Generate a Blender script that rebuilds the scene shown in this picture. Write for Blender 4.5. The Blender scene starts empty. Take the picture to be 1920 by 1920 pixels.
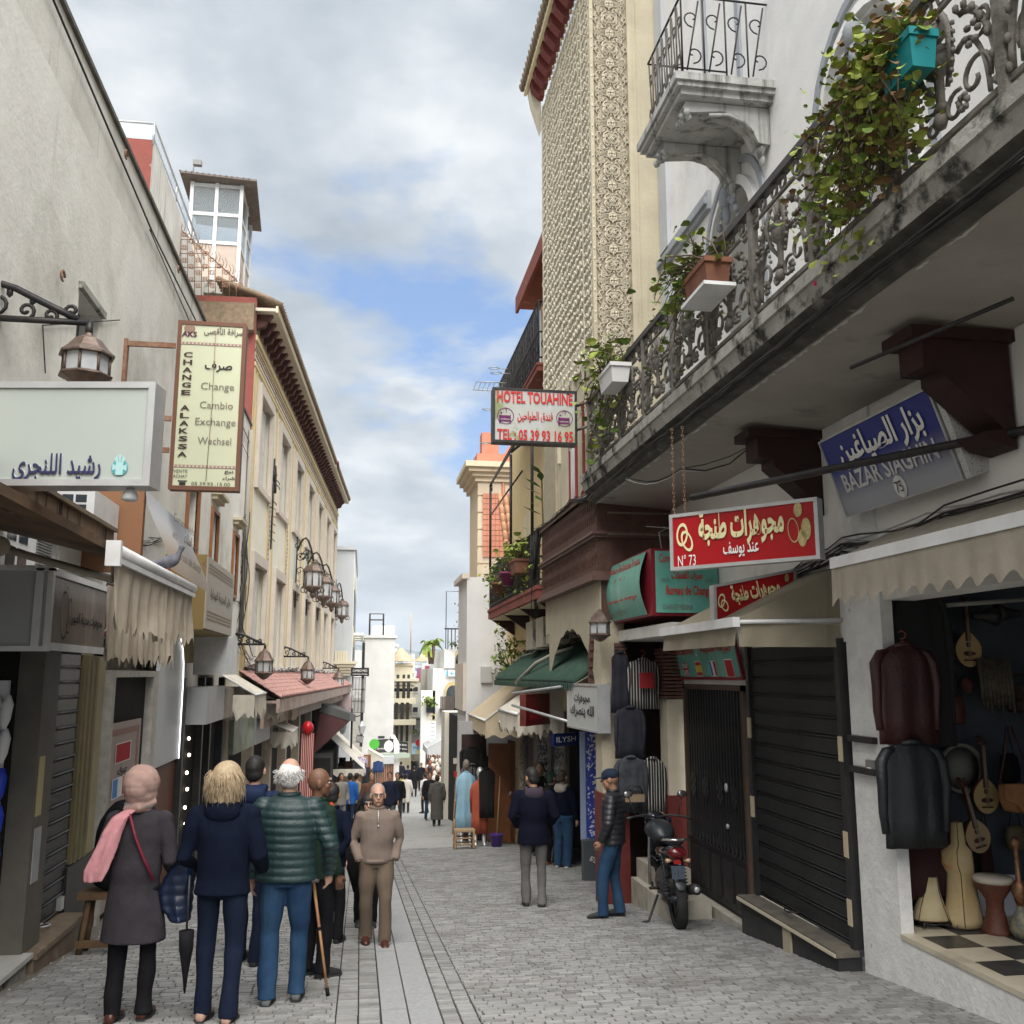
import bpy, math, random
import numpy as np
from mathutils import Vector, Matrix, noise
random.seed(7)
SC = bpy.context.scene
COL = SC.collection
PI = math.pi
# ---------------------------------------------------------------- camera
FPX = 1772.0
PITCH = math.atan(305/FPX); YAW = math.radians(8.85); EYE = Vector((0, 0, 1.55))
cam = bpy.data.cameras.new('camera'); camo = bpy.data.objects.new('camera', cam); COL.objects.link(camo)
cam.sensor_width = 36; cam.lens = FPX/1920*36; cam.clip_start = .05; cam.clip_end = 9000
camo.location = EYE; camo.rotation_euler = (PI/2+PITCH, 0, -YAW); SC.camera = camo
_F = Vector((math.sin(YAW)*math.cos(PITCH), math.cos(YAW)*math.cos(PITCH), math.sin(PITCH)))
_R = Vector((math.cos(YAW), -math.sin(YAW), 0)); _U = _R.cross(_F)
def at(u, v, x=None, y=None, z=None, pl=None):  # u, v are image pixels; positions are cast from the camera onto chosen planes
    """image pixel to world position: where the sight line through a photo point meets the plane x=, y=, z= (or a facade (x0,y0,slope))"""
    d = _R*(u-960)+_U*(960-v)+_F*FPX
    if x is not None: t = (x-EYE.x)/d.x
    elif y is not None: t = (y-EYE.y)/d.y
    elif z is not None: t = (z-EYE.z)/d.z
    else:
        t = ((pl[0]-EYE.x)-pl[2]*(pl[1]-EYE.y))/(d.x-pl[2]*d.y)
    return EYE+d*t
def gz(y):
    if y < 45: return -.1026*y
    if y < 110: return -4.617-.062*(y-45)
    return -8.647-.03*(min(y, 400)-110)
# ---------------------------------------------------------------- world, sun, exposure
W = bpy.data.worlds.new('World'); SC.world = W; W.use_nodes = True
nt = W.node_tree; N = nt.nodes; L = nt.links; N.clear()
SUN_EL = math.radians(56); SUN_AZ = math.radians(176)   # azimuth clockwise from +Y
def nd(tree, typ, **k):
    n = tree.nodes.new(typ)
    for a, b in k.items():
        if a.startswith('i_'):
            key = a[2:]; key = int(key) if key.isdigit() else key.replace('_', ' ')
            n.inputs[key].default_value = b
        else: setattr(n, a, b)
    return n
out = nd(nt, 'ShaderNodeOutputWorld'); bg = nd(nt, 'ShaderNodeBackground', i_Strength=.092)
sky = nd(nt, 'ShaderNodeTexSky', sky_type='NISHITA', sun_disc=False, sun_elevation=SUN_EL, sun_rotation=SUN_AZ, air_density=1.3, dust_density=.6, ozone_density=2.5)
tc = nd(nt, 'ShaderNodeTexCoord'); sep = nd(nt, 'ShaderNodeSeparateXYZ'); L.new(tc.outputs['Generated'], sep.inputs[0])
zz = nd(nt, 'ShaderNodeMath', operation='MAXIMUM', i_1=0.0); L.new(sep.outputs['Z'], zz.inputs[0])
za = nd(nt, 'ShaderNodeMath', operation='ADD', i_1=.22); L.new(zz.outputs[0], za.inputs[0])
dv = nd(nt, 'ShaderNodeVectorMath', operation='DIVIDE'); cmb = nd(nt, 'ShaderNodeCombineXYZ')
for i in range(3): L.new(za.outputs[0], cmb.inputs[i])
L.new(tc.outputs['Generated'], dv.inputs[0]); L.new(cmb.outputs[0], dv.inputs[1])
mp = nd(nt, 'ShaderNodeMapping'); mp.inputs['Location'].default_value = (-8.306, 3.532, .72); L.new(dv.outputs[0], mp.inputs[0])
n1 = nd(nt, 'ShaderNodeTexNoise', i_Scale=1.15, i_Detail=10.0, i_Roughness=.57, i_Distortion=.25); L.new(mp.outputs[0], n1.inputs[0])
n2 = nd(nt, 'ShaderNodeTexNoise', i_Scale=2.3, i_Detail=9.0, i_Roughness=.56); mp2 = nd(nt, 'ShaderNodeMapping')
mp2.inputs['Location'].default_value = (5.2, 3.1, .4); L.new(dv.outputs[0], mp2.inputs[0]); L.new(mp2.outputs[0], n2.inputs[0])
def ramp(tree, pts, src=None):
    r = tree.nodes.new('ShaderNodeValToRGB'); e = r.color_ramp.elements
    while len(e) < len(pts): e.new(.5)
    for q, (p, c) in zip(e, pts): q.position = p; q.color = (c[0], c[1], c[2], 1)
    if src is not None: tree.links.new(src, r.inputs[0])
    return r
cov = ramp(nt, [(.365, (0, 0, 0)), (.45, (1, 1, 1))], n1.outputs['Fac'])
ccol = ramp(nt, [(.34, (2.35, 2.75, 3.2)), (.5, (3.8, 4.15, 4.5)), (.64, (5.7, 5.9, 6.0))], n2.outputs['Fac'])
blue = nd(nt, 'ShaderNodeMix', data_type='RGBA', i_0=.55); blue.inputs[7].default_value = (1.2, 2.4, 5.2, 1)
L.new(sky.outputs[0], blue.inputs[6])
mx = nd(nt, 'ShaderNodeMix', data_type='RGBA'); L.new(cov.outputs[0], mx.inputs[0]); L.new(blue.outputs[2], mx.inputs[6]); L.new(ccol.outputs[0], mx.inputs[7])
L.new(mx.outputs[2], bg.inputs[0]); L.new(bg.outputs[0], out.inputs[0])
sl = bpy.data.lights.new('sun', 'SUN'); sl.energy = 4.8; sl.angle = math.radians(66); sl.color = (1, .96, .9)
so = bpy.data.objects.new('sun', sl); COL.objects.link(so)
sd = Vector((math.sin(SUN_AZ)*math.cos(SUN_EL), math.cos(SUN_AZ)*math.cos(SUN_EL), math.sin(SUN_EL)))
so.rotation_euler = sd.to_track_quat('Z', 'Y').to_euler()
SC.view_settings.view_transform = 'Standard'; SC.view_settings.look = 'None'; SC.view_settings.gamma = 1
SC.view_settings.exposure = 0.85; SC.view_settings.use_curve_mapping = False
SC.render.engine = 'CYCLES'; SC.cycles.max_bounces = 6; SC.cycles.use_denoising = True
# ---------------------------------------------------------------- materials
MC = {}
def mat(name, c, c2=None, sc=6, rough=.8, bump=0, bsc=40, metal=0, streak=None, spots=None, stripe=None, spec=.3, emit=0, trans=0, alpha=1, det=5, blotch=None, wave=None, coat=0):
    """procedural material: base colour, second colour mixed by noise, optional run-off streaks, fine relief"""
    if name in MC: return MC[name]
    m = bpy.data.materials.new(name); m.use_nodes = True; t = m.node_tree; p = t.nodes['Principled BSDF']; MC[name] = m
    p.inputs['Roughness'].default_value = rough; p.inputs['Metallic'].default_value = metal
    p.inputs['Specular IOR Level'].default_value = spec; p.inputs['Coat Weight'].default_value = coat
    c4 = lambda c: (c[0], c[1], c[2], 1)
    p.inputs['Base Color'].default_value = c4(c); last = None
    co = nd(t, 'ShaderNodeTexCoord').outputs['Object']
    def mixin(fac, col, prev):
        q = nd(t, 'ShaderNodeMix', data_type='RGBA'); t.links.new(fac, q.inputs[0])
        if prev is None: q.inputs[6].default_value = c4(c)
        else: t.links.new(prev, q.inputs[6])
        q.inputs[7].default_value = c4(col); return q.outputs[2]
    if c2 is not None:
        n = nd(t, 'ShaderNodeTexNoise', i_Scale=sc, i_Detail=float(det), i_Roughness=.6); t.links.new(co, n.inputs[0])
        r = ramp(t, [(.35, (0, 0, 0)), (.68, (1, 1, 1))], n.outputs['Fac']); last = mixin(r.outputs[0], c2, last)
    if blotch:
        n = nd(t, 'ShaderNodeTexNoise', i_Scale=blotch[1], i_Detail=8.0, i_Roughness=.65); t.links.new(co, n.inputs[0])
        r = ramp(t, [(blotch[2], (0, 0, 0)), (blotch[3], (1, 1, 1))], n.outputs['Fac']); last = mixin(r.outputs[0], blotch[0], last)
    if streak:   # (colour, vertical stretch, lo, hi)
        mpn = nd(t, 'ShaderNodeMapping'); mpn.inputs['Scale'].default_value = (streak[1], streak[1], .35); t.links.new(co, mpn.inputs[0])
        n = nd(t, 'ShaderNodeTexNoise', i_Scale=1.0, i_Detail=6.0, i_Roughness=.65); t.links.new(mpn.outputs[0], n.inputs[0])
        r = ramp(t, [(streak[2], (0, 0, 0)), (streak[3], (1, 1, 1))], n.outputs['Fac']); last = mixin(r.outputs[0], streak[0], last)
    if stripe:   # (colour, axis scale vector, threshold, frequency)
        mpn = nd(t, 'ShaderNodeMapping'); mpn.inputs['Scale'].default_value = stripe[1]; t.links.new(co, mpn.inputs[0])
        wv = nd(t, 'ShaderNodeTexWave', i_Scale=stripe[3], i_Distortion=stripe[4] if len(stripe) > 4 else .6); t.links.new(mpn.outputs[0], wv.inputs[0])
        r = ramp(t, [(stripe[2], (0, 0, 0)), (stripe[2]+.12, (1, 1, 1))], wv.outputs['Fac']); last = mixin(r.outputs[0], stripe[0], last)
    if spots:    # voronoi spots (colour, scale, threshold)
        n = nd(t, 'ShaderNodeTexVoronoi', i_Scale=spots[1]); t.links.new(co, n.inputs[0])
        r = ramp(t, [(spots[2], (1, 1, 1)), (spots[2]+.04, (0, 0, 0))], n.outputs['Distance']); last = mixin(r.outputs[0], spots[0], last)
    if last is not None: t.links.new(last, p.inputs['Base Color'])
    if bump:
        n = nd(t, 'ShaderNodeTexNoise', i_Scale=float(bsc), i_Detail=6.0, i_Roughness=.65); t.links.new(co, n.inputs[0])
        b = nd(t, 'ShaderNodeBump', i_Strength=min(1, bump), i_Distance=.02); t.links.new(n.outputs['Fac'], b.inputs['Height']); t.links.new(b.outputs[0], p.inputs['Normal'])
    if emit: p.inputs['Emission Color'].default_value = c4(c); p.inputs['Emission Strength'].default_value = emit
    if trans: p.inputs['Transmission Weight'].default_value = trans
    if alpha < 1: p.inputs['Alpha'].default_value = alpha
    return m
def grad(name, ca, cb, z0, z1, rough=.5):
    """printed vertical gradient between two heights"""
    m = mat(name, ca, rough=rough); t = m.node_tree; p = t.nodes['Principled BSDF']
    g = nd(t, 'ShaderNodeNewGeometry'); s = nd(t, 'ShaderNodeSeparateXYZ'); t.links.new(g.outputs['Position'], s.inputs[0])
    mr = nd(t, 'ShaderNodeMapRange'); mr.inputs[1].default_value = z0; mr.inputs[2].default_value = z1; t.links.new(s.outputs[2], mr.inputs[0])
    q = nd(t, 'ShaderNodeMix', data_type='RGBA'); t.links.new(mr.outputs[0], q.inputs[0]); q.inputs[6].default_value = (*ca, 1); q.inputs[7].default_value = (*cb, 1)
    t.links.new(q.outputs[2], p.inputs['Base Color']); return m
plaster = mat('lime_plaster', (.79, .775, .73), (.69, .67, .625), 1.3, .9, .35, 14, streak=((.40, .385, .35), 5, .62, .8), blotch=((.45, .43, .38), .6, .5, .75))
plaster_top = mat('rain_streaked_plaster', (.72, .70, .65), (.54, .52, .47), 1.2, .9, .35, 14, streak=((.22, .21, .19), 6, .55, .75))
white = mat('white_paint', (.80, .79, .77), (.71, .70, .68), 2, .85, .2, 20, blotch=((.5, .49, .46), 1.1, .55, .8))
white2 = mat('bright_white_wall', (.62, .62, .6), (.54, .54, .52), 1, .9, .1, 8, streak=((.5, .49, .45), 2.5, .58, .8))
pier_m = mat('scuffed_whitewash', (.78, .78, .77), (.66, .66, .65), 8, .8, .6, 26, blotch=((.3, .29, .27), 9, .66, .74))
greytrim = mat('grey_painted_trim', (.36, .38, .41), (.30, .32, .35), 3, .8, .15, 30)
cream = mat('cream_stucco', (.56, .50, .37), (.47, .42, .31), 2, .85, .3, 20, streak=((.33, .30, .23), 5, .55, .8))
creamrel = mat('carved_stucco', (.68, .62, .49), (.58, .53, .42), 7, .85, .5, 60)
creamrec = mat('shaded_stucco_ground', (.44, .38, .29), (.34, .29, .22), 9, .9, .6, 60)  # recess colour darkened to hold the shade between the carvings
yellow = mat('ochre_wall', (.66, .52, .27), (.60, .48, .28), 2, .85, .2, 20, streak=((.42, .34, .2), 4, .58, .8))
pyel = mat('pale_yellow_wall', (.66, .58, .38), (.60, .53, .36), 2, .85, .2, 20, streak=((.46, .42, .3), 4, .55, .8))
beigetrim = mat('pinkish_window_trim', (.58, .52, .45), (.50, .45, .39), 3, .85, .2, 20)
redwall = mat('oxide_red_wall', (.25, .07, .055), (.19, .06, .05), 3, .85, .3, 20, blotch=((.35, .2, .17), 3, .62, .7))
redwood = mat('red_painted_wood', (.16, .03, .025), (.11, .022, .02), 5, .6, .3, 30)
darkred = mat('dark_maroon_wood', (.038, .012, .011), (.022, .008, .007), 6, .6, .4, 40)
brown = mat('carved_brown_wood', (.13, .065, .05), (.08, .04, .032), 8, .65, .8, 50)
iron = mat('wrought_iron_black', (.025, .025, .03), (.05, .045, .04), 8, .45, .2, 60, metal=.3)
oldiron = mat('weathered_grey_iron', (.20, .185, .165), (.08, .07, .06), 9, .7, .5, 60, metal=.15)
bronze = mat('bronze_lantern', (.11, .075, .06), (.2, .15, .125), 10, .45, .3, 40, metal=.4)
frost = mat('frosted_glass', (.5, .52, .53), (.36, .38, .4), 6, .3, spec=.5)
glassd = mat('dark_window_glass', (.03, .04, .05), (.06, .07, .08), 3, .12, spec=.6)
glassl = mat('clear_glass', (.55, .68, .72), rough=.03, trans=.0, alpha=.16, spec=.5)
shut_m = mat('black_shutter', (.014, .015, .017), (.024, .024, .024), 5, .6, .2, 30, spots=((.2, .19, .17), 22, .03))
blackp = mat('black_paint', (.02, .02, .023), (.035, .034, .033), 5, .4, .2, 30)
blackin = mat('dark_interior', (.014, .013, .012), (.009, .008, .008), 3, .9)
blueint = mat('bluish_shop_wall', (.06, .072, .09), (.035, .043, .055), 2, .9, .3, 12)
canvas = mat('taupe_canvas', (.37, .33, .27), (.30, .265, .215), 3, .9, .3, 60, streak=((.22, .19, .15), 6, .58, .8))
canvas2 = mat('olive_canvas', (.30, .27, .20), (.24, .21, .155), 3, .9, .3, 60, streak=((.16, .14, .1), 6, .6, .8))
canvasw = mat('cream_canvas', (.62, .58, .5), (.5, .46, .39), 3, .9, .3, 60, streak=((.35, .31, .25), 6, .58, .8))
alu = mat('aluminium', (.55, .56, .57), (.45, .46, .47), 5, .35, metal=.5)
whitemet = mat('white_metal', (.72, .73, .74), (.6, .6, .6), 4, .4)
rust = mat('rusty_steel', (.2, .1, .06), (.32, .2, .14), 12, .8, .5, 40)
granite = mat('granite_slab', (.32, .325, .33), (.25, .255, .26), 30, .75, .2, 60, blotch=((.28, .28, .28), 1.2, .5, .8))
marble = mat('worn_marble_step', (.5, .47, .4), (.38, .35, .3), 6, .5, .2, 30, blotch=((.25, .22, .18), 3, .55, .75))
concrete = mat('weathered_concrete', (.40, .39, .36), (.27, .26, .23), 4, .9, .6, 25, blotch=((.035, .035, .03), 4.5, .5, .62))
wood = mat('orange_brown_wood', (.26, .10, .035), (.18, .065, .022), 3, .5, .2, 30, stripe=((.14, .05, .02), (8, 8, .5), .6, 2.0, 3))
oakw = mat('tan_wood', (.33, .22, .12), (.24, .155, .08), 4, .6, .3, 30)
terra = mat('terracotta', (.20, .085, .05), (.14, .06, .04), 6, .8, .2, 30)
pinktile = mat('pink_clay_tile', (.43, .255, .225), (.33, .18, .16), 9, .8, .3, 30, blotch=((.2, .13, .1), 7, .6, .72))
oldtile = mat('mossy_roof_tile', (.24, .17, .12), (.13, .11, .07), 9, .9, .4, 30)
greentile = mat('green_glazed_tile', (.055, .11, .08), (.035, .07, .055), 6, .65, .3, 40, blotch=((.12, .12, .09), 5, .55, .7))
cable_m = mat('cable_rubber', (.025, .025, .025), rough=.6)
cablew = mat('grey_cable', (.45, .44, .42), rough=.6)
leafm = mat('leaf_green', (.15, .22, .04), (.08, .14, .025), 9, .6)
leafy = mat('leaf_yellowgreen', (.30, .34, .06), (.2, .26, .05), 9, .6)
stemm = mat('brown_stem', (.13, .09, .06), (.07, .05, .035), 9, .8)
# ---------------------------------------------------------------- mesh builder
class M:
    def __init__(s): s.v = []; s.f = []; s.m = []; s.sm = []
    def add(s, vs, fs, mi=0, xf=None, smooth=False):
        b = len(s.v)
        s.v += [tuple(xf @ Vector(p)) for p in vs] if xf is not None else [tuple(p) for p in vs]
        for f in fs: s.f.append([i+b for i in f]); s.m.append(mi); s.sm.append(smooth)
        return s
    def box(s, x0, x1, y0, y1, z0, z1, mi=0, xf=None):
        return s.add([(x, y, z) for z in (z0, z1) for y in (y0, y1) for x in (x0, x1)],
                     [(0, 2, 3, 1), (4, 5, 7, 6), (0, 1, 5, 4), (2, 6, 7, 3), (0, 4, 6, 2), (1, 3, 7, 5)], mi, xf)
    def hexa(s, a, b, mi=0):   # a: four bottom points, b: four top points
        return s.add(list(a)+list(b), [(3, 2, 1, 0), (4, 5, 6, 7), (0, 1, 5, 4), (1, 2, 6, 5), (2, 3, 7, 6), (3, 0, 4, 7)], mi)
    def slab(s, pts, n, mi=0):  # polygon extruded by the vector n
        k = len(pts); n = Vector(n); p2 = [Vector(p)+n for p in pts]
        return s.add([Vector(p) for p in pts]+p2, [tuple(range(k))[::-1], tuple(range(k, 2*k))]+[(i, (i+1) % k, k+(i+1) % k, k+i) for i in range(k)], mi)
    def tube(s, pts, r, n=6, mi=0, cap=True, smooth=True, flat=None):
        pts = [Vector(p) for p in pts]; k = len(pts)
        if not isinstance(r, (list, tuple)): r = [r]*k
        vs = []; up = None
        for i in range(k):
            t = (pts[min(i+1, k-1)]-pts[max(i-1, 0)])
            t = t.normalized() if t.length > 1e-9 else Vector((0, 0, 1))
            if up is None: up = Vector((0, 0, 1)) if abs(t.z) < .9 else Vector((0, 1, 0))
            a = t.cross(up); a = a.normalized() if a.length > 1e-6 else t.orthogonal().normalized(); b = a.cross(t).normalized(); up = b
            for j in range(n):
                an = 2*PI*j/n; vs.append(pts[i]+(a*math.cos(an)+b*math.sin(an))*r[i])
        fs = [(i*n+j, i*n+(j+1) % n, (i+1)*n+(j+1) % n, (i+1)*n+j) for i in range(k-1) for j in range(n)]
        if cap: fs += [tuple(range(n))[::-1], tuple(range((k-1)*n, k*n))]
        return s.add(vs, fs, mi, None, smooth)
    def loft(s, rings, mi=0, cap=True, smooth=True, close=True):
        n = len(rings[0]); k = len(rings); vs = [p for r in rings for p in r]
        fs = [(i*n+j, i*n+(j+1) % n, (i+1)*n+(j+1) % n, (i+1)*n+j) for i in range(k-1) for j in range(n if close else n-1)]
        if cap: fs += [tuple(range(n))[::-1], tuple(range((k-1)*n, k*n))]
        return s.add(vs, fs, mi, None, smooth)
    def lathe(s, prof, c, n=12, mi=0, ax=None, smooth=True, sx=1, sy=1, a0=0):
        rings = []; c = Vector(c)
        for r, z in prof:
            ring = []
            for j in range(n):
                p = Vector((r*sx*math.cos(a0+2*PI*j/n), r*sy*math.sin(a0+2*PI*j/n), z))
                if ax is not None: p = ax @ p
                ring.append(c+p)
            rings.append(ring)
        return s.loft(rings, mi, True, smooth)
    def ell(s, c, r, n=10, k=7, mi=0, rot=None):
        c = Vector(c); rings = []
        for i in range(k+1):
            t = -PI/2+PI*(i+.02)/(k+.04); z = math.sin(t); q = math.cos(t)
            ring = [Vector((r[0]*q*math.cos(2*PI*j/n), r[1]*q*math.sin(2*PI*j/n), r[2]*z)) for j in range(n)]
            rings.append([c+(rot @ p if rot is not None else p) for p in ring])
        return s.loft(rings, mi)
    def data(s, name, mats):
        me = bpy.data.meshes.new(name); me.from_pydata(s.v, [], s.f)
        for m in (mats if isinstance(mats, (list, tuple)) else [mats]): me.materials.append(m)
        if s.f:
            me.polygons.foreach_set('material_index', s.m); me.polygons.foreach_set('use_smooth', s.sm)
        me.update(); return me
def tag(o, label=None, cat=None, group=None, kind=None):
    if label: o['label'] = label
    if cat: o['category'] = cat
    if group: o['group'] = group
    if kind: o['kind'] = kind
    return o
def link(name, me, parent=None, **k):
    o = bpy.data.objects.new(name, me); COL.objects.link(o)
    if parent is not None:
        o.parent = parent
        if parent.type == 'EMPTY': o.location = -parent.location
    return tag(o, **k)
def O(name, m, mats, parent=None, **k): return link(name, m.data(name, mats), parent, **k)
def thing(name, label, cat, loc=(0, 0, 0), group=None):
    o = bpy.data.objects.new(name, None); COL.objects.link(o); o.location = loc; o.empty_display_size = .1
    return tag(o, label, cat, group)
def dup(root, delta=None, label=None, M4=None):
    """copy a thing with its parts and sub-parts"""
    r = root.copy(); COL.objects.link(r)
    if delta is not None: r.location = root.location+Vector(delta)
    if M4 is not None: r.matrix_basis = M4
    if label: r['label'] = label
    for ch in root.children:
        c = ch.copy(); COL.objects.link(c); c.parent = r
        for g in ch.children:
            d = g.copy(); COL.objects.link(d); d.parent = c
    return r
def bx(name, x0, x1, y0, y1, z0, z1, m, parent=None, **k): return O(name, M().box(x0, x1, y0, y1, z0, z1), m, parent, **k)
# ---------------------------------------------------------------- lettering
_AR = {'ا': (0xFE8D, 2), 'أ': (0xFE83, 2), 'ب': (0xFE8F, 4), 'ة': (0xFE93, 2), 'ت': (0xFE95, 4), 'ث': (0xFE99, 4), 'ج': (0xFE9D, 4), 'ح': (0xFEA1, 4), 'خ': (0xFEA5, 4), 'د': (0xFEA9, 2), 'ذ': (0xFEAB, 2), 'ر': (0xFEAD, 2), 'ز': (0xFEAF, 2), 'س': (0xFEB1, 4), 'ش': (0xFEB5, 4), 'ص': (0xFEB9, 4), 'ض': (0xFEBD, 4), 'ط': (0xFEC1, 4), 'ع': (0xFEC9, 4), 'غ': (0xFECD, 4), 'ف': (0xFED1, 4), 'ق': (0xFED5, 4), 'ك': (0xFED9, 4), 'ل': (0xFEDD, 4), 'م': (0xFEE1, 4), 'ن': (0xFEE5, 4), 'ه': (0xFEE9, 4), 'و': (0xFEED, 2), 'ى': (0xFEEF, 2), 'ي': (0xFEF1, 4), 'ء': (0xFE80, 1)}
def arab(s):
    o = []; n = len(s)
    for i, c in enumerate(s):
        if c not in _AR: o.append(c); continue
        b, k = _AR[c]
        pj = k > 1 and i > 0 and s[i-1] in _AR and _AR[s[i-1]][1] == 4
        nj = k == 4 and i < n-1 and s[i+1] in _AR and _AR[s[i+1]][1] > 1
        o.append(chr(b+(3 if pj and nj else 2 if nj else 1 if pj else 0)))
    return ''.join(reversed(o))
def text(s, c, r, u, size, m, parent, width=None, bold=0, name='lettering', **k):
    """flat lettering centred at c, reading along r with up vector u; width fits the line to that length"""
    ar = any(ch in _AR for ch in s)
    cu = bpy.data.curves.new(name, 'FONT'); cu.body = arab(s) if ar else s; cu.size = 1; cu.resolution_u = 1 if ar else 2
    cu.align_x = 'CENTER'; cu.align_y = 'CENTER'; cu.offset = bold
    if ar: cu.bevel_depth = .022; cu.bevel_resolution = 0
    o = bpy.data.objects.new(name, cu); me = bpy.data.meshes.new_from_object(o); bpy.data.objects.remove(o); bpy.data.curves.remove(cu)
    n = len(me.vertices)
    if n == 0: return None
    a = np.empty(n*3); me.vertices.foreach_get('co', a); a = a.reshape(-1, 3)
    w = a[:, 0].max()-a[:, 0].min(); sx = size if width is None else width/w
    a[:, 0] -= (a[:, 0].max()+a[:, 0].min())/2; a[:, 1] -= (a[:, 1].max()+a[:, 1].min())/2
    r = Vector(r).normalized(); u = Vector(u); u = (u-r*u.dot(r)).normalized(); nn = r.cross(u); c = Vector(c)
    h = a[:, 1].max()-a[:, 1].min()
    b = np.outer(a[:, 0]*sx, np.array(r))+np.outer(a[:, 1]*size, np.array(u))+np.outer(a[:, 2]*size*.3, np.array(nn))+np.array(c+nn*.004)
    me.vertices.foreach_set('co', b.ravel()); me.materials.clear(); me.materials.append(m); me.update()
    me.polygons.foreach_set('material_index', [0]*len(me.polygons))
    return link(name, me, parent, **k)
def spiral(c, a, b, r0, r1, t0, t1, n=14):
    """points of a scroll in the plane of unit vectors a, b"""
    c = Vector(c); a = Vector(a); b = Vector(b)
    return [c+(a*math.cos(t0+(t1-t0)*i/n)+b*math.sin(t0+(t1-t0)*i/n))*(r0+(r1-r0)*i/n) for i in range(n+1)]
# ================================================================ SETTING: ground, road, hills
def sheet(name, xs, ys, zf, m, kind='structure', **k):
    g = M(); nx = len(xs)
    g.add([(x, y, zf(x, y)) for y in ys for x in xs], [(j*nx+i, j*nx+i+1, (j+1)*nx+i+1, (j+1)*nx+i) for j in range(len(ys)-1) for i in range(nx-1)])
    return O(name, g, m, kind=kind, **k)
def frange(a, b, s):
    o = []
    while a < b-1e-6: o.append(a); a += s
    return o+[b]
roadm = mat('distant_paving', (.33, .33, .32), (.25, .25, .24), 9, .85, .3, 30, blotch=((.17, .165, .15), 1.2, .55, .8))
jointm = mat('joint_sand', (.045, .042, .038), (.03, .028, .025), 20, .95, .5, 80)
groundm = mat('earth_ground', (.22, .2, .17), (.15, .14, .11), .05, .95)
sheet('ground', [-4000, -400, -40, 0, 40, 400, 4000], [-30, 0, 45, 110, 400, 900, 2000, 7000], lambda x, y: gz(y)-.12, groundm)
def cx(y):  # bend of the street
    return 0 if y < 24 else (y-24)*.055 if y < 60 else 1.98+(y-60)*.075
rd = M(); ys = frange(-2, 22, 2)+frange(23, 46, 1.5)+frange(50, 230, 5)
for y in ys: rd.v += [(-3.4+cx(y), y, gz(y)-.018), (4.7+cx(y), y, gz(y)-.018)]
for i in range(len(ys)-1): rd.f.append([2*i, 2*i+1, 2*i+3, 2*i+2]); rd.m.append(0 if ys[i] >= 22 else 1); rd.sm.append(False)
road = O('road', rd, [roadm, jointm], kind='structure')
pavm = [mat('paver_grey%d' % i, c, c2, 14, .8, .45, 70, blotch=((.13, .125, .115), 1.7, .5, .78), det=3) for i, (c, c2) in enumerate([((.30, .30, .297), (.245, .245, .24)), ((.265, .265, .26), (.215, .215, .21)), ((.335, .335, .33), (.28, .28, .275)), ((.225, .225, .22), (.18, .18, .175))])]
def paver(g, x, y, w, d, h=0, mi=0, sk=0):
    e = .0025; z = lambda yy: gz(yy)+h
    x0, x1, y0, y1 = x, x+w, y, y+d
    P = [(x0, y0+sk*x0, z(y0)-.03), (x1, y0+sk*x1, z(y0)-.03), (x1, y1+sk*x1, z(y1)-.03), (x0, y1+sk*x0, z(y1)-.03),
         (x0+e, y0+e+sk*x0, z(y0)), (x1-e, y0+e+sk*x1, z(y0)), (x1-e, y1-e+sk*x1, z(y1)), (x0+e, y1-e+sk*x0, z(y1))]
    g.add(P, [(4, 5, 6, 7), (0, 1, 5, 4), (1, 2, 6, 5), (2, 3, 7, 6), (3, 0, 4, 7)], mi)
rest = M(); near = []; J = .0042
rnd = random.Random(3)
def lay(x0, x1, y0, y1, bw, bd, bond, sk=0):
    y = y0; k = 0
    while y < y1:
        x = x0-(bw*(.5 if k % 2 else 0) if bond else 0)+(rnd.uniform(-.3, .3)*bw if bond else 0)
        if x > x0 and bond: x -= bw
        while x < x1:
            a = max(x, x0); b = min(x+bw*(rnd.uniform(.93, 1.07) if bond else 1), x1); nx = b if bond else x+bw
            if b-a > .02:
                jy = rnd.uniform(-.002, .002); mi = rnd.choice((0, 0, 0, 1, 1, 2, 3)); h = rnd.uniform(-.004, .003)
                big = 6.15 < y < 7.6 and -2.35 < a < 3.2
                if big: near.append((a+J, y+jy, b-a-2*J+.002, bd-J*1.7, h, mi, sk))
                else: paver(rest, a+J, y+jy, b-a-2*J+.002, bd-J*1.7, h, mi, sk)
            x = nx if nx > x else x+bw
        y += bd; k += 1
lay(-2.62, -.12, 4.2, 22, .135, .068, True, -.015)
lay(-.12, .03, 4.2, 22, .15, .07, False); lay(.03, .18, 4.2, 22, .15, .07, False)
lay(.58, .70, 4.2, 22, .12, .075, False); lay(.70, .82, 4.2, 22, .12, .072, False)
lay(.82, 4.25, 4.2, 22, .135, .068, True, .035)
near.sort(key=lambda q: (abs(q[0]-.6)*.4+q[1])); shapes = {}
for q in near[300:]: paver(rest, *q)
for i, q in enumerate(near[:300]):
    key = (round(q[2], 2), round(q[3], 3), q[5], q[6])
    if key not in shapes:
        g = M(); e = .0025; w, d, s = key[0], key[1], key[3]; zs = -.1026
        P = [(0, 0, -.03), (w, s*w, -.03), (w, d+s*w, d*zs-.03), (0, d, d*zs-.03), (e, e, 0), (w-e, e+s*w, 0), (w-e, d-e+s*w, d*zs), (e, d-e, d*zs)]
        g.add(P, [(4, 5, 6, 7), (0, 1, 5, 4), (1, 2, 6, 5), (2, 3, 7, 6), (3, 0, 4, 7)]); shapes[key] = g.data('paving_stone', pavm[key[2]])
    o = link('paving_stone', shapes[key], road); o.location = (q[0], q[1]+q[6]*q[0], gz(q[1])+q[4])
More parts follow.
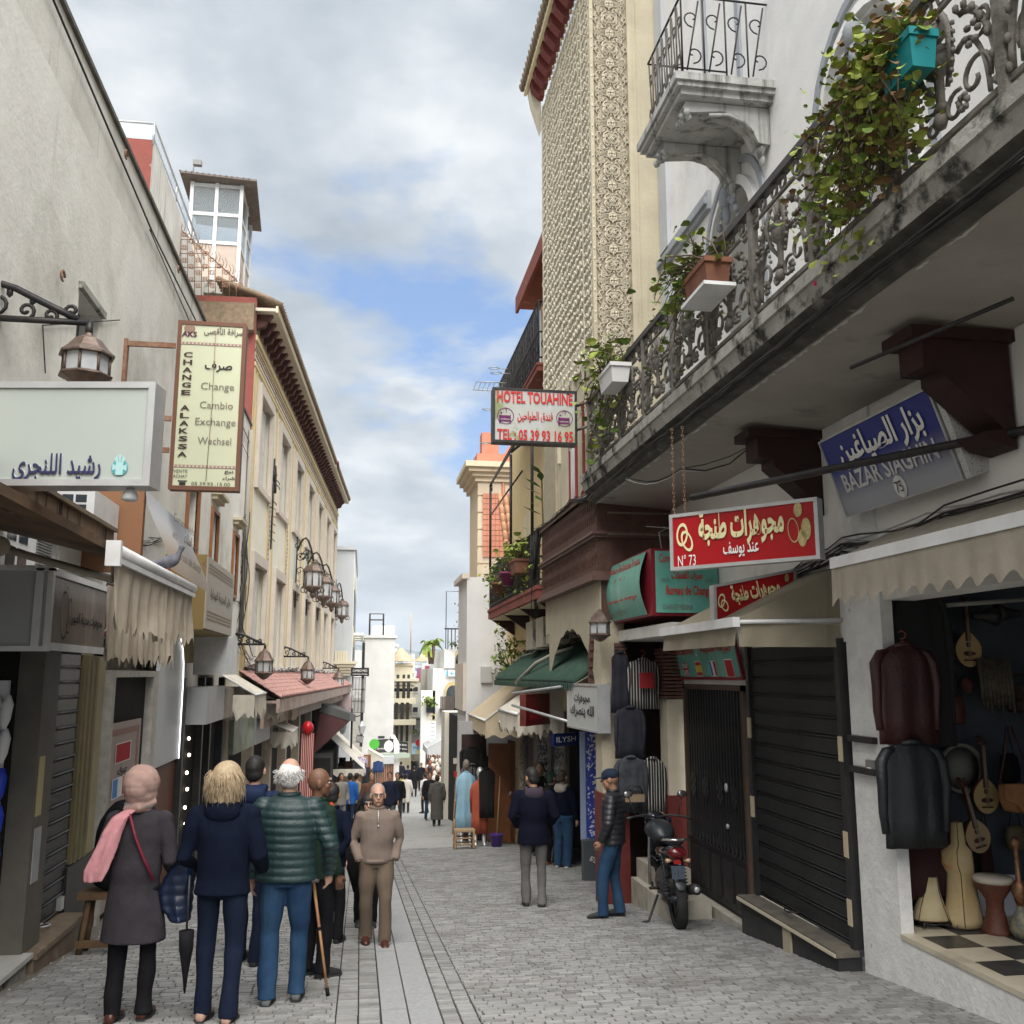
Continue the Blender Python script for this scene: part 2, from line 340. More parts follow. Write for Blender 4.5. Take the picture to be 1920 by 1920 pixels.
O('paving_stones', rest, pavm, road, kind='stuff')
y = 3.6; sidx = 0
while y < 24:
    for a, b, ln in ((.185, .362, 1.15), (.368, .575, .95)):
        g = M(); yy = y+(0 if a < .3 else .45); paver(g, a, yy, b-a, ln-.012 if a < .3 else ln+.188, rnd.uniform(-.002, .002)); O('granite_slab', g, granite, road)
    y += 1.15
# gutter strips of smooth screed along the buildings
O('screed_edge', M().add([(-3.0, 2, gz(2)+.002), (-2.6, 2, gz(2)+.002), (-2.6, 22, gz(22)+.002), (-3.0, 22, gz(22)+.002)], [(0, 1, 2, 3)]), mat('worn_screed', (.2, .19, .17), (.13, .12, .1), 3, .9, .5, 40), road)
# service covers let into the paving
for i, (u, v, w, d) in enumerate(((1100, 1653, .55, .3), (1125, 1690, .4, .35), (1030, 1645, .2, .15))):
    p = at(u, v, z=gz(13)); p = Vector((p.x, max(10, p.y), 0)); g = M(); g.add([(p.x-w/2, p.y-d/2, gz(p.y-d/2)+.004), (p.x+w/2, p.y-d/2, gz(p.y-d/2)+.004), (p.x+w/2, p.y+d/2, gz(p.y+d/2)+.004), (p.x-w/2, p.y+d/2, gz(p.y+d/2)+.004)], [(0, 1, 2, 3)])
    O('service_cover', g, mat('cover_plate', (.13, .12, .11), (.09, .085, .08), 9, .6, .3, 50), road)
g = M(); rd_ = random.Random(21)
for i in range(900):
    y = rd_.uniform(4.5, 20); x = rd_.choice((4.0, -2.62, 3.95))+rd_.gauss(0, .07); s_ = rd_.uniform(.004, .014); x = min(x, 3.93) if y > 9.4 else x
    g.add([(x-s_, y, gz(y)+.004), (x+s_, y-s_*.6, gz(y)+.005), (x+s_*.3, y+s_, gz(y)+.006+s_*.5)], [(0, 1, 2)], rd_.choice((0, 1)))
O('litter_and_leaves', g, [mat('dry_leaf_bits', (.16, .11, .06), rough=.9), mat('paper_bits', (.5, .48, .44), rough=.9)], kind='stuff')
# hills and far town
hm = mat('hazy_wooded_hill', (.07, .115, .13), (.13, .17, .18), .012, .95, blotch=((.42, .43, .42), .022, .56, .62))  # hill colour leans blue, with distance haze put into it
def hz(x, y):
    b = 150+70*noise.noise(Vector((x*.0012, y*.001, 1)))+28*noise.noise(Vector((x*.006, y*.004, 3)))+9*noise.noise(Vector((x*.02, y*.01, 5)))
    t = min(1, max(0, (y-2300)/1700)); return -30+(b*math.sin(t*PI/2)*1.02)
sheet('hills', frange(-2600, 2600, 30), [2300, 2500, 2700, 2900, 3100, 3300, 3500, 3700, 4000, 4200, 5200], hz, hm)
# ================================================================ RIGHT: white house with the long balcony
XR = 3.95
def wallx(name, x, y0, y1, z0, z1, m, par, holes=(), th=.25, sgn=1):
    """wall slab facing the street (plane x), with rectangular holes (y0,y1,z0,z1)"""
    g = M(); ys = sorted({y0, y1}|{h[0] for h in holes}|{h[1] for h in holes}); zs = sorted({z0, z1}|{h[2] for h in holes}|{h[3] for h in holes})
    for i in range(len(ys)-1):
        for j in range(len(zs)-1):
            a, b, c, d = ys[i], ys[i+1], zs[j], zs[j+1]; my, mz = (a+b)/2, (c+d)/2
            if a < y0 or b > y1 or c < z0 or d > z1: continue
            if any(h[0] < my < h[1] and h[2] < mz < h[3] for h in holes): continue
            g.box(x, x+sgn*th, a, b, c, d)
    return O(name, g, m, par)
hs = thing('white_house', 'tall white house with arched doors and grey trims above the long ornate balcony', 'house', (XR, 8, gz(8)))
# ground floor: pier, opening of the music shop, low wall
pf, pb = 6.82, 7.38     # pier from y to y
SZ = -.325              # shop floor
g = M(); g.box(XR, XR+.10, pf, pb, gz(7.4)-.1, 3.72)
g.box(XR, XR+.32, 1.0, pf, -1.1, SZ-.015)     # low wall under the shop
O('wall', g, pier_m, hs)
g = M(); g.box(XR+.02, XR+.3, 1.0, pf, 2.12, 3.72); O('lintel_wall', g, white, hs)
g = M(); g.box(XR, XR+.28, 7.38, 9.42, 1.82, 3.72); g.box(XR, XR+.28, 9.42, 11.8, 1.44, 3.72); g.box(XR, XR+.2, 11.55, 11.8, gz(12)-.2, 1.45); O('wall', g, white, hs)
# upper floor facade with three tall arched door openings
doors = [(3.0, 4.25), (5.9, 7.1), (8.75, 9.85)]
def arch_pts(y0, y1, z0, zs, n=12, rise=None):
    r = (y1-y0)/2; cy = (y0+y1)/2; rise = rise or r
    return [(y0, z0)]+[(cy-r*math.cos(PI*i/n), zs+rise*math.sin(PI*i/n)) for i in range(n+1)]+[(y1, z0)]
g = M(); zt = 7.6
for (a, b), (c0, c1) in zip(doors, [(1.0, 5.1), (5.1, 8.2), (8.2, 11.8)]):
    ap = arch_pts(a, b, 4.09, 6.3); x = XR
    outer = [(c0, 4.09), (c0, zt)]+[(c0+(c1-c0)*i/10, zt) for i in range(1, 10)]+[(c1, zt), (c1, 4.09)]
    # strip between the arch and the bay outline
    n = len(ap); oo = [(c0, 4.09)]+[(c0+(c1-c0)*max(0, min(1, (i-1)/(n-3))), zt) for i in range(1, n-1)]+[(c1, 4.09)]
    vs = [(x, p[0], p[1]) for p in ap]+[(x, p[0], p[1]) for p in oo]+[(x+.28, p[0], p[1]) for p in ap]
    g.add(vs, [(i, i+1, n+i+1, n+i) for i in range(n-1)]+[(i+1, i, 2*n+i, 2*n+i+1) for i in range(n-1)])
g.box(XR, XR+.28, 1.0, 11.8, zt, 16)
g.box(XR, XR+.28, 1.0, 11.8, 3.72, 4.08)
O('wall', g, white, hs)
for k, (a, b) in enumerate(doors):
    ap = arch_pts(a-.13, b+.13, 4.1, 6.3); ai = arch_pts(a-.03, b+.03, 4.1, 6.3); n = len(ap)
    g = M(); vs = []
    for q, xx in ((ap, XR), (ap, XR-.06), (ai, XR-.075), (ai, XR)): vs += [(xx, p[0], p[1]) for p in q]
    g.add(vs, [(r*n+i, r*n+i+1, (r+1)*n+i+1, (r+1)*n+i) for r in range(3) for i in range(n-1)], smooth=False)
    f = O('door_surround', g, white, hs)
    g = M(); bp = arch_pts(a-.3, b+.3, 4.1, 6.35); bi = arch_pts(a-.22, b+.22, 4.1, 6.35); vs = []
    for q, xx in ((bp, XR), (bp, XR-.035), (bi, XR-.035), (bi, XR)): vs += [(xx, p[0], p[1]) for p in q]
    g.add(vs, [(r*n+i, r*n+i+1, (r+1)*n+i+1, (r+1)*n+i) for r in range(3) for i in range(n-1)])
    O('grey_moulding', g, greytrim, f)
    g = M(); c = (a+b)/2   # shell keystone with hanging leaves
    g.ell((XR-.1, c, 6.78), (.07, .1, .13), 8, 5); g.ell((XR-.09, c, 6.58), (.05, .06, .12), 6, 4)
    for s in (-1, 1):
        for q in range(4): g.ell((XR-.08, c+s*(.1+.07*q), 6.72-.05*q-.02*q*q), (.04, .05, .05), 6, 4)
    for q in range(7): g.tube([(XR-.12, c, 6.7), (XR-.13, c+.09*math.cos(PI*q/6), 6.76+.12*math.sin(PI*q/6))], .012, 4)
    O('keystone_shell', g, greytrim, f)
    # recessed leaf doors with glazing
    d = O('door', M().box(XR+.2, XR+.25, a, b, 4.09, 6.95), white, hs)
    g = M()
    for s in (0, 1):
        y0 = a+.06+s*(b-a)/2; y1 = y0+(b-a)/2-.12; g.box(XR+.18, XR+.2, y0, y1, 4.8, 5.9); g.box(XR+.18, XR+.2, y0, y1, 6.0, 6.4)
    O('pane', g, glassd, d)
    O('awning_blind', M().add([(XR+.03, a, 6.3), (XR+.03, b, 6.3), (XR+.16, b, 5.1), (XR+.16, a, 5.1)], [(0, 1, 2, 3)]), mat('grey_blind', (.4, .39, .37), rough=.9), d)
# pilaster strips in grey, string course
for y0 in (11.45,):
    O('pilaster', M().box(XR-.05, XR-.001, y0, y0+.32, 4.1, 15), mat('pale_grey_paint', (.5, .52, .54), (.45, .47, .5), 2, .85), hs)
g = M()
for (d, z0, z1) in ((.06, 7.0, 7.06), (.1, 7.06, 7.14), (.05, 7.14, 7.24)): g.box(XR-d, XR-.002, 9.95, 11.8, z0, z1)
O('cornice', g, greytrim, hs)
g = M()
g.box(XR-.03, XR-.002, 8.9, 9.0, 7.6, 13); g.box(XR-.03, XR-.002, 9.9, 10.0, 7.6, 13)
O('moulding', g, greytrim, hs)
# long balcony
bl = thing('balcony', 'long balcony with weathered concrete edge and ornate grey iron railing over the shops', 'balcony', (3.4, 7, 3.7))
XB = 2.82; Y0, Y1 = 1.5, 11.78
soff = mat('balcony_soffit', (.42, .39, .35), (.34, .315, .28), 1.2, .95, .3, 10, blotch=((.22, .2, .18), 2, .6, .75))
g = M(); g.hexa([(XB+.06, Y0, 3.76), (XR-.002, Y0, 3.68), (XR-.002, Y1, 3.68), (XB+.06, Y1, 3.76)], [(XB+.06, Y0, 3.8), (XR-.002, Y0, 3.74), (XR-.002, Y1, 3.74), (XB+.06, Y1, 3.8)]); O('soffit', g, soff, bl)
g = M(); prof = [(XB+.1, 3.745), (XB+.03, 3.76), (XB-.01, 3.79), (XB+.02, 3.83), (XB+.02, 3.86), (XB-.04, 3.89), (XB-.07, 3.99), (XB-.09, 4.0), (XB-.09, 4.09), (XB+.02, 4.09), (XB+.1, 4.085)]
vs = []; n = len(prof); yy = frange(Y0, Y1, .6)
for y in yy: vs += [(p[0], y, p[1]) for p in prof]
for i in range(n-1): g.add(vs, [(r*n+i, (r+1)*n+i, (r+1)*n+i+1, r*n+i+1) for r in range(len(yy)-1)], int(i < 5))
O('edge_moulding', g, [concrete, mat('grimy_shaded_concrete', (.06, .058, .05), (.13, .125, .11), 5, .9, .5, 25, blotch=((.3, .29, .27), 4, .6, .68))], bl)  # lower mouldings coloured dark for grime and for the shade there
O('floor_slab', M().box(XB+.02, XR-.002, Y0, Y1, 3.98, 4.08), concrete, bl)
g = M(); rl = random.Random(5)   # ragged flaking plaster lip along the soffit edge
for i in range(46):
    y = Y0+(Y1-Y0)*rl.random(); w = rl.uniform(.05, .3); k = 9; g.add([(XB+.115+rl.uniform(.0, .02)*abs(math.sin(q)), y+w*q/k, 3.746) for q in range(k+1)]+[(XB+.12+rl.uniform(.01, .04)*math.sin(PI*q/k), y+w*q/k, 3.745) for q in range(k, -1, -1)], [(q, q+1, 2*k-q, 2*k+1-q) for q in range(k)])
O('flaking_plaster', g, mat('peeling_whitewash', (.6, .6, .57), rough=.9), bl, kind='stuff')
# railing
XT = 2.86; ZB, ZH = 4.09, 5.09
O('handrail', M().box(XT-.035, XT+.035, Y0, Y1, ZH-.03, ZH+.03), mat('dark_handrail', (.03, .028, .026), (.06, .05, .045), 8, .5), bl)
g = M(); g.box(XT-.012, XT+.012, Y0, Y1, ZB+.13, ZB+.16); g.box(XT-.012, XT+.012, Y0, Y1, ZH-.16, ZH-.14); O('rail', g, oldiron, bl)
posts = [2.6, 3.55, 4.5, 5.45, 6.4, 7.35, 8.3, 9.25, 10.2, 11.15, 11.72]
pm = M().box(XT-.03, XT+.03, -.03, .03, ZB, ZH-.03).data('post', oldiron)
for y in posts: o = link('post', pm, bl); o.location = o.location+Vector((0, y, 0))
def rail_panel(w):
    g = M(); Yv = Vector((0, 1, 0)); Zv = Vector((0, 0, 1)); c = w/2
    z0 = ZB+.16; H = ZH-.16-z0
    def T(pts, r=.011, n=4): g.tube(pts, [q*1.35 for q in r] if isinstance(r, list) else r*1.35, n)
    for s in (-1, 1):
        # nested arches rising to the urn
        T([(XT, c+s*(.44-.0*i), 0) for i in ()] or [(XT, c+s*(.43-.24*(1-math.cos(t))), z0+.02+H*.78*math.sin(t)) for t in [PI/2*i/10 for i in range(11)]], .016)
        T([(XT, c+s*(.36-.16*(1-math.cos(t))), z0+.02+H*.55*math.sin(t)) for t in [PI*.62*i/10 for i in range(11)]], .012)
        T(spiral((XT, c+s*.26, z0+.16), Yv*s, Zv, .13, .02, -.5, 6.2, 18), .011)
        T(spiral((XT, c+s*.1, z0+.10), Yv*s, Zv, .085, .02, 1, 7.2, 14), .010)
        T(spiral((XT, c+s*.33, z0+H*.62), Yv*s, Zv, .085, .015, -2, 4.4, 14), .010)
        T([(XT, c+s*.02, z0+H*.95), (XT-.03, c+s*.10, z0+H*.9), (XT-.04, c+s*.15, z0+H*.72), (XT-.02, c+s*.12, z0+H*.5), (XT, c+s*.05, z0+H*.36)], [.01, .014, .016, .014, .01])
        T([(XT, c+s*.44, z0+H), (XT-.02, c+s*.36, z0+H*.9), (XT-.03, c+s*.3, z0+H*.98)], [.008, .016, .006])
        for q in range(7):   # beaded edge and leaves
            t = q/6; g.ell((XT-.03, c+s*(.17-.05*t*t), z0+H*(.76-.42*t)), (.014, .012, .016), 5, 3)
            g.ell((XT-.02, c+s*(.43-.24*(1-math.cos(t*PI/2))), z0+.03+H*.8*math.sin(t*PI/2)), (.02, .018, .03), 5, 3)
        for q in range(6):
            a = q*1.05; g.ell((XT-.03, c+s*(.30+.05*math.cos(a)), z0+.36+.05*math.sin(a)), (.018, .024, .02), 5, 3)
            g.ell((XT-.03, c+s*(.20+.03*math.cos(a)), z0+.06+.035*math.sin(a)), (.018, .02, .02), 5, 3)
        for yo in (.07, .27, .42): T(spiral((XT, c+s*yo, ZH-.085), Yv, Zv, .045, .045, 0, 2*PI, 9), .009)
        for yo in (.1, .32): T(spiral((XT, c+s*yo, ZB+.075), Yv, Zv, .04, .04, 0, 2*PI, 8), .008)
    # urn in the middle
    g.lathe([(.02, 0), (.055, .03), (.03, .07), (.035, .2), (.085, .24), (.10, .28), (.085, .31), (.12, .33), (.02, .36)], (XT-.01, c, z0+.12), 8, sx=.6)
    g.ell((XT-.02, c, z0+.08), (.04, .05, .05), 6, 4); g.lathe([(.02, 0), (.05, .04), (.02, .12)], (XT, c, z0+H*.78), 6)
    for q in range(5):
        a = PI*q/4; T([(XT-.02, c, z0+H*.7), (XT-.05, c+.09*math.cos(a), z0+H*.72+.1*math.sin(a))], [.014, .006])
    return g.data('scroll_panel', oldiron)
rp = rail_panel(.95)
for y in [1.65]+posts[:-2]+[posts[-2]-.35]: o = link('scroll_panel', rp, bl); o.location = o.location+Vector((0, y, 0))
# consoles under the balcony
def console(y):
    g = M(); hw = .13
    for (x0, x1, z0, z1) in ((3.32, XR+.3, 3.60, 3.675),): g.box(x0-.05, x1, y-hw-.04, y+hw+.04, z0, z1)
    def pr(pts): g.slab([(p[0], y-hw, p[1]) for p in pts], (0, 2*hw, 0))
    pr([(3.36, 3.42), (XR-.002, 3.42), (XR-.002, 3.60), (3.36, 3.60)]); pr([(3.5, 3.36), (XR-.002, 2.98), (XR-.002, 3.42), (3.5, 3.42)])
    pr([(3.72, 3.02), (3.8, 2.95), (XR-.002, 2.92), (XR-.002, 3.05)])
    return g
for lab, y in (('dark red stepped timber console under the balcony beside the blue bazaar sign', 5.25), ('dark red stepped timber console under the balcony left of the blue bazaar sign', 7.75)):
    b = thing('console', lab, 'bracket', (XR, y, 3.6), 'dark red consoles under the balcony'); O('bracket', console(y), darkred, b)
# upper balcony
ub = thing('upper_balcony', 'small upper balcony of white stone on scrolled corbels with grey iron railing', 'balcony', (XR, 8, 7.3))
yu0, yu1 = 8.2, 9.4; stone = mat('stained_white_stone', (.5, .5, .48), (.36, .36, .35), 4, .85, .4, 20, streak=((.1, .1, .09), 8, .5, .68))
g = M()
for d, z0, z1 in ((0, 7.25, 7.31), (-.05, 7.31, 7.36), (-.08, 7.36, 7.44)): g.box(2.98+(-.0)+d, XR, yu0+d, yu1-d, z0, z1)
O('floor_slab', g, stone, ub)
def corbel(y):
    g = M(); pts = [(XR-.01, 7.24), (3.06, 7.24), (3.03, 7.12), (3.1, 7.05), (3.25, 7.08), (3.45, 7.12), (3.62, 7.05), (3.75, 6.85), (3.82, 6.62), (XR-.01, 6.6)]
    pts = [(a, 7.24-(7.24-b)*.62) for a, b in pts]; g.slab([(p[0], y-.1, p[1]) for p in pts], (0, .2, 0))
    for q in range(6): g.ell((3.07+.03*math.sin(q*2), y-.1+.04*q, 7.12-.03*(q % 2)), (.04, .035, .04), 6, 4)
    g.ell((3.87, y, 6.82), (.05, .09, .08), 7, 4); g.ell((3.89, y, 6.72), (.03, .05, .07), 6, 4)
    g.tube([(3.3, y-.11, 7.1), (3.5, y-.115, 7.12), (3.66, y-.115, 7.06), (3.76, y-.11, 6.94)], .02, 5)
    return g
for y in (8.4, 9.15): O('corbel', corbel(y), stone, ub)
g = M(); x = 3.02
for (a, b) in (((x, yu0+.04), (x, yu1-.04)), ((x, yu0+.04), (XR, yu0+.04)), ((x, yu1-.04), (XR, yu1-.04))):
    for z in (7.5, 8.38): g.tube([(a[0], a[1], z), (b[0], b[1], z)], .013, 4)
O('rail', g, iron, ub)
def scroll_row(name, par, mtl, a, b, n, z0, h, r=.008, two=True):
    """a run of S-scrolls with uprights between two plan points"""
    a = Vector((a[0], a[1], 0)); b = Vector((b[0], b[1], 0)); D = (b-a).normalized(); Z = Vector((0, 0, 1)); w = (b-a).length/n; g = M()
    for i in range(n):
        c = a+D*w*(i+.5)
        g.tube([a+D*w*i+Z*z0, a+D*w*i+Z*(z0+h)], r*1.1, 4)
        g.tube(spiral(c+Z*(z0+h*.26), D, Z, w*.45, .015, -PI/2, 4.2, 12), r, 4)
        if two: g.tube(spiral(c+Z*(z0+h*.72), -D, Z, w*.45, .015, -PI/2, 4.2, 12), r, 4)
        g.tube([c+Z*(z0+h*.05)-D*w*.3, c+Z*(z0+h*.5), c+Z*(z0+h*.95)+D*w*.3], r, 4)
    return O(name, g, mtl, par)
scroll_row('scrolls', ub, oldiron, (x, yu0+.04), (x, yu1-.04), 7, 7.5, .88, .009); scroll_row('scrolls', ub, iron, (x, yu0+.04), (XR, yu0+.04), 4, 7.5, .88, .009)
# ================================================================ signs, awnings, garments: builders
class Face:
    """a rectangular panel given by its corners; P(s,t) is a point on it, s to the right and t up, 0..1"""
    def __init__(s, TL, TR, BL):
        s.o = Vector(BL); s.r = Vector(TR)-Vector(TL); s.u = Vector(TL)-Vector(BL); s.w = s.r.length; s.h = s.u.length; s.n = s.r.cross(s.u).normalized()
    def P(s, a, b, out=0): return s.o+s.r*a+s.u*b+s.n*out
    def quad(s, g, a0, a1, b0, b1, out, mi=0): g.add([s.P(a0, b0, out), s.P(a1, b0, out), s.P(a1, b1, out), s.P(a0, b1, out)], [(0, 1, 2, 3)], mi)
    def block(s, g, a0, a1, b0, b1, o0, o1, mi=0):
        g.hexa([s.P(a0, b0, o0), s.P(a1, b0, o0), s.P(a1, b0, o1), s.P(a0, b0, o1)], [s.P(a0, b1, o0), s.P(a1, b1, o0), s.P(a1, b1, o1), s.P(a0, b1, o1)], mi)
def upright(uTL, vTL, uTR, vTR, vBL, y, level=True):
    TL = at(uTL, vTL, y=y); TR = at(uTR, vTR, z=TL.z) if level else at(uTR, vTR, y=y); BL = Vector((TL.x, TL.y, at(uTL, vBL, y=y).z)); return Face(TL, TR, BL)
def lightbox(name, label, F, depth, facem, framem, fw=.02, cat='sign', group=None, back=True):
    t = thing(name, label, cat, tuple(F.P(.5, 0)), group)
    g = M(); F.block(g, .001, .999, .001, .999, -depth, -.004); O('box', g, framem, t)
    a = fw/F.w; b = fw/F.h; g = M()
    F.block(g, -.002, a, -.002, 1.002, -.002, .012); F.block(g, 1-a, 1.002, -.002, 1.002, -.002, .012)
    F.block(g, a, 1-a, -.002, b, -.002, .012); F.block(g, a, 1-a, 1-b, 1.002, -.002, .012); O('frame', g, framem, t)
    g = M(); F.quad(g, a*.9, 1-a*.9, b*.9, 1-b*.9, 0); O('face', g, facem, t)
    return t
def line(t, F, s, a, b, size, m, width=None, bold=0, out=.006, **k):
    return text(s, F.P(a, b, out), F.r, F.u, size, m, t, width=width, bold=bold, **k)
ink = mat('black_lettering', (.02, .02, .022), rough=.6); inkw = mat('white_lettering', (.8, .8, .78), rough=.6)
inky = mat('pale_yellow_lettering', (.75, .70, .40), rough=.6); inkr = mat('red_lettering', (.5, .03, .03), rough=.6); inkn = mat('navy_lettering', (.03, .03, .09), rough=.6)
inkg = mat('grey_brown_lettering', (.16, .14, .12), rough=.7)
def ring(F, a, b, ra, rb, w, rot=0, out=.008, n=22):
    g = M(); vs = []
    for i in range(n):
        t = 2*PI*i/n
        for q in (1, 1-w):
            x = math.cos(t)*ra*q; y = math.sin(t)*rb*q; vs.append(F.P(a, b, out)+F.r.normalized()*(x*math.cos(rot)-y*math.sin(rot))+F.u.normalized()*(x*math.sin(rot)+y*math.cos(rot)))
    g.add(vs, [(2*i, 2*i+1, (2*i+3) % (2*n), (2*i+2) % (2*n)) for i in range(n)]); return g
def disc(F, a, b, ra, rb, out=.007, n=20):
    g = M(); g.add([F.P(a, b, out)+F.r.normalized()*ra*math.cos(2*PI*i/n)+F.u.normalized()*rb*math.sin(2*PI*i/n) for i in range(n)], [tuple(range(n))]); return g
def cloth(g, A, B, drop, segs, depth=.02, scallop=0, waves=8, mi=0, dirn=None, ragged=0, seed=1, rows=5, sag=0):
    """hanging cloth below the line A-B"""
    A = Vector(A); B = Vector(B); rd = random.Random(seed); nrm = (B-A).cross(Vector((0, 0, 1))).normalized(); vs = []
    for j in range(rows+1):
        for i in range(segs+1):
            s = i/segs; q = j/rows; p = A.lerp(B, s)
            d = drop*q*(1+(scallop*math.cos(s*waves*2*PI) if j == rows else 0)+(rd.uniform(-ragged, ragged) if j == rows else 0))
            vs.append(p-Vector((0, 0, d))+nrm*(depth*q*math.sin(s*waves*2*PI*1.0+j*.25)+depth*.4*q*math.sin(s*waves*5.1)))
    n = segs+1; g.add(vs, [(j*n+i, j*n+i+1, (j+1)*n+i+1, (j+1)*n+i) for j in range(rows) for i in range(segs)], mi, None, True)
def garment(name, label, top, w, h, m, right=(1, 0, 0), sleeves=True, flare=1.1, thick=.09, cat='jacket', group=None, folds=1, hanger=True, collar=True, sl=.62, parent=None, zipc=None, seed=0):
    """clothes on a hanger: body, sleeves, collar; top = neck point"""
    t = parent or thing(name, label, cat, tuple(top), group); R = Vector(right).normalized(); Z = Vector((0, 0, 1)); D = R.cross(Z); top = Vector(top); g = M(); rr = random.Random(seed+3)
    prof = [(.0, .14, .5), (.04, .30, .7), (.09, .46, .85), (.14, .5, 1), (.3, .49, 1), (.5, .48*(1+(flare-1)*.4), 1), (.75, .49*(1+(flare-1)*.8), .95), (1, .5*flare, .9)]
    rings = []; n = 28; ph = [rr.uniform(0, 6) for _ in range(4)]
    for (q, ww, tt) in prof:
        rg = []
        for j in range(n):
            a = 2*PI*j/n; f = 1+folds*.34*(.25+q)*(math.sin(7*a+ph[0])+.6*math.sin(11*a+ph[1]+3*q)); rg.append(top-Z*h*q+R*math.cos(a)*w*ww+D*math.sin(a)*thick*tt*.5*f)
        rings.append(rg)
    g.loft(rings); b = O('body', g, m, t)
    if sleeves:
        for s in (-1, 1):
            g = M(); g.tube([top+R*s*w*.26-Z*h*.07, top+R*s*w*.40-Z*h*.10, top+R*s*w*.50-Z*h*.2, top+R*s*w*.52-Z*h*.42+D*.02, top+R*s*w*.51-Z*h*(sl+.05), top+R*s*w*.48-Z*h*(sl+.24)], [w*.05, w*.085, w*.095, w*.08, w*.07, w*.065], 9); O('sleeve', g, m, t)
    if collar:
        g = M(); g.tube([top+R*w*.15*math.cos(a)+D*.05*math.sin(a)-Z*(.02-.02*math.sin(a)) for a in [2*PI*i/12 for i in range(13)]], .022, 5); O('collar', g, m, t)
    if hanger:
        g = M(); g.tube([top-R*w*.3-Z*.05, top+Z*.02, top+R*w*.3-Z*.05], .008, 5); g.tube(spiral(top+Z*.07, R, Z, .03, .03, -2, 2.4, 8), .004, 4); O('hanger', g, mat('orange_hanger', (.4, .1, .05), rough=.5), t)
    if zipc:
        g = M(); g.tube([top-Z*h*q-D*(thick*.5+.004) for q in (.05, .3, .6, .98)], .006, 4); O('zip', g, zipc, t)
    return t
# ================================================================ RIGHT: music shop
fl = M(); fl2 = M(); checkers = []; tw = .305
tile_w = mat('cream_floor_tile', (.55, .49, .38), (.45, .4, .31), 4, .35, .1, 20, blotch=((.25, .22, .18), 2, .55, .8)); tile_b = mat('black_floor_tile', (.03, .03, .032), (.06, .058, .055), 6, .3, .1, 20)
sh = thing('music_shop', 'open shop full of ouds and leather lamps with black and cream checkered floor', 'shop', (5, 6, SZ))
tm = [M().box(0, tw-.004, 0, tw-.004, -.02, 0).data('floor_tile', q) for q in (tile_w, tile_b)]
for i in range(7):
    for j in range(10):
        yy = 4.3+j*tw; xx = XR+.1+i*tw
        if yy+tw > 7.45: continue
        o = link('floor_tile', tm[(i+j) % 2], sh); o.location = o.location+Vector((xx, yy, SZ))
O('threshold', M().box(XR-.01, XR+.095, 1, pf, SZ-.03, SZ+.004), tile_w, sh)
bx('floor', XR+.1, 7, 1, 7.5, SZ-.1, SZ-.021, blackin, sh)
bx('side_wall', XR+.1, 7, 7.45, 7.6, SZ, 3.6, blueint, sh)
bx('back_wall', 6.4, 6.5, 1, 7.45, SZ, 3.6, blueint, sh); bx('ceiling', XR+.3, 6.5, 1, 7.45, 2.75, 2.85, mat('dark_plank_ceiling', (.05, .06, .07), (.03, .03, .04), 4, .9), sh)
g = M(); [g.box(XR+.35, 6.3, y, y+.08, 2.62, 2.75) for y in (3.2, 4.6, 5.6, 6.6)]; O('beam', g, mat('dark_beam', (.04, .03, .025), rough=.8), sh)
g = M(); g.tube([at(1775, 1135, y=7.0), at(1925, 1124, y=7.0)], .02, 6); o = O('tube_light', g, mat('unlit_tube', (.35, .35, .32), rough=.4), None, label='long unlit fluorescent tube hung over the ouds in the music shop', cat='lamp')
woodl = mat('spruce_soundboard', (.50, .36, .17), (.42, .29, .13), 5, .4, stripe=((.46, .32, .15), (30, 2, 2), .5, 3.0)); rosew = mat('rosewood', (.09, .03, .022), (.06, .02, .015), 8, .4)
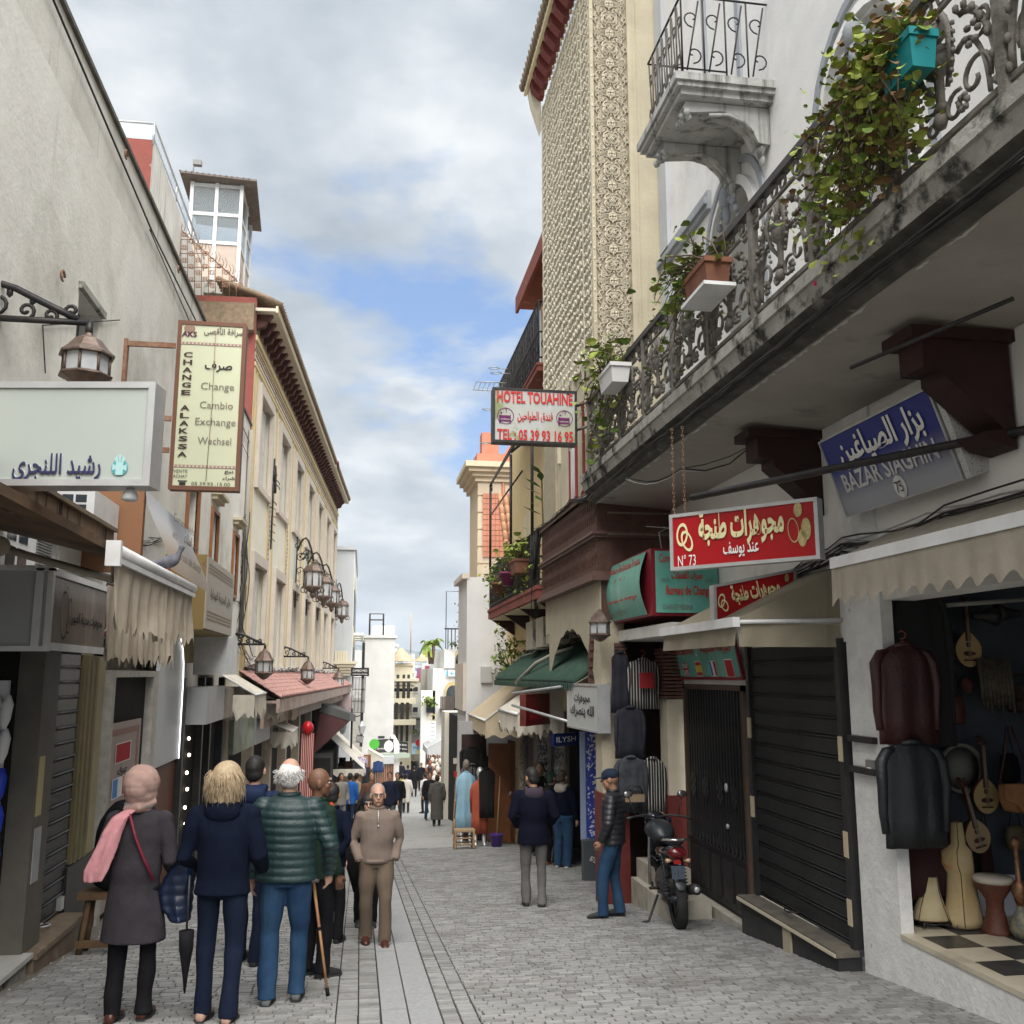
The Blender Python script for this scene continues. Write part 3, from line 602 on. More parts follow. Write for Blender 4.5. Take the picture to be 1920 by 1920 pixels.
def oud(label, u, v, scale, ang, y=7.25, neck=.5, face=woodl):
    c = at(u, v, y=y); t = thing('oud', label, 'oud', tuple(c), 'ouds in the music shop'); ca, sa = math.cos(ang), math.sin(ang)
    def Q(a, b, d=0): return c+Vector((a*ca-b*sa, -d, a*sa+b*ca))*1.0
    n = 26; out_ = []
    for i in range(n):
        a = 2*PI*i/n; x = math.sin(a)*.145; z = -math.cos(a)*.18
        if z > 0: x *= 1-.75*(z/.18)**1.6*.6
        out_.append((x*scale, z*scale))
    g = M(); rings = [[Q(p[0]*q, p[1]*q, .0-d) for p in out_] for q, d in ((1, 0), (.96, .04), (.8, .09), (.45, .12))]
    g.loft(rings); O('bowl', g, rosew, t)
    g = M(); g.add([Q(p[0], p[1], .003) for p in out_], [tuple(range(n))]); sb = O('soundboard', g, face, t)
    g = M()
    for (rx, bz, rr_) in ((0, .045, .028),): g.add([Q(rr_*scale*math.cos(a), bz*scale+rr_*scale*math.sin(a), .006) for a in [2*PI*i/12 for i in range(12)]], [tuple(range(12))])
    g.add([Q(.07*scale*math.cos(a)*(1+.15*math.cos(3*a)), -.045*scale+.025*scale*math.sin(a), .006) for a in [2*PI*i/14 for i in range(14)]], [tuple(range(14))]); O('rosette', g, rosew, sb)
    g = M(); g.slab([Q(-.06*scale, -.12*scale, .004), Q(.06*scale, -.12*scale, .004), Q(.06*scale, -.105*scale, .004), Q(-.06*scale, -.105*scale, .004)], (0, -.012, 0)); O('bridge', g, rosew, t)
    g = M(); a = .028*scale; g.slab([Q(-a, .08*scale, .012), Q(a, .08*scale, .012), Q(a*.75, (.18+neck*.55)*scale, .012), Q(-a*.75, (.18+neck*.55)*scale, .012)], (0, .03, 0)); O('neck', g, rosew, t)
    g = M(); pb0 = Q(0, (.18+neck*.55)*scale, .0); g.tube([pb0, Q(0, (.26+neck*.55)*scale, -.06)], .018, 5)
    for q in range(4): z = (.19+neck*.55+.02*q)*scale; g.tube([Q(-.05, z, -.01*q), Q(.05, z, -.01*q)], .004, 4)
    O('pegbox', g, rosew, t)
    g = M()
    for q in range(5): g.tube([Q((q-2)*.006, -.11*scale, .018), Q((q-2)*.005, (.18+neck*.55)*scale, .018)], .0012, 3)
    O('strings', g, mat('nylon_string', (.4, .38, .33)), t)
oud('pale oud with dark carved rosette hanging highest under the tube light', 1816, 1217, .82, 0); oud('honey coloured oud hanging upright beside the tooled leather bag', 1849, 1492, .78, 0, neck=.6)
oud('small tilted oud with pale rim hanging lowest, above the drum', 1833, 1567, .72, .22, 6.95, neck=.62, face=mat('light_brown_soundboard', (.33, .23, .13), rough=.5))
# lute hoops, tooled bag, bundles, hanging shoes
g = M(); g.lathe([(.19, -.01), (.2, .0), (.2, .04), (.18, .045), (.18, .0)], at(1800, 1440, y=7.36), 24, ax=Matrix.Rotation(PI/2, 3, 'X'))
g.lathe([(.17, .01), (.001, .011)], at(1800, 1440, y=7.36), 24, ax=Matrix.Rotation(PI/2, 3, 'X')); O('frame_drum', g, mat('dull_drum_skin', (.2, .2, .18), rough=.8), None, label='large round frame drum hung on the wall behind the ouds', cat='frame drum')
bag = thing('leather_bag', 'tan tooled leather shoulder bag with tasselled flap hanging in the music shop', 'bag', tuple(at(1905, 1500, y=7.1))); c = at(1908, 1495, y=7.1); lea = mat('tan_leather', (.36, .17, .07), (.28, .12, .05), 12, .5, .3, 40)
g = M(); g.lathe([(.02, -.12), (.13, -.1), (.17, 0), (.16, .1), (.02, .11)], c, 14, sy=.35); O('pouch', g, lea, bag)
g = M(); g.slab([c+Vector((a, -.066, b)) for a, b in ((-.16, .11), (.16, .11), (.17, -.0), (.06, -.05), (0, -.13), (-.06, -.05), (-.17, 0))], (0, -.015, 0)); O('flap', g, lea, bag); g = M(); g.ell(c+Vector((0, -.09, -.05)), (.02, .01, .02)); O('button', g, rosew, bag)
g = M(); g.tube([c+Vector((-.15, 0, .1)), c+Vector((-.02, 0, .55)), c+Vector((.0, 0, .56)), c+Vector((.15, 0, .1))], .008, 5); O('strap', g, rosew, bag)
g = M()
for i in range(9): x = at(1838+i*7, 1285, y=7.2); g.tube([x+Vector((0, 0, .22)), x+Vector((0, -.02, 0)), x+Vector((.02, 0, -.16-.03*(i % 3)))], [.018, .022, .012], 5)
O('belt_bundle', g, mat('dark_leather_straps', (.05, .045, .035), (.12, .1, .07), 30, .6), None, label='bundle of dark leather straps hanging under the topmost oud', cat='straps')
for lab, (u, v), s in (('left half of the pair of black drums hung by the tube light', (1845, 1155), 1), ('right half of the pair of black drums hung by the tube light', (1890, 1150), -1)):
    c = at(u, v, y=7.1); g = M(); rot = Matrix.Rotation(PI/2*s, 3, 'Y'); g.lathe([(.03, -.1), (.035, -.04), (.07, .06), (.085, .1)], c, 10, ax=rot); O('hand_drum', g, blackp, None, label=lab, cat='hand drum', group='black hand drums by the tube light')
g = M(); F1 = Face(at(1760, 1190, y=6.95), at(1783, 1192, y=6.95), at(1760, 1278, y=6.95)); F1.block(g, 0, 1, 0, 1, -.02, 0); O('black_board', g, mat('matt_black_board', (.012, .012, .014)), None, label='black board hanging at the shop doorway behind the burgundy jacket', cat='board')
g = M(); g.ell(at(1813, 1285, y=7.3), (.06, .04, .07), 10, 7); O('gourd', g, mat('dark_red_gourd', (.10, .03, .025), (.05, .02, .02), 20), None, label='dark red round gourd hanging left of the leather straps', cat='gourd')
for k, (u, lab) in enumerate(((1897, 'dark wall shelf with boxes at the right edge of the music shop'),)):
    t = thing('shelf', lab, 'shelf', tuple(at(u, 1320, y=7.3))); g = M(); F1 = Face(at(1890, 1262, y=7.3), at(1960, 1262, y=7.3), at(1890, 1335, y=7.3)); [F1.block(g, 0, 1, b, b+.04, 0, .2) for b in (0, .3, .95)]; O('board', g, rosew, t); g = M(); F1.block(g, .08, .9, .05, .28, .02, .15); F1.block(g, .1, .7, .34, .7, .02, .15); O('box', g, mat('dull_box', (.12, .09, .07), (.05, .05, .05), 9), t)
# leather lamps on wrought iron stands
parch = mat('goatskin_parchment', (.50, .40, .23), (.42, .31, .15), 5, .6, .3, 30, blotch=((.55, .13, .02), 3.2, .62, .7)); parch2 = mat('goatskin_plain', (.50, .42, .26), (.40, .32, .18), 6, .6, .3, 30)
def leatherlamp(label, u0, v0, u1, v1, prof, m, y, sides=4, a0=.5):
    b = at(u0, v0, y=y); tp = at(u1, v1, y=y); h = tp.z-b.z; t = thing('leather_lamp', label, 'lamp', tuple(b), 'goatskin lamps on the shop floor'); g = M(); rings = []
    for r, q, off in prof:
        rings.append([b+Vector((r*math.cos(a0+2*PI*j/(sides*5))*(1-.10*abs(math.sin(sides*PI*j/(sides*5)))) + off, r*.8*math.sin(a0+2*PI*j/(sides*5))*(1-.10*abs(math.sin(sides*PI*j/(sides*5)))), h*q)) for j in range(sides*5)])
    g.loft(rings, smooth=True); O('shade', g, m, t)
    g = M(); k = sides*5
    for j in range(0, k, 5): g.tube([r[j]*1.0 for r in rings], .004, 4)
    for r in (rings[0], rings[-1]): g.tube(r+[r[0]], .005, 4)
    O('stitching', g, mat('dark_stitching', (.08, .05, .03)), t)
    g = M(); r = prof[0][0]
    for j in range(4):
        a = PI/4+PI/2*j; q = b+Vector((r*.8*math.cos(a), r*.7*math.sin(a), 0)); g.tube([q, q+Vector((.03*math.cos(a), 0, -(b.z-SZ)*.5)), Vector((q.x+.05*math.cos(a), q.y, SZ+.01))], .006, 4); g.tube(spiral(q+Vector((0, 0, -(b.z-SZ)*.5)), Vector((1, 0, 0)), Vector((0, 0, 1)), .035, .008, 0, 7, 10), .004, 4)
    g.tube([b+Vector((r*.8*math.cos(a), r*.7*math.sin(a), -.02)) for a in [2*PI*i/10 for i in range(11)]], .005, 4); O('stand', g, iron, t)
leatherlamp('small flaring goatskin lamp on an iron stand nearest the white pier', 1746, 1722, 1755, 1642, [(.15, 0, 0), (.155, .04, 0), (.12, .3, 0), (.075, .65, .01), (.055, 1, .02)], parch2, 6.98)
leatherlamp('tall hourglass goatskin lamp with orange stain beside the drum', 1808, 1735, 1795, 1540, [(.155, 0, 0), (.15, .06, 0), (.12, .3, 0), (.105, .5, 0), (.125, .6, -.02), (.12, .72, -.02), (.06, .78, 0), (.045, 1, 0)], parch, 6.95, 5)
t = thing('goblet_drum', 'dark wooden goblet drum with pale skin standing on the checkered floor', 'drum', tuple(at(1870, 1755, y=6.75))); c = at(1870, 1752, y=6.75); H = at(1870, 1642, y=6.75).z-c.z
g = M(); g.lathe([(.10, 0), (.105, .03), (.085, .06), (.06, H*.45), (.065, H*.6), (.13, H*.85), (.135, H*.93)], c, 18); O('body', g, mat('carved_drum_wood', (.13, .045, .03), (.09, .03, .02), 14, .4, .3, 50), t)
g = M(); g.lathe([(.137, H*.9), (.142, H*.96), (.13, H), (.001, H+.002)], c, 18); O('skin', g, mat('drum_skin', (.5, .45, .38), (.4, .35, .3), 10, .6), t)
t = thing('hookah', 'tall brass and glass hookah at the right edge of the music shop', 'hookah', tuple(at(1917, 1755, y=6.6))); c = at(1919, 1758, y=6.6)
g = M(); g.lathe([(.07, 0), (.09, .05), (.075, .12), (.03, .19), (.025, .22)], c, 12); O('base', g, mat('hookah_glass', (.12, .14, .13), (.3, .25, .15), 20, .2), t); g = M(); g.lathe([(.02, .2), (.04, .26), (.055, .31), (.05, .36), (.02, .4), (.018, .62), (.04, .66), (.015, .7)], c, 10); O('stem', g, mat('dark_red_metal', (.16, .03, .03), (.3, .2, .1), 20, .3, metal=.5), t)
F1 = upright(1694, 1596, 1744, 1594, 1688, 7.1, False); t = lightbox('picture_frame', 'gilt framed red picture leaning behind the small goatskin lamp', F1, .03, mat('red_print', (.35, .02, .02), (.1, .08, .04), 4), mat('tarnished_gilt', (.2, .12, .05), rough=.5), .035, cat='picture'); g = M(); F1.block(g, .25, .75, .15, .85, .002, .004); O('picture_field', g, mat('scarlet_print', (.4, .03, .03), (.15, .1, .06), 9), t)
# jackets at the doorway
leath = mat('burgundy_leather', (.05, .012, .012), (.03, .009, .009), 3, .35, .4, 25, spec=.5); leathb = mat('black_leather', (.010, .013, .016), (.018, .022, .026), 3, .35, .4, 25, spec=.5)
garment('leather_jacket', 'burgundy leather jacket on an orange hanger beside the white pier', at(1692, 1208, y=6.72), .47, .74, leath, flare=1.02, zipc=mat('dull_zip', (.25, .22, .15)))
garment('leather_jacket', 'black leather jacket hanging directly below the burgundy one', at(1706, 1390, y=6.70), .49, .76, leathb, flare=1.0, hanger=False, seed=4)
strp = mat('black_striped_wool', (.02, .02, .022), rough=.9, stripe=((.16, .15, .13), (.0, .0, 9), .86, 1.0, 1.5))
garment('djellaba', 'black striped djellaba hung high behind the burgundy jacket', at(1722, 1096, y=6.9), .42, 1.25, strp, flare=1.1, hanger=False, cat='djellaba', seed=7)
garment('djellaba', 'dark striped wool djellaba whose hem shows below the black leather jacket', at(1724, 1470, y=7.0), .44, .82, mat('maroon_striped_wool', (.04, .015, .015), rough=.9, stripe=((.2, .17, .14), (0, 0, 8), .85, 1.0, 1.5)), flare=1.15, hanger=False, cat='djellaba', sleeves=False, seed=8)
bx('green_cloth', 4.36, 4.52, 7.2, 7.26, SZ, .55, mat('dark_green_cloth', (.015, .05, .02), rough=.9), None, label='dark green cloth hanging between the two goatskin lamps', cat='cloth')
g = M(); F1 = Face(at(1820, 1640, y=7.2), at(1905, 1640, y=7.2), at(1832, 1735, y=7.2)); F1.quad(g, 0, 1, 0, 1, 0); o = O('white_sheet', g, mat('pale_sheet', (.45, .46, .52), rough=.8), None, label='pale sheet of board leaning behind the goblet drum', cat='board'); o.data.update()
# small marks on the pier: switch box, black cable clips, plate
g = M(); F1 = Face(at(1598, 1352, x=XR-.01), at(1626, 1352, x=XR-.01), at(1598, 1395, x=XR-.01)); g.box(XR-.05, XR-.001, 6.98, 7.36, 1.02, 1.07); g.box(XR-.05, XR-.001, 6.98, 7.36, .78, .83); O('door_hinge', g, blackp, None, label='black iron hinge straps fixed across the white pier', cat='hinge')
t = thing('meter_box', 'small grey meter box on the white pier beside the leather jackets', 'box', (XR, 7, .6)); g = M(); F1 = Face(at(1628, 1424, x=XR-.01), at(1641, 1424, x=XR-.01), at(1628, 1448, x=XR-.01)); g.box(XR-.03, XR-.001, F1.P(1, 0).y, F1.P(0, 0).y, F1.P(0, 0).z, F1.P(0, 1).z); O('housing', g, mat('meter_grey', (.2, .2, .19), rough=.5), t); g = M(); g.box(XR-.034, XR-.03, F1.P(.8, 0).y, F1.P(.2, 0).y, F1.P(0, .15).z, F1.P(0, .45).z); O('dial', g, inkw, t)
# awning over the music shop
xa = 3.42; A = at(1563, 1062, x=xa); Bz = A.z
aw = thing('awning', 'taupe canvas awning with scalloped valance over the music shop', 'awning', (xa, 5, Bz), 'shop awnings')
g = M(); g.box(xa-.03, xa+.03, 1, A.y, Bz-.02, Bz+.06); O('front_bar', g, whitemet, aw)
g = M(); g.add([(xa, 1, Bz+.04), (xa, A.y, Bz+.04), (XR, A.y, Bz+.3), (XR, 1, Bz+.3)], [(0, 1, 2, 3)]); O('canopy', g, canvas, aw)
g = M(); cloth(g, (xa-.02, A.y, Bz), (xa-.02, 2.2, Bz), .27, 170, .008, .12, 23, rows=4); O('valance', g, canvas, aw)
# ================================================================ RIGHT: rolling shutter, iron gate
zs = at(1605, 1775, x=XR).z; ys0, ys1 = 7.42, 9.38
st = thing('roller_shutter', 'closed black roller shutter with ribbed slats between the white pier and the iron gate', 'shutter', (XR, 8.4, zs))
n = 15; zt = 1.82; dz = (zt-zs)/n
sm = None
for i in range(n):
    g = M(); z0 = zs+i*dz
    g.box(XR-.02, XR+.02, ys0+.07, ys1-.07, z0+.03, z0+dz-.002); g.tube([(XR-.022, ys0+.07, z0+.013), (XR-.022, ys1-.07, z0+.013)], .009, 6)
    g.tube([(XR-.02, ys0+.07, z0+.04), (XR-.02, ys1-.07, z0+.04)], .006, 5)
    if sm is None: sm = g.data('slat', shut_m); z00 = z0
    o = link('slat', sm, st); o.location = o.location+Vector((0, 0, z0-z00))
[bx('guide_rail', XR-.06, XR+.03, a, a+.07, zs, zt+.03, blackp, st) for a in (ys0, ys1-.07)]
g = M(); [g.box(XR-.066, XR-.05, y-.035, y+.035, z, z+.2) for y, z in ((ys0+.04, .85), (ys0+.04, .1), (ys0+.04, -.42), (ys1-.04, .92), (ys1-.04, .15))]; O('tape_patch', g, mat('beige_tape', (.5, .42, .3), rough=.7), st)
bx('back_sheet', XR+.021, XR+.03, ys0+.07, ys1-.07, zs, zt, blackp, st); g = M(); g.tube(spiral((XR-.05, 8.5, zs+.05), Vector((0, 1, 0)), Vector((-1, 0, 0)), .09, .09, 0, PI, 8), .008, 5); O('pull_handle', g, iron, st)  # back sheet added so no sky shows through the slat gaps
zo = at(1616, 1812, z=zs); t = thing('sill_step', 'black painted step with worn wooden top under the roller shutter', 'step', (3.8, 8.4, gz(8.4))); xo = 3.72
g = M(); g.hexa([(xo+.03, ys0, gz(ys0)-.1), (XR, ys0, gz(ys0)-.1), (XR, ys1, gz(ys1)-.1), (xo+.03, ys1, gz(ys1)-.1)], [(xo+.03, ys0, zs-.05), (XR, ys0, zs-.05), (XR, ys1, zs-.05), (xo+.03, ys1, zs-.05)]); O('riser', g, mat('peeling_black_paint', (.025, .025, .028), (.04, .04, .04), 5, .6, .3, 20, blotch=((.2, .19, .17), 2.4, .64, .68)), t)
g = M(); g.box(xo, XR-.03, ys0-.02, ys1+.02, zs-.05, zs-.004); O('tread', g, mat('worn_dark_board', (.09, .085, .075), (.16, .14, .11), 6, .7, .4, 40), t); g = M(); g.box(xo-.012, xo-.001, ys0-.02, ys1+.02, zs-.045, zs-.02); O('edge_strip', g, mat('cream_strip', (.5, .45, .35), rough=.6), t)
O('patch', M().box(xo+.01, xo+.029, 8.25, 8.4, gz(8.3)-.02, zs-.06), mat('beige_patch', (.36, .32, .24), rough=.8), t)
ga = thing('iron_gate', 'black barred iron gate with lozenge ornaments beside the roller shutter', 'gate', (XR, 10.4, -.9)); gy0, gy1, gz0, gz1 = 9.5, 11.38, -.94, 1.44
g = M(); [g.box(XR-.05, XR+.03, a, b, c, d) for a, b, c, d in ((gy0, gy0+.06, gz0, gz1), (gy1-.06, gy1, gz0, gz1), (gy0, gy1, gz1-.06, gz1))]; O('frame', g, mat('rusty_brown_frame', (.09, .055, .04), (.06, .045, .035), 6, .7), ga)
bm = M().box(XR-.03, XR-.008, -.01, .01, -.3, gz1-.06).data('bar', blackp)
for i in range(20): o = link('bar', bm, ga); o.location = o.location+Vector((0, gy0+.12+i*.087, 0))
g = M(); g.box(XR-.0, XR+.03, gy0+.06, gy1-.06, gz0, gz1-.06); O('back_sheet', g, mat('black_sheet', (.012, .012, .014), rough=.5), ga)
pmsh = M(); pmsh.box(XR-.035, XR-.001, .02, .36, gz0+.05, -.36); pmsh.box(XR-.05, XR-.036, .06, .32, gz0+.12, -.42); pmsh = pmsh.data('panel', blackp)
for i in range(5): o = link('panel', pmsh, ga); o.location = o.location+Vector((0, gy0+.06+i*.35, 0))
g = M()
for c in (9.85, 10.25, 10.7, 11.1):
    for (a, b) in ((0, 0), (.055, .05), (-.055, .05), (.055, -.05), (-.055, -.05), (0, .1), (0, -.1)): g.slab([(XR-.04, c+a-.03, .28+b), (XR-.04, c+a, .28+b+.05), (XR-.04, c+a+.03, .28+b), (XR-.04, c+a, .28+b-.05)], (-.008, 0, 0))
O('lozenge_ornament', g, blackp, ga)
g = M(); [g.slab([(XR-.04, gy0+.1+i*.11, -.34), (XR-.04, gy0+.13+i*.11, -.22), (XR-.04, gy0+.16+i*.11, -.34)], (-.01, 0, 0)) for i in range(15)]; g.box(XR-.05, XR-.03, gy0+.06, gy1-.06, -.36, -.33); O('spear_row', g, blackp, ga)
g = M(); g.ell((XR-.05, 10.05, .35), (.02, .03, .05)); g.ell((XR-.05, 10.05, -.05), (.02, .03, .03)); O('lock', g, alu, ga)
g = M(); g.hexa([(3.86, gy0, gz(gy0)-.1), (XR+.02, gy0, gz(gy0)-.1), (XR+.02, gy1, gz(gy1)-.1), (3.86, gy1, gz(gy1)-.1)], [(3.84, gy0, gz0), (XR+.02, gy0, gz0), (XR+.02, gy1, gz0), (3.84, gy1, gz0)]); O('step', g, marble, None, label='narrow marble step running under the black iron gate', cat='step')
# canvas awning over the shutter (seen from its side)
xo2 = at(1374, 1165, y=7.5).x; za = at(1374, 1165, y=7.5).z; zw = at(1602, 1062, y=7.4).z
aw = thing('awning', 'olive canvas awning with hanging side flap over the roller shutter', 'awning', (3.4, 8, za), 'shop awnings')
g = M(); g.add([(xo2, 7.45, za), (xo2, 9.35, za), (XR, 9.35, zw), (XR, 7.45, zw)], [(0, 1, 2, 3)]); O('canopy', g, canvas2, aw)
g = M(); g.add([(xo2, 7.45, za), (XR, 7.45, zw), (XR, 7.45, za+.03), (xo2+.05, 7.45, za-.01)], [(0, 1, 2, 3)]); O('side_panel', g, canvas2, aw)
g = M(); cloth(g, (xo2+.02, 7.44, za-.02), (XR-.02, 7.44, za-.02), .19, 40, .012, 0, 3); cloth(g, (xo2, 9.35, za-.01), (xo2, 7.44, za-.01), .19, 30, .012, 0, 3); O('valance', g, canvas2, aw)
g = M(); g.box(xo2-.04, xo2+.02, 7.40, 9.38, za-.05, za+.03); g.tube([(xo2, 7.42, za-.01), (XR, 7.42, za+.015)], .018, 5); O('front_bar', g, whitemet, aw)
# ---- signs on the right
F = Face(at(1536, 829, x=3.62), at(1740, 746, x=3.62), at(1575, 975, x=3.84))
TL = at(1536, 829, x=3.62); TR = Vector((3.62, at(1742, 746, x=3.62).y, TL.z)); BL = Vector((3.84, TL.y+.02, at(1575, 975, x=3.84).z)); F = Face(TL, TR, BL)
bs = lightbox('bazaar_sign', 'tilted blue to silver bazaar sign with white Arabic and Latin lettering and number 75', F, .16, grad('blue_silver_print', (.36, .38, .42), (.03, .04, .22), BL.z+.1, TL.z-.25), alu, .012)
line(bs, F, 'بزار الصياغين', .52, .73, .26, inkw, width=F.w*.74, bold=.01); line(bs, F, 'BAZAR SIAGHIN', .50, .40, .2, mat('pale_outline_lettering', (.6, .6, .62)), width=F.w*.82, bold=.02)
O('number_disc', disc(F, .55, .15, .075, .085), mat('white_disc', (.7, .7, .7)), bs); line(bs, F, '75', .55, .15, .12, ink, width=.09, out=.012)
g = M(); F.block(g, 1.01, 1.05, 0, 1, -.25, -.002); O('perforated_side', g, mat('perforated_white', (.5, .5, .49), rough=.5, spots=((.15, .15, .15), 60, .22)), bs)
F = upright(1256, 966, 1532, 932, 1070, 7.72)
rs = lightbox('jewellery_sign', 'large red jewellery sign with cream Arabic lettering, rings and number 73, hung by chains', F, .1, mat('red_sign_face', (.36, .008, .012), rough=.3), alu, .028, group='red jewellery signs')
def jewel(rs, F, k=1):
    line(rs, F, 'مجوهرات طنجة', .50, .66, .30*k, inky, width=F.w*.58, bold=.02); line(rs, F, 'عند يوسف', .50, .27, .15*k, inkw, width=F.w*.24); line(rs, F, 'N° 73', .12, .16, .13*k, inkw, width=F.w*.13)
    O('ring_emblem', ring(F, .09, .62, .055*k, .10*k, .28, -.1), inky, rs); O('ring_emblem', ring(F, .125, .5, .05*k, .095*k, .28, .35, out=.009), inky, rs)
    g = M()
    for a, b, sa, sb, rt in ((.88, .83, .035, .06, .1), (.925, .5, .04, .09, -.5), (.90, .36, .035, .07, -.4)):
        F2 = disc(F, a, b, sa*k, sb*k, .009, 12); g.add(F2.v, F2.f)
    O('flower_emblem', g, mat('gold_print', (.55, .48, .25), (.4, .3, .12), 40), rs); O('ring_emblem', ring(F, .845, .5, .045*k, .10*k, .12, .1), mat('gold_print', (.5, .4, .2)), rs)
jewel(rs, F)
g = M()
for u in (1258, 1282):
    a = at(u, 850, y=7.8); b = F.P(.02 if u < 1270 else .10, 1, -.03)
    a = Vector((b.x, b.y, 3.68)); k = int((a-b).length/.035)
    for i in range(k): p = b.lerp(a, (i+.5)/k); g.tube(spiral(p, Vector((1, 0, 0)) if i % 2 else Vector((0, 1, 0)), Vector((0, 0, 1)), .012, .012, 0, 2*PI, 6), .004, 3)
O('chain', g, rust, rs)
F = upright(1337, 1097, 1492, 1066, 1182, 8.0, False)
rs = lightbox('jewellery_sign', 'smaller red jewellery sign half hidden behind the olive awning', F, .1, MC['red_sign_face'], alu, .025, group='red jewellery signs'); jewel(rs, F, .62)
# currency exchange box
cg = mat('sea_green_print', (.11, .36, .30), (.17, .42, .35), 2, .35, streak=((.33, .5, .42), 5, .5, .8)); rp_ = mat('dark_red_enamel', (.20, .015, .025), rough=.4)
z0, z1 = 2.2, 2.95; y0, y1 = 10.15, 12.05
cb = thing('exchange_sign', 'sea green currency exchange light box with red edges above the clothes shop door', 'sign', (3.5, 11, z0))
g = M(); g.box(3.16, XR-.01, y0+.02, y1, z0, z1); O('box', g, rp_, cb)
g = M(); vs = []
for i in range(9):
    q = i/8; xx = 3.15-.09*math.sin(PI*q)
    for yy in (y0+.16, y1-.02): vs.append((xx, yy, z0+.02+(z1-z0-.04)*q))
g.add(vs, [(2*i, 2*i+1, 2*i+3, 2*i+2) for i in range(8)], smooth=True); O('face', g, cg, cb)
F = Face((3.2, y0, z1-.03), (XR-.02, y0, z1-.03), (3.2, y0, z0+.03)); g = M(); F.quad(g, 0, 1, 0, 1, .002); O('face', g, cg, cb)
F2 = Face((3.07, y1-.02, z1-.03), (3.07, y0+.14, z1-.03), (3.07, y1-.02, z0+.03))
for FF, k in ((F, .62), (F2, 1)):
    o_ = .006 if FF is F else .0
    q = lambda b: o_ if FF is F else -.03-.055*(1-math.sin(PI*b))+.025
    w = FF.w
    line(cb, FF, 'Currency Exchange Point', .5, .86, .13, inkr, width=w*.88, bold=.015, out=q(.86)+.004); line(cb, FF, 'صرف العملات', .5, .6, .13, inkr, width=w*.5, out=q(.6)+.004)
    line(cb, FF, 'Bureau de Change', .52, .34, .14, inkr, width=w*.72, bold=.02, out=q(.34)+.004); line(cb, FF, 'CHANGE MEDINA', .34, .09, .08, inkg, width=w*.48, out=q(.1)+.004)
    line(cb, FF, 'VENTE', .15, .52, .07, inkg, width=w*.14, out=q(.5)+.004); line(cb, FF, 'ACHAT', .86, .52, .07, inkg, width=w*.12, out=q(.5)+.004)
g = M()
for i in range(6): p = Vector((3.4+.1*i, 10.5, z1)); g.tube([p, p+Vector((.08*math.sin(i*2), .1, .25+.05*(i % 3))), p+Vector((.2*math.cos(i*3), .3, .35))], .006, 4)
O('loose_wire', g, cablew, cb)
t = thing('canopy_slab', 'chipped white concrete canopy slab below the sea green exchange sign', 'canopy', (3.5, 10.5, 2.0)); g = M(); g.box(3.22, XR-.001, 9.7, 12.0, 1.97, 2.1); O('slab', g, mat('chipped_white_concrete', (.62, .61, .58), (.5, .49, .46), 4, .9, .5, 20, blotch=((.2, .19, .17), 5, .6, .68)), t)
TL = at(1247, 1208, x=XR-.12); TR = Vector((XR-.12, at(1376, 1187, x=XR-.12).y, TL.z)); F = Face(TL, TR, Vector((XR-.03, TL.y, at(1255, 1273, x=XR-.03).z)))
cm = lightbox('exchange_board', 'small sea green exchange board with five little flags above the iron gate', F, .02, MC['sea_green_print'], rp_, .03)
line(cm, F, 'CHANGE MEDINA', .24, .75, .1, inkr, width=F.w*.38, bold=.02); line(cm, F, 'صرافة المدينة', .74, .78, .13, inkr, width=F.w*.4); O('emblem', ring(F, .47, .74, .04, .06, .3), inkw, cm)
fl_r = mat('flag_red', (.38, .02, .025)); fl_w = mat('flag_white', (.7, .7, .68)); fl_b = mat('flag_blue', (.04, .15, .5)); fl_y = mat('flag_yellow', (.65, .45, .05)); fl_g = mat('flag_green', (.03, .2, .08)); fl_n = mat('flag_navy', (.03, .04, .2))
def flag(par, F, a, b, w, h, bands, vert, out=.008, name='flag'):
    """printed flag: colour bands with their shares"""
    g = M(); ms = []; p = 0; T = sum(s for _, s in bands)
    F.quad(g, a-w*.55, a+w*.55, b-h*.56, b+h*.56, out-.001, 0); ms.append(fl_w)
    for m, s in bands:
        q0, q1 = p/T, (p+s)/T; p += s; ms.append(m)
        if vert: F.quad(g, a-w/2+w*q0, a-w/2+w*q1, b-h/2, b+h/2, out, len(ms)-1)
        else: F.quad(g, a-w/2, a+w/2, b+h/2-h*q1, b+h/2-h*q0, out, len(ms)-1)
    return O(name, g, ms, par)
def jack(par, F, a, b, w, h, out=.008):
    g = M(); F.quad(g, a-w/2, a+w/2, b-h/2, b+h/2, out, 0)
    for k, (wd, m, o2) in enumerate(((.12, 1, .001), (.05, 2, .002))):
        for s in (-1, 1):
            A0 = F.P(a-w/2, b-s*h/2, out+o2); B0 = F.P(a+w/2, b+s*h/2, out+o2); n_ = (B0-A0).cross(F.n).normalized()*wd*h*F.h; g.add([A0-n_, A0+n_, B0+n_, B0-n_], [(0, 1, 2, 3)], m)
    for wd, m, o2 in ((.16, 1, .003), (.09, 2, .004)): F.quad(g, a-w/2, a+w/2, b-h*wd, b+h*wd, out+o2, m); F.quad(g, a-h*wd*F.h/F.w, a+h*wd*F.h/F.w, b-h/2, b+h/2, out+o2, m)
    return O('flag', g, [fl_n, fl_w, fl_r], par)
flag(cm, F, .08, .28, .09, .34, [(fl_b, 1), (fl_y, 1), (fl_w, 1)], False); jack(cm, F, .26, .28, .08, .34); flag(cm, F, .46, .28, .08, .36, [(fl_r, 1), (fl_y, 2), (fl_r, 1)], False); flag(cm, F, .66, .28, .08, .36, [(fl_b, 1), (fl_w, 1), (fl_r, 1)], True); flag(cm, F, .87, .28, .09, .4, [(fl_r, 1)], False)
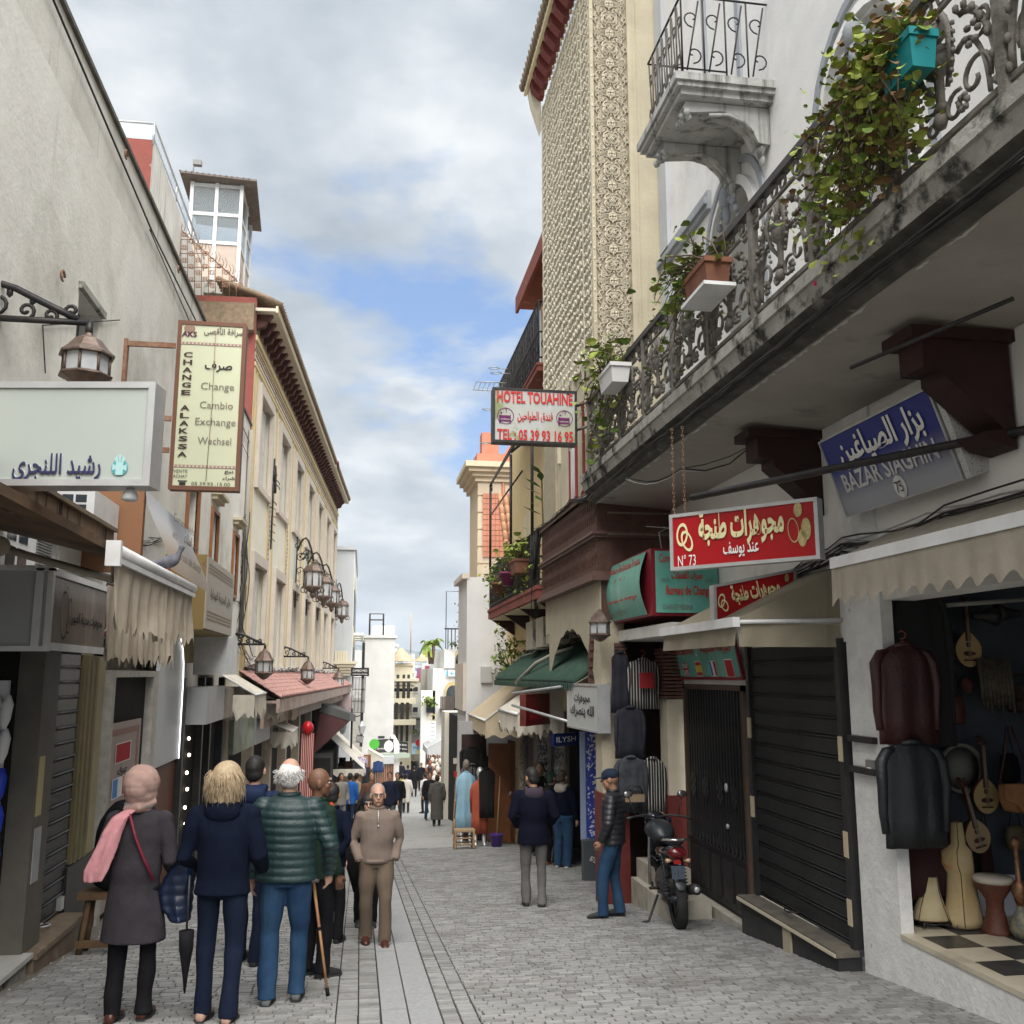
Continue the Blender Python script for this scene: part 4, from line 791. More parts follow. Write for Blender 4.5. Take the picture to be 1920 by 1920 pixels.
for f_, s in ((.16, '='), (.36, '='), (.56, '='), (.77, '=')): line(cm, F, '-', f_, .28, .1, inkr)
# iron struts and cables under the balcony
g = M(); g.tube([at(1595, 690, y=5.2), at(1900, 560, y=4.3)], .014, 5); O('strut_rod', g, iron, None, label='thin iron rod crossing the nearest maroon console', cat='rod')
g = M(); g.tube([(2.7, 7.5, 3.02), (3.3, 6.3, 3.02), (3.95, 5.05, 3.02), (4.2, 4.6, 3.02)], .03, 6); O('awning_pipe', g, iron, None, label='dark iron pipe crossing in front of the blue bazaar sign', cat='pipe')
def bundle(label, pts, n, spread, r=.007, sag=.04, seed=1, mats=None, cat='cables'):
    rd = random.Random(seed); g = M(); pts = [Vector(p) for p in pts]
    for k in range(n):
        o = Vector((rd.uniform(-1, 1), rd.uniform(-1, 1), rd.uniform(-1, 1)))*spread; P = []
        for i in range(len(pts)-1):
            m_ = max(2, int((pts[i+1]-pts[i]).length/.25)); w1 = rd.uniform(.5, 1.6)
            for j in range(m_):
                s = j/m_; q = pts[i].lerp(pts[i+1], s)+o*(1+.6*math.sin(j*w1+k)); q.z -= sag*w1*math.sin(PI*s); P.append(q)
        P.append(pts[-1]+o); g.tube(P, r*rd.uniform(.6, 1.3), 4, rd.choice((0, 0, 0, 1)))
    return O('cable_bundle', g, mats or [cable_m, cablew], None, label=label, cat=cat, group='cable bundles')
bundle('dark cables running along the lower edge of the long balcony', [(2.8, 1.5, 3.80), (2.79, 5, 3.78), (2.79, 9, 3.80), (2.85, 11.7, 3.81)], 7, .02, .008, .02)
bundle('tangle of cables on the wall between blue sign and taupe awning', [(3.9, 9.2, 2.45), (3.86, 7.2, 2.6), (3.86, 5.8, 2.62), (3.86, 4.0, 2.68)], 14, .05, .007, .05, 2)
bundle('cables hanging in loops under the balcony by the left console', [(2.82, 9.9, 3.68), (3.0, 8.6, 3.5), (3.5, 8.0, 3.62), (3.9, 7.9, 3.6)], 3, .012, .007, .08, 3)
bundle('thick cables along the top of the carved brown frieze', [(2.86, 11.7, 3.85), (2.9, 13, 4.0), (2.9, 15.6, 3.98), (2.88, 16, 3.2)], 11, .035, .008, .04, 4)
# ================================================================ RIGHT: hotel with carved stucco
HX = 2.95; HY0, HY1 = 11.8, 15.6
ht = thing('hotel_building', 'cream hotel covered in carved stucco with red rafters under its tiled eave', 'hotel', (HX, 13.7, gz(13)))
g = M(); g.box(HX+.07, XR+1, HY0+.04, HY1, 3.98, 11.75); g.box(3.56, XR+1, HY0-.001, HY0+.03, 3.9, 15); O('wall', g, cream, ht)
g = M(); [g.box(3.56+.06*i, 3.57+.06*i, HY0-.012, HY0-.002, 3.9, 14) for i in (0, 1, 5.6)]; g.box(HX, HX+.05, HY0-.012, HY0+.03, 4.02, 14); g.box(3.5, 3.56, HY0-.012, HY0+.03, 4.02, 14); O('pilaster_border', g, cream, ht)
# carved tile motif, x to the right, z up, lying in the plane y=0 and proud towards -y
def motif():
    g = M(); X = Vector((1, 0, 0)); Z = Vector((0, 0, 1)); W_, H_ = .225, .235
    def T(pts, r=.008, n=4): g.tube([(p[0], p[1], p[2]) for p in pts], r*1.3, n)
    def circ(cx, cz, r, rr_=.007, n=12, y=0): T([(cx+r*math.cos(2*PI*i/n), y, cz+r*math.sin(2*PI*i/n)) for i in range(n+1)], rr_)
    for s in (-1, 1):
        for q in (.068, .05): T([(s*.035+s*q*math.cos(a)*1.0, 0, q*1.05*math.sin(a)) for a in [-2.2+4.4*i/12 for i in range(13)]], .0065)
        T([(s*.035-.05*s, 0, .055), (s*.035, 0, .0), (s*.035-.05*s, 0, -.055)], .006)
        circ(s*.225, 0, .045); circ(s*.225, 0, .025)
        for t in (-1, 1):
            circ(s*.14, t*.135, .04, .007); circ(s*.14, t*.135, .018, .007)
            T(spiral((s*.17, 0, t*.065), X*s, Z*t, .045, .01, -1, 4.5, 10), .006)
            T(spiral((s*.075, 0, t*.125), X*s, Z*t, .045, .01, 0, 5, 10), .006)
            T(spiral((s*.19, 0, t*.19), X*s, Z*t, .035, .01, -2, 4, 9), .006)
            T([(s*.05, 0, t*.19), (s*.10, 0, t*.2), (s*.15, 0, t*.185), (s*.2, 0, t*.15)], .006)
            T([(s*.08, 0, t*.225), (s*.235, 0, t*.225)], .006); T([(s*.09, 0, t*.208), (s*.235, 0, t*.208)], .005)
            T([(s*.03, 0, t*.09), (s*.06, 0, t*.105), (s*.1, 0, t*.08), (s*.115, 0, t*.03), (s*.10, 0, 0)], .009)
            g.ell((s*.02, -.004, t*.215), (.02, .012, .02), 6, 4)
    for q in (-.03, 0, .03): T([(q-.03, 0, -.035), (q+.03, 0, .035)], .005); T([(q+.03, 0, -.035), (q-.03, 0, .035)], .005)
    for t in (-1, 1): circ(0, t*.225, .055, .007); g.ell((0, 0, t*.16), (.012, .01, .03), 6, 4); g.ell((0, 0, t*.1), (.01, .01, .02), 6, 4)
    return g.data('stucco_motif', creamrel)
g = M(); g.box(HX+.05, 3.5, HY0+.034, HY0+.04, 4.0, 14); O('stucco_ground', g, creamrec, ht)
mo = motif()
for i in range(22): o = link('stucco_motif', mo, ht); o.location = o.location+Vector(((HX+3.55)/2-.0, HY0+.014, 4.02+.235+i*.47)); o.scale = (1.0, 1, 1)
# street face: vertical ribbons of small lozenges, one piece repeated per storey band
rd = random.Random(11)
def diaper(h=.47):
    g = M(); w = HY1-HY0
    for j in range(3):
        for i in range(22):
            y = (i+.5*(j % 2)+.3)*w/22.5; z = -h/2+(j+.5)*h/3; a = rd.uniform(.026, .045)
            g.slab([(0, y-a*1.3, z), (0, y, z+a*1.5), (0, y+a*1.3, z), (0, y, z-a*1.5)], (-rd.uniform(.012, .03), 0, 0))
            for s in (-1, 1): g.ell((-.005, y+s*.06, z+rd.uniform(-.04, .04)), (.018, .016, .03), 4, 3)
    for yy in (.14, .62, 3.3, 3.66): g.box(-.02, .02, yy-.012, yy+.012, -h/2, h/2)
    return g.data('stucco_band', creamrel)
db = diaper()
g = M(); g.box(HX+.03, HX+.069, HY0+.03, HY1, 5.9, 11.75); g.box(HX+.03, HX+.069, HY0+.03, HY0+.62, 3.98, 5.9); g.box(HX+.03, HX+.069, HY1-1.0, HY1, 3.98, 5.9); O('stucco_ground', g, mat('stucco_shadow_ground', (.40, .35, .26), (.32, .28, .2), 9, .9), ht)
for i in range(4, 17): o = link('stucco_band', db, ht); o.location = o.location+Vector((HX+.03, HY0, 3.98+.235+i*.457))
# red columned twin window
g = M(); g.box(HX+.3, HX+.34, HY0+.6, HY1-1, 3.98, 6.9); O('window_recess', g, yellow, ht)
w_ = M(); w_.box(HX+.02, HX+.3, HY0+1.5, HY0+1.62, 3.98, 5.2); O('mullion', w_, whitemet, ht)
for y in (HY0+.95, HY0+1.42, HY0+1.85): g = M(); g.lathe([(.13, 4.05), (.10, 4.12), (.10, 5.3), (.13, 5.38)], (HX+.14, y, 0), 12); O('red_column', g, mat('red_column_paint', (.22, .03, .03), rough=.4), ht)
O('window_sill', M().box(HX-.04, HX+.3, HY0+.55, HY1-.95, 3.9, 3.98), cream, ht)
def arch_screen(y0, y1, z0, zt, x, lobes=7):
    g = M(); n = 24; c = (y0+y1)/2; r = (y1-y0)/2*.8; ap = []
    for i in range(n+1):
        a = PI*i/n; k = 1+.06*math.cos(a*lobes*2); ap.append((c-r*k*math.cos(a), z0+r*1.5*k*math.sin(a)))
    vs = [(x, p[0], p[1]) for p in ap]+[(x, y0+(y1-y0)*i/n, zt) for i in range(n+1)]+[(x+.05, p[0], p[1]) for p in ap]
    g.add(vs, [(i, i+1, n+1+i+1, n+1+i) for i in range(n)]+[(i, i+1, 2*n+2+i+1, 2*n+2+i) for i in range(n)]); g.box(x, x+.05, y0, c-r*1.06, z0-.5, z0); g.box(x, x+.05, c+r*1.06, y1, z0-.5, z0); return g
for y in (HY0+.62, HY0+1.62): O('lobed_arch', arch_screen(y, y+1.0, 5.35, 6.2, HX+.02), creamrel, ht)
# eave: brackets, board, tiles
ez = 11.85
g = M(); g.box(HX-.25, HX+.1, HY0-.3, HY1+.1, ez+.32, ez+.38); g.box(HX-.28, HX-.23, HY0-.3, HY1+.12, ez+.26, ez+.42); O('eave_board', g, pyel, ht)
rb = M(); rb.slab([(HX+.02, -.09, ez-.0), (HX-.06, -.09, ez-.0), (HX-.2, -.09, ez+.15), (HX-.22, -.09, ez+.3), (HX+.02, -.09, ez+.3)], (0, .18, 0)); rb = rb.data('rafter', redwood)
for i in range(11): o = link('rafter', rb, ht); o.location = o.location+Vector((0, HY1-.25-i*.35, 0))
g = M(); g.slab([(HX, HY1-.12, ez-.55), (HX, HY1-.12, ez+.3), (HX-.22, HY1-.12, ez+.3), (HX-.17, HY1-.12, ez), (HX-.03, HY1-.12, ez-.45)], (0, .22, 0)); O('end_console', g, creamrel, ht)
tl = M(); tl.tube([(HX-.34, 0, ez+.40), (HX+.2, 0, ez+.7)], [.075, .07], 7); tl = tl.data('roof_tile', oldtile)
for i in range(26): o = link('roof_tile', tl, ht); o.location = o.location+Vector((0, HY1+.1-i*.165, 0))
# carved brown frieze over the arcade
g = M(); g.box(HX, HX+.4, HY0, HY1, 3.38, 3.93); g.box(HX, HX+.4, HY0, HY1, 2.86, 3.3); g.box(3.0, XR, HY0-.001, HY0+.1, 2.25, 3.9); O('frieze_board', g, brown, ht)
g = M()
for z0, z1, d in ((3.3, 3.34, .05), (3.34, 3.38, .08), (3.9, 3.97, .06), (2.8, 2.86, .05), (2.74, 2.8, .09)): g.box(HX-d, HX+.4, HY0-d, HY1, z0, z1); g.box(HX+.4, XR-.002, HY0-d, HY0+.05, z0, z1)
O('frieze_moulding', g, mat('brown_moulding', (.15, .085, .07), (.1, .055, .045), 8, .55), ht)
g = M()
for z in (3.1, 3.66):
    for i in range(60):
        y = HY0+.06+i*.0625; g.slab([(HX-.001, y-.02, z), (HX-.001, y, z+.07+.08*(i % 2)), (HX-.001, y+.02, z), (HX-.001, y, z-.07-.08*(i % 2))], (-.014, 0, 0))
O('frieze_carving', g, brown, ht, kind='stuff')
g = M()
for z in (3.34, 2.77, 3.62):
    for i in range(30): g.box(3.08+.028*i, 3.095+.028*i, HY0-.085, HY0-.05, z-.012, z+.012)
O('bead_row', g, mat('pale_bead', (.25, .2, .16), rough=.6), ht)
# arcade below: corner pillars, beam with drops, big arch
carv = mat('incised_cream_plaster', (.46, .41, .31), (.40, .355, .27), 3, .85, .4, 40, spots=((.30, .26, .19), 28, .16))
bx('pillar', HX+.03, HX+.34, HY0+.02, HY0+.36, .1, 2.74, carv, ht); bx('arcade_beam', HX+.05, HX+.3, HY0+.361, HY1, 2.2, 2.74, carv, ht)
bx('pillar_base', HX+.01, HX+.36, HY0, HY0+.38, gz(12)-.2, .1, redwood, ht)
g = M(); ys_ = [HY0+.36+(HY1-HY0-.66)*i/20 for i in range(21)]; vs = [(HX+.05, y, 2.2) for y in ys_]+[(HX+.05, y, 1.3+.9*math.sin(PI*i/20)**.6*(1+.03*math.cos(i*2.2))) for i, y in enumerate(ys_)]
g.add(vs, [(i, 21+i, 22+i, i+1) for i in range(20)]); O('arch_spandrel', g, carv, ht)
g = M(); [g.box(HX+.0, HX+.33, HY0+.36+.03*k, HY0+.39+.03*k, 2.2-.11*k*1.0, 2.3-.07*k) for k in range(8)]; O('stepped_corbel', g, brown, ht)
g = M(); [g.slab([(HX+.2, HY0-.0+.0, 1.95-.045*i), (HX+.2, HY0-.05, 1.93-.045*i), (HX+.34+.02*(i % 2), HY0-.05, 1.93-.045*i), (HX+.34+.02*(i % 2), HY0, 1.95-.045*i)], (0, 0, -.03)) for i in range(14)]; O('ribbed_capital', g, brown, ht)
pl2 = M(); pl2.box(3.73, 3.99, 11.5, 11.79, .1, 1.25); O('cream_pillar', pl2, mat('cream_painted_block', (.60, .54, .42), (.52, .47, .37), 4, .8, .4, 30), ht)
g = M(); g.box(3.71, 4.0, 11.48, 11.8, gz(12)-.1, .1); O('pillar_base', g, redwood, ht)
g = M(); [g.box(3.68+.008*(i % 2), 4.0, 11.46, 11.8, 1.26+.045*i, 1.29+.045*i) for i in range(14)]; O('ribbed_capital', g, mat('red_brown_ribbed', (.13, .06, .045), rough=.7), ht)
bx('arcade_back_wall', 4.0, 4.2, HY0, HY1, gz(16), 2.8, darkred, ht); bx('arcade_far_wall', HX+.4, 4.0, 12.6, 12.7, gz(14), 2.8, darkred, ht); bx('arcade_ceiling', HX+.36, 4.2, HY0, HY1, 2.745, 2.8, darkred, ht)
# hotel sign
F = upright(924, 726, 1081, 734, 828, 12.2); hsn = lightbox('hotel_sign', 'hotel light box with red lettering and telephone number in a black frame over the street', F, .18, mat('landscape_print', (.50, .52, .56), (.40, .40, .30), 1.6, .3, blotch=((.25, .28, .14), 2.5, .55, .6)), blackp, .03)
line(hsn, F, 'HÔTEL TOUAHINE', .5, .86, .22, inkr, width=F.w*.9, bold=.03); line(hsn, F, 'TEL : 05 39 93 16 95', .5, .14, .2, inkr, width=F.w*.9, bold=.03); line(hsn, F, 'فندق الطواحين', .5, .48, .16, inkr, width=F.w*.42)
for a in (.15, .85):
    O('round_emblem', ring(F, a, .48, .115, .115, .08), mat('purple_print', (.15, .02, .12)), hsn); g = M(); F.quad(g, a-.07, a+.06, .44, .49, .008); F.quad(g, a-.07, a+.06, .38, .41, .008); F.quad(g, a-.075, a-.06, .34, .5, .008); F.quad(g, a+.05, a+.06, .34, .5, .008); F.quad(g, a-.06, a-.04, .52, .55, .008); O('bed_emblem', g, MC['purple_print'], hsn); line(hsn, F, ':T', a, .58, .09, MC['purple_print'])
g = M(); g.tube([F.P(1, .3, -.1), Vector((HX+.05, HY0+.1, F.P(1, .3).z))], .02, 5); g.tube([F.P(1, .75, -.1), Vector((HX+.05, HY0+.1, F.P(1, .75).z))], .02, 5); O('bracket', g, oldiron, hsn)
# lantern under the frieze
def lantern(name, label, top, H, R_, sides=8, par=None, group=None, style=0, cat='lantern'):
    """octagonal street lantern hanging from its top point"""
    t = thing(name, label, cat, tuple(top), group); g = M(); x, y, z = top; h = H
    if style == 0:
        g.lathe([(.01, 0), (R_*.18, -.02*h), (R_*.2, -.06*h), (R_*.55, -.14*h), (R_*.85, -.3*h), (R_*1.12, -.40*h), (R_*1.12, -.43*h), (R_*.9, -.43*h)], top, sides, smooth=False); O('roof', g, bronze, t)
        g = M(); g.lathe([(R_*.88, -.43*h), (R_*.86, -.76*h)], top, sides, smooth=False); O('glass', g, frost, t)
        g = M(); g.lathe([(R_*.9, -.74*h), (R_*1.08, -.78*h), (R_*1.08, -.8*h), (R_*.8, -.86*h), (R_*.4, -.96*h), (R_*.1, -1*h)], top, sides, smooth=False)
        for i in range(sides): a = 2*PI*i/sides; g.tube([(x+R_*.93*math.cos(a), y+R_*.93*math.sin(a), z-.43*h), (x+R_*.93*math.cos(a), y+R_*.93*math.sin(a), z-.77*h)], R_*.06, 4)
        O('frame', g, bronze, t)
    else:
        g.lathe([(.01, 0), (R_*.25, -.03*h), (R_*.2, -.07*h), (R_*.7, -.13*h), (R_*.95, -.22*h), (R_*1.05, -.27*h), (R_*1.05, -.30*h), (R_*.9, -.3*h)], top, sides, smooth=False); O('roof', g, bronze, t)
        g = M(); g.lathe([(R_*.85, -.3*h), (R_*.85, -.68*h)], top, sides, smooth=False); O('glass', g, frost, t)
        g = M(); g.lathe([(R_*.9, -.67*h), (R_*1.1, -.69*h), (R_*1.1, -.72*h), (R_*.7, -.76*h), (R_*.25, -.86*h), (R_*.3, -.9*h), (R_*.1, -1*h)], top, sides, smooth=False)
        for i in range(sides): a = 2*PI*i/sides; g.tube([(x+R_*.9*math.cos(a), y+R_*.9*math.sin(a), z-.3*h), (x+R_*.9*math.cos(a), y+R_*.9*math.sin(a), z-.68*h)], R_*.07, 4); g.tube(spiral((x+R_*.9*math.cos(a), y+R_*.9*math.sin(a), z-.8*h), Vector((math.cos(a), math.sin(a), 0)), Vector((0, 0, 1)), R_*.35, R_*.1, PI/2, -PI, 6), R_*.05, 3)
        O('frame', g, bronze, t)
    return t
lantern('lantern', 'dark octagonal lantern hanging under the carved arch left of the sea green sign', tuple(at(1124, 1142, y=11.4)), .40, .13, 6, style=0)
# ---- yellow hotel wing behind with two railed balconies
yw = thing('yellow_building', 'ochre building with a red eave and two iron balconies beyond the hotel', 'building', (3.4, 19, gz(19)))
bx('wall', 3.5, 5, HY1+.01, 18.6, 2.3, 9.2, yellow, yw); bx('wall', 3.5, 5, 18.61, 22.6, 2.3, 7.4, yellow, yw); g = M(); g.box(3.05, 3.55, HY1, 18.8, 9.2, 9.28); g.box(3.0, 3.06, HY1, 18.8, 9.1, 9.45); O('eave', g, redwall, yw)
g = M(); g.slab([(3.05, 18.8, 9.28), (3.5, 18.8, 9.8), (3.5, HY1, 9.8), (3.05, HY1, 9.28)], (0, 0, -.05)); O('roof', g, oldtile, yw)
g = M(); [(g.box(3.44, 3.5, y, y+.9, z, z+1.7)) for y, z in ((17, 3.3), (17, 6.6), (19.5, 3.3))]; O('shutter_leaf', g, pyel, yw)
def railed_balcony(name, label, x0, x1, y0, y1, z, h, slabm, par_m, posts=True, nsc=18, sl=.14):
    t = thing(name, label, 'balcony', (x0, (y0+y1)/2, z)); g = M(); g.box(x0-.03, x1, y0, y1, z-sl, z); g.box(x0-.05, x1, y0-.02, y1+.02, z-sl*.3, z+.001); O('floor_slab', g, slabm, t)
    g = M(); k = max(2, int((y1-y0)/1.1))
    for zz in (z+.1, z+h*.5, z+h): g.tube([(x0, y0, zz), (x0, y1, zz)], .018, 4); g.tube([(x0, y0, zz), (x1, y0, zz)], .018, 4); g.tube([(x0, y1, zz), (x1, y1, zz)], .018, 4)
    O('rail', g, par_m, t); scroll_row('scrolls', t, par_m, (x0, y0), (x0, y1), nsc, z+.1, h-.1, .012); scroll_row('scrolls', t, par_m, (x1, y0), (x0, y0), 2, z+.1, h-.1, .012)
    g = M(); [g.box(x0-.008, x0+.008, y0+(y1-y0)*i/60-.008, y0+(y1-y0)*i/60+.008, z, z+h) for i in range(61)]; O('balusters', g, par_m, t); return t
ub2 = railed_balcony('iron_balcony', 'upper black iron balcony of the ochre building above the hotel sign', 2.92, 3.5, 15.65, 20.6, 6.95, 1.15, redwall, iron)
g = M()
for y, z in ((19.2, 8.0), (18.9, 7.8), (20.3, 7.4), (20.6, 6.7)): g.tube([(2.9, y, z), (2.7, y, z)], .01, 4); g.tube(spiral((2.6, y, z), Vector((1, 0, 0)), Vector((0, 1, .1)), .11, .11, 0, 2*PI, 12), .01, 4)
for k in range(2): g.tube([(2.25, 19.4+.6*k, 7.75), (2.9, 19.4+.6*k, 7.75)], .012, 4)
for k in range(7): g.tube([(2.25+.1*k, 19.4, 7.75), (2.25+.1*k, 20.0, 7.75)], .008, 3)
O('drying_rack', g, alu, None, label='wire drying rack and pot rings sticking out from the upper iron balcony', cat='drying rack')
lb = railed_balcony('iron_balcony', 'lower iron balcony with flower pots and a red slab beyond the carved arcade', 2.92, 3.5, 15.75, 22.2, 3.05, .98, redwall, iron, nsc=24, sl=.22)
g = M(); [g.slab([(2.92, y, 2.83), (3.49, y, 2.83), (3.49, y, 2.45)], (0, .1, 0)) for y in (16.1, 18, 20, 22)]; O('support', g, darkred, lb)
g = M(); g.box(2.95, 3.49, 15.8, 22.1, 2.80, 2.829); O('soffit', g, pyel, lb)
g = M(); T = lambda a, b, r=.03: g.tube([a, b], r, 5)
for y in (16.4, 18.9, 22.1): T((2.92, y, 4.0), (2.92, y, 6.05 if y > 17 else 6.3))
T((2.92, 16.2, 6.2), (2.92, 22.1, 6.05)); T((2.92, 22.1, 6.05), (3.5, 20.5, 7.2)); T((2.92, 22.1, 5.3), (2.92, 17.5, 5.4), .02); T((2.92, 18.9, 6.1), (3.5, 18.9, 6.6)); T((2.92, 16.4, 6.2), (3.5, 16.4, 6.8))
for y in (16.5, 19, 22): g.tube(spiral((2.92, y-.15, 5.9), Vector((0, 1, 0)), Vector((0, 0, 1)), .12, .02, 0, 8, 14), .01, 3)
O('canopy_frame', g, iron, lb)
# ---- foliage
def leaves(g, pts, n, spread, size, rd, mi=(0, 1), droop=0, lobed=False):
    for _ in range(n):
        c = Vector(rd.choice(pts)); c = c+Vector((rd.gauss(0, spread), rd.gauss(0, spread), rd.gauss(0, spread*.8)))
        s = size*rd.choice((.5, .7, .9, 1, 1.3)); q = Matrix.Rotation(rd.uniform(0, 2*PI), 3, 'Z') @ Matrix.Rotation(rd.uniform(-1.2, 1.2)+droop, 3, 'X')
        if lobed:
            k = 7; P = [Vector((0, 0, 0))]+[Vector((s*.55*math.cos(a)*(1+.22*math.cos(5*a)), s*.55*math.sin(a)*(1+.22*math.cos(5*a)), .12*s*math.cos(2*a))) for a in [2*PI*i/k for i in range(k)]]
            g.add([c+q @ p for p in P], [(0, i+1, (i+1) % k+1) for i in range(k)], rd.choice(mi))
        else:
            P = [Vector((0, -s*.5, 0)), Vector((s*.3, 0, s*.08)), Vector((0, s*.5, 0)), Vector((-s*.3, 0, s*.08))]; g.add([c+q @ p for p in P], [(0, 1, 2), (0, 2, 3)], rd.choice(mi))
def potted(name, label, c, size, potm, spreadpts, nleaf, leaf, group=None, boxy=True, stems=8, seed=1, drop=.3, rot=0, tray=False, cat='plant', spread=None, mi=(0, 1), flower=False):
    t = thing(name, label, cat, tuple(c), group); c = Vector(c); rd = random.Random(seed); g = M(); lx, ly, lz = size
    if boxy: g.hexa([c+Vector((sx*lx*.4, sy*ly*.45, -lz)) for sx, sy in ((-1, -1), (1, -1), (1, 1), (-1, 1))], [c+Vector((sx*lx*.5, sy*ly*.5, 0)) for sx, sy in ((-1, -1), (1, -1), (1, 1), (-1, 1))]); g.box(c.x-lx*.54, c.x+lx*.54, c.y-ly*.53, c.y+ly*.53, c.z-.03, c.z+.012)
    else: g.lathe([(lx*.35, -lz), (lx*.5, -.02), (lx*.55, -.02), (lx*.55, .02), (lx*.4, .02)], c, 12)
    O('planter', g, potm, t)
    if tray: O('tray', M().box(c.x-lx*.6, c.x+lx*.6, c.y-ly*.55, c.y+ly*.55, c.z-lz-.03, c.z-lz-.001), whitemet, t)
    g = M(); tips = []
    for i in range(stems):
        a = c+Vector((rd.uniform(-.4, .4)*lx, rd.uniform(-.45, .45)*ly, 0)); e = c+Vector(rd.choice(spreadpts))+Vector((rd.gauss(0, .06), rd.gauss(0, .12), rd.gauss(0, .06))); m_ = a.lerp(e, .5)+Vector((rd.gauss(0, .08), rd.gauss(0, .1), .15)); P = [a, a.lerp(m_, .5)+Vector((0, 0, .05)), m_, m_.lerp(e, .6)+Vector((rd.gauss(0, .03), 0, .02)), e]; g.tube(P, [.008, .007, .006, .004, .002], 4); tips += P[1:]
    O('stems', g, stemm, t, kind='stuff'); g = M(); leaves(g, tips, nleaf, spread or .09, leaf, rd, mi, lobed=True); O('foliage', g, [leafm, leafy, mat('dead_leaf', (.2, .12, .05), (.12, .07, .03), 9)], t, kind='stuff')
    if flower: g = M(); [g.ell(c+Vector(flower)+Vector((.03*math.cos(q*1.3), .02*math.sin(q*2), .03*math.sin(q*1.3))), (.022, .015, .022), 5, 3) for q in range(6)]; O('flower', g, mat('pink_petal', (.65, .04, .12)), t)
    return t
teal = mat('teal_plastic', (.01, .22, .24), (.012, .18, .2), 4, .4); potw = mat('white_plastic', (.6, .6, .6), rough=.4)
pp = at(1742, 90, x=2.72)
potted('hanging_planter', 'big teal plastic planter with ivy geranium cascading over the balcony rail', (2.68, pp.y+.12, pp.z+.08), (.15, .28, .19), teal, [(-.05, .35, -.05), (-.02, .6, -.1), (0, .85, -.2), (0, 1.15, -.35), (-.02, .45, -.4), (0, .75, -.5), (0, .95, -.6), (0, .5, -.6), (0, .3, .1), (0, .7, .05), (0, .25, -.35), (0, .2, -.5), (0, .15, -.3), (0, .65, -.7), (0, .85, -.4), (0, 1.0, -.15), (0, .6, .1)], 1900, .047, 'planters hung on the long balcony', stems=110, seed=5, mi=(0, 1, 1, 2), spread=.09, flower=(.1, 1.25, -.72), cat='planter')
pp = at(1330, 520, x=2.7); potted('hanging_planter', 'terracotta trough planter on a white tray with straggling ivy geranium', (2.68, pp.y, pp.z+.05), (.22, .5, .2), terra, [(-.05, .5, .15), (-.1, .9, 0), (0, .3, .25), (-.1, .7, -.25), (0, 1.1, -.4), (0, 0, .2), (-.2, .8, .1), (-.15, .5, -.1)], 190, .07, 'planters hung on the long balcony', stems=34, seed=6, tray=True, mi=(0, 1), cat='planter')
pp = at(1155, 712, x=2.7); potted('hanging_planter', 'white trough planter with bushy trailing plant at the far end of the balcony', (2.68, pp.y, pp.z+.1), (.22, .55, .2), potw, [(-.05, .4, .15), (-.05, .9, .0), (0, .2, .3), (0, .7, .15), (0, .6, -.4), (-.1, 1.1, -.2), (0, .9, -.55)], 230, .08, 'planters hung on the long balcony', stems=34, seed=7, mi=(0, 1), cat='planter')
for lab, u, v, y, pm_, bx_, n_ in (('terracotta pot with grassy plant on the far corner of the lower iron balcony', 935, 1095, 21.6, terra, False, 60), ('purple pot wired to the lower iron balcony railing', 951, 1075, 20.6, mat('purple_pot', (.2, .03, .1), rough=.5), False, 30), ('wide terracotta planter on the middle of the lower iron balcony railing', 975, 1052, 18.6, terra, True, 120)):
    p = at(u, v, x=2.8); potted('flower_pot', lab, p, (.3, .6 if bx_ else .3, .24), pm_, [(0, .2, .2), (0, -.2, .3), (0, 0, .3), (-.1, .3, .1)], n_, .09, 'pots on the lower iron balcony', bx_, 12, int(u), cat='flower pot')
g = M(); rd = random.Random(9); leaves(g, [(2.97, 16+i*.25, 3.2+.25*(i % 4)) for i in range(25)], 520, .13, .11, rd); O('balcony_greenery', g, [leafm, leafy], None, label='trailing greenery filling the lower iron balcony railing', cat='plant', kind='stuff')
t = thing('house_plant', 'broad leaved plant leaning out beside the hotel corner above the lower balcony', 'plant', (3.0, 16.0, 4.3)); g = M()
for i in range(7): a = i*.9; b = Vector((3.02, 16.0, 4.3+.12*i)); d = Vector((-.35*abs(math.cos(a)), .2*math.sin(a), .15)); s = d.cross(Vector((0, 0, 1))).normalized()*.07; g.add([b, b+d*.5+s, b+d, b+d*.5-s], [(0, 1, 2, 3)])
O('leaf', g, mat('rubber_leaf', (.07, .14, .03), rough=.4), t); g = M(); g.tube([(3.05, 16.0, 3.6), (3.02, 16, 5.0)], .015, 5); O('stem', g, stemm, t)
# ---- peach building with cornices, tiled slope; white low house in front
pb = thing('peach_building', 'pale peach building with heavy cornice, arched plaster window and red tile panels', 'building', (4.5, 28, gz(28)))
yP = 27.0; a0 = at(897, 900, y=yP).x; zc = at(900, 872, y=yP).z; peach = mat('peach_plaster', (.60, .50, .36), (.55, .46, .33), 2, .85, .2, 12, streak=((.4, .32, .22), 4, .6, .8)); salmon = mat('salmon_tile_facing', (.5, .2, .13), (.42, .17, .11), 5, .7, .2, 20)
bx('wall', a0, 9, yP, yP+2.2, gz(30), zc, peach, pb); g = M()
for k, (d, z, h) in enumerate(((.1, 0, .14), (.2, .14, .12), (.32, .26, .12), (.42, .38, .16))): g.box(a0-d, 8, yP-d, yP+2.4, zc-.5+z, zc-.5+z+h)
O('cornice', g, peach, pb); g = M(); g.box(a0-.05, 8, yP-.05, yP+2.2, zc+.05, zc+.35); g.box(a0+.1, a0+.6, yP, yP+.5, zc+.35, zc+1.0); O('parapet', g, salmon, pb)
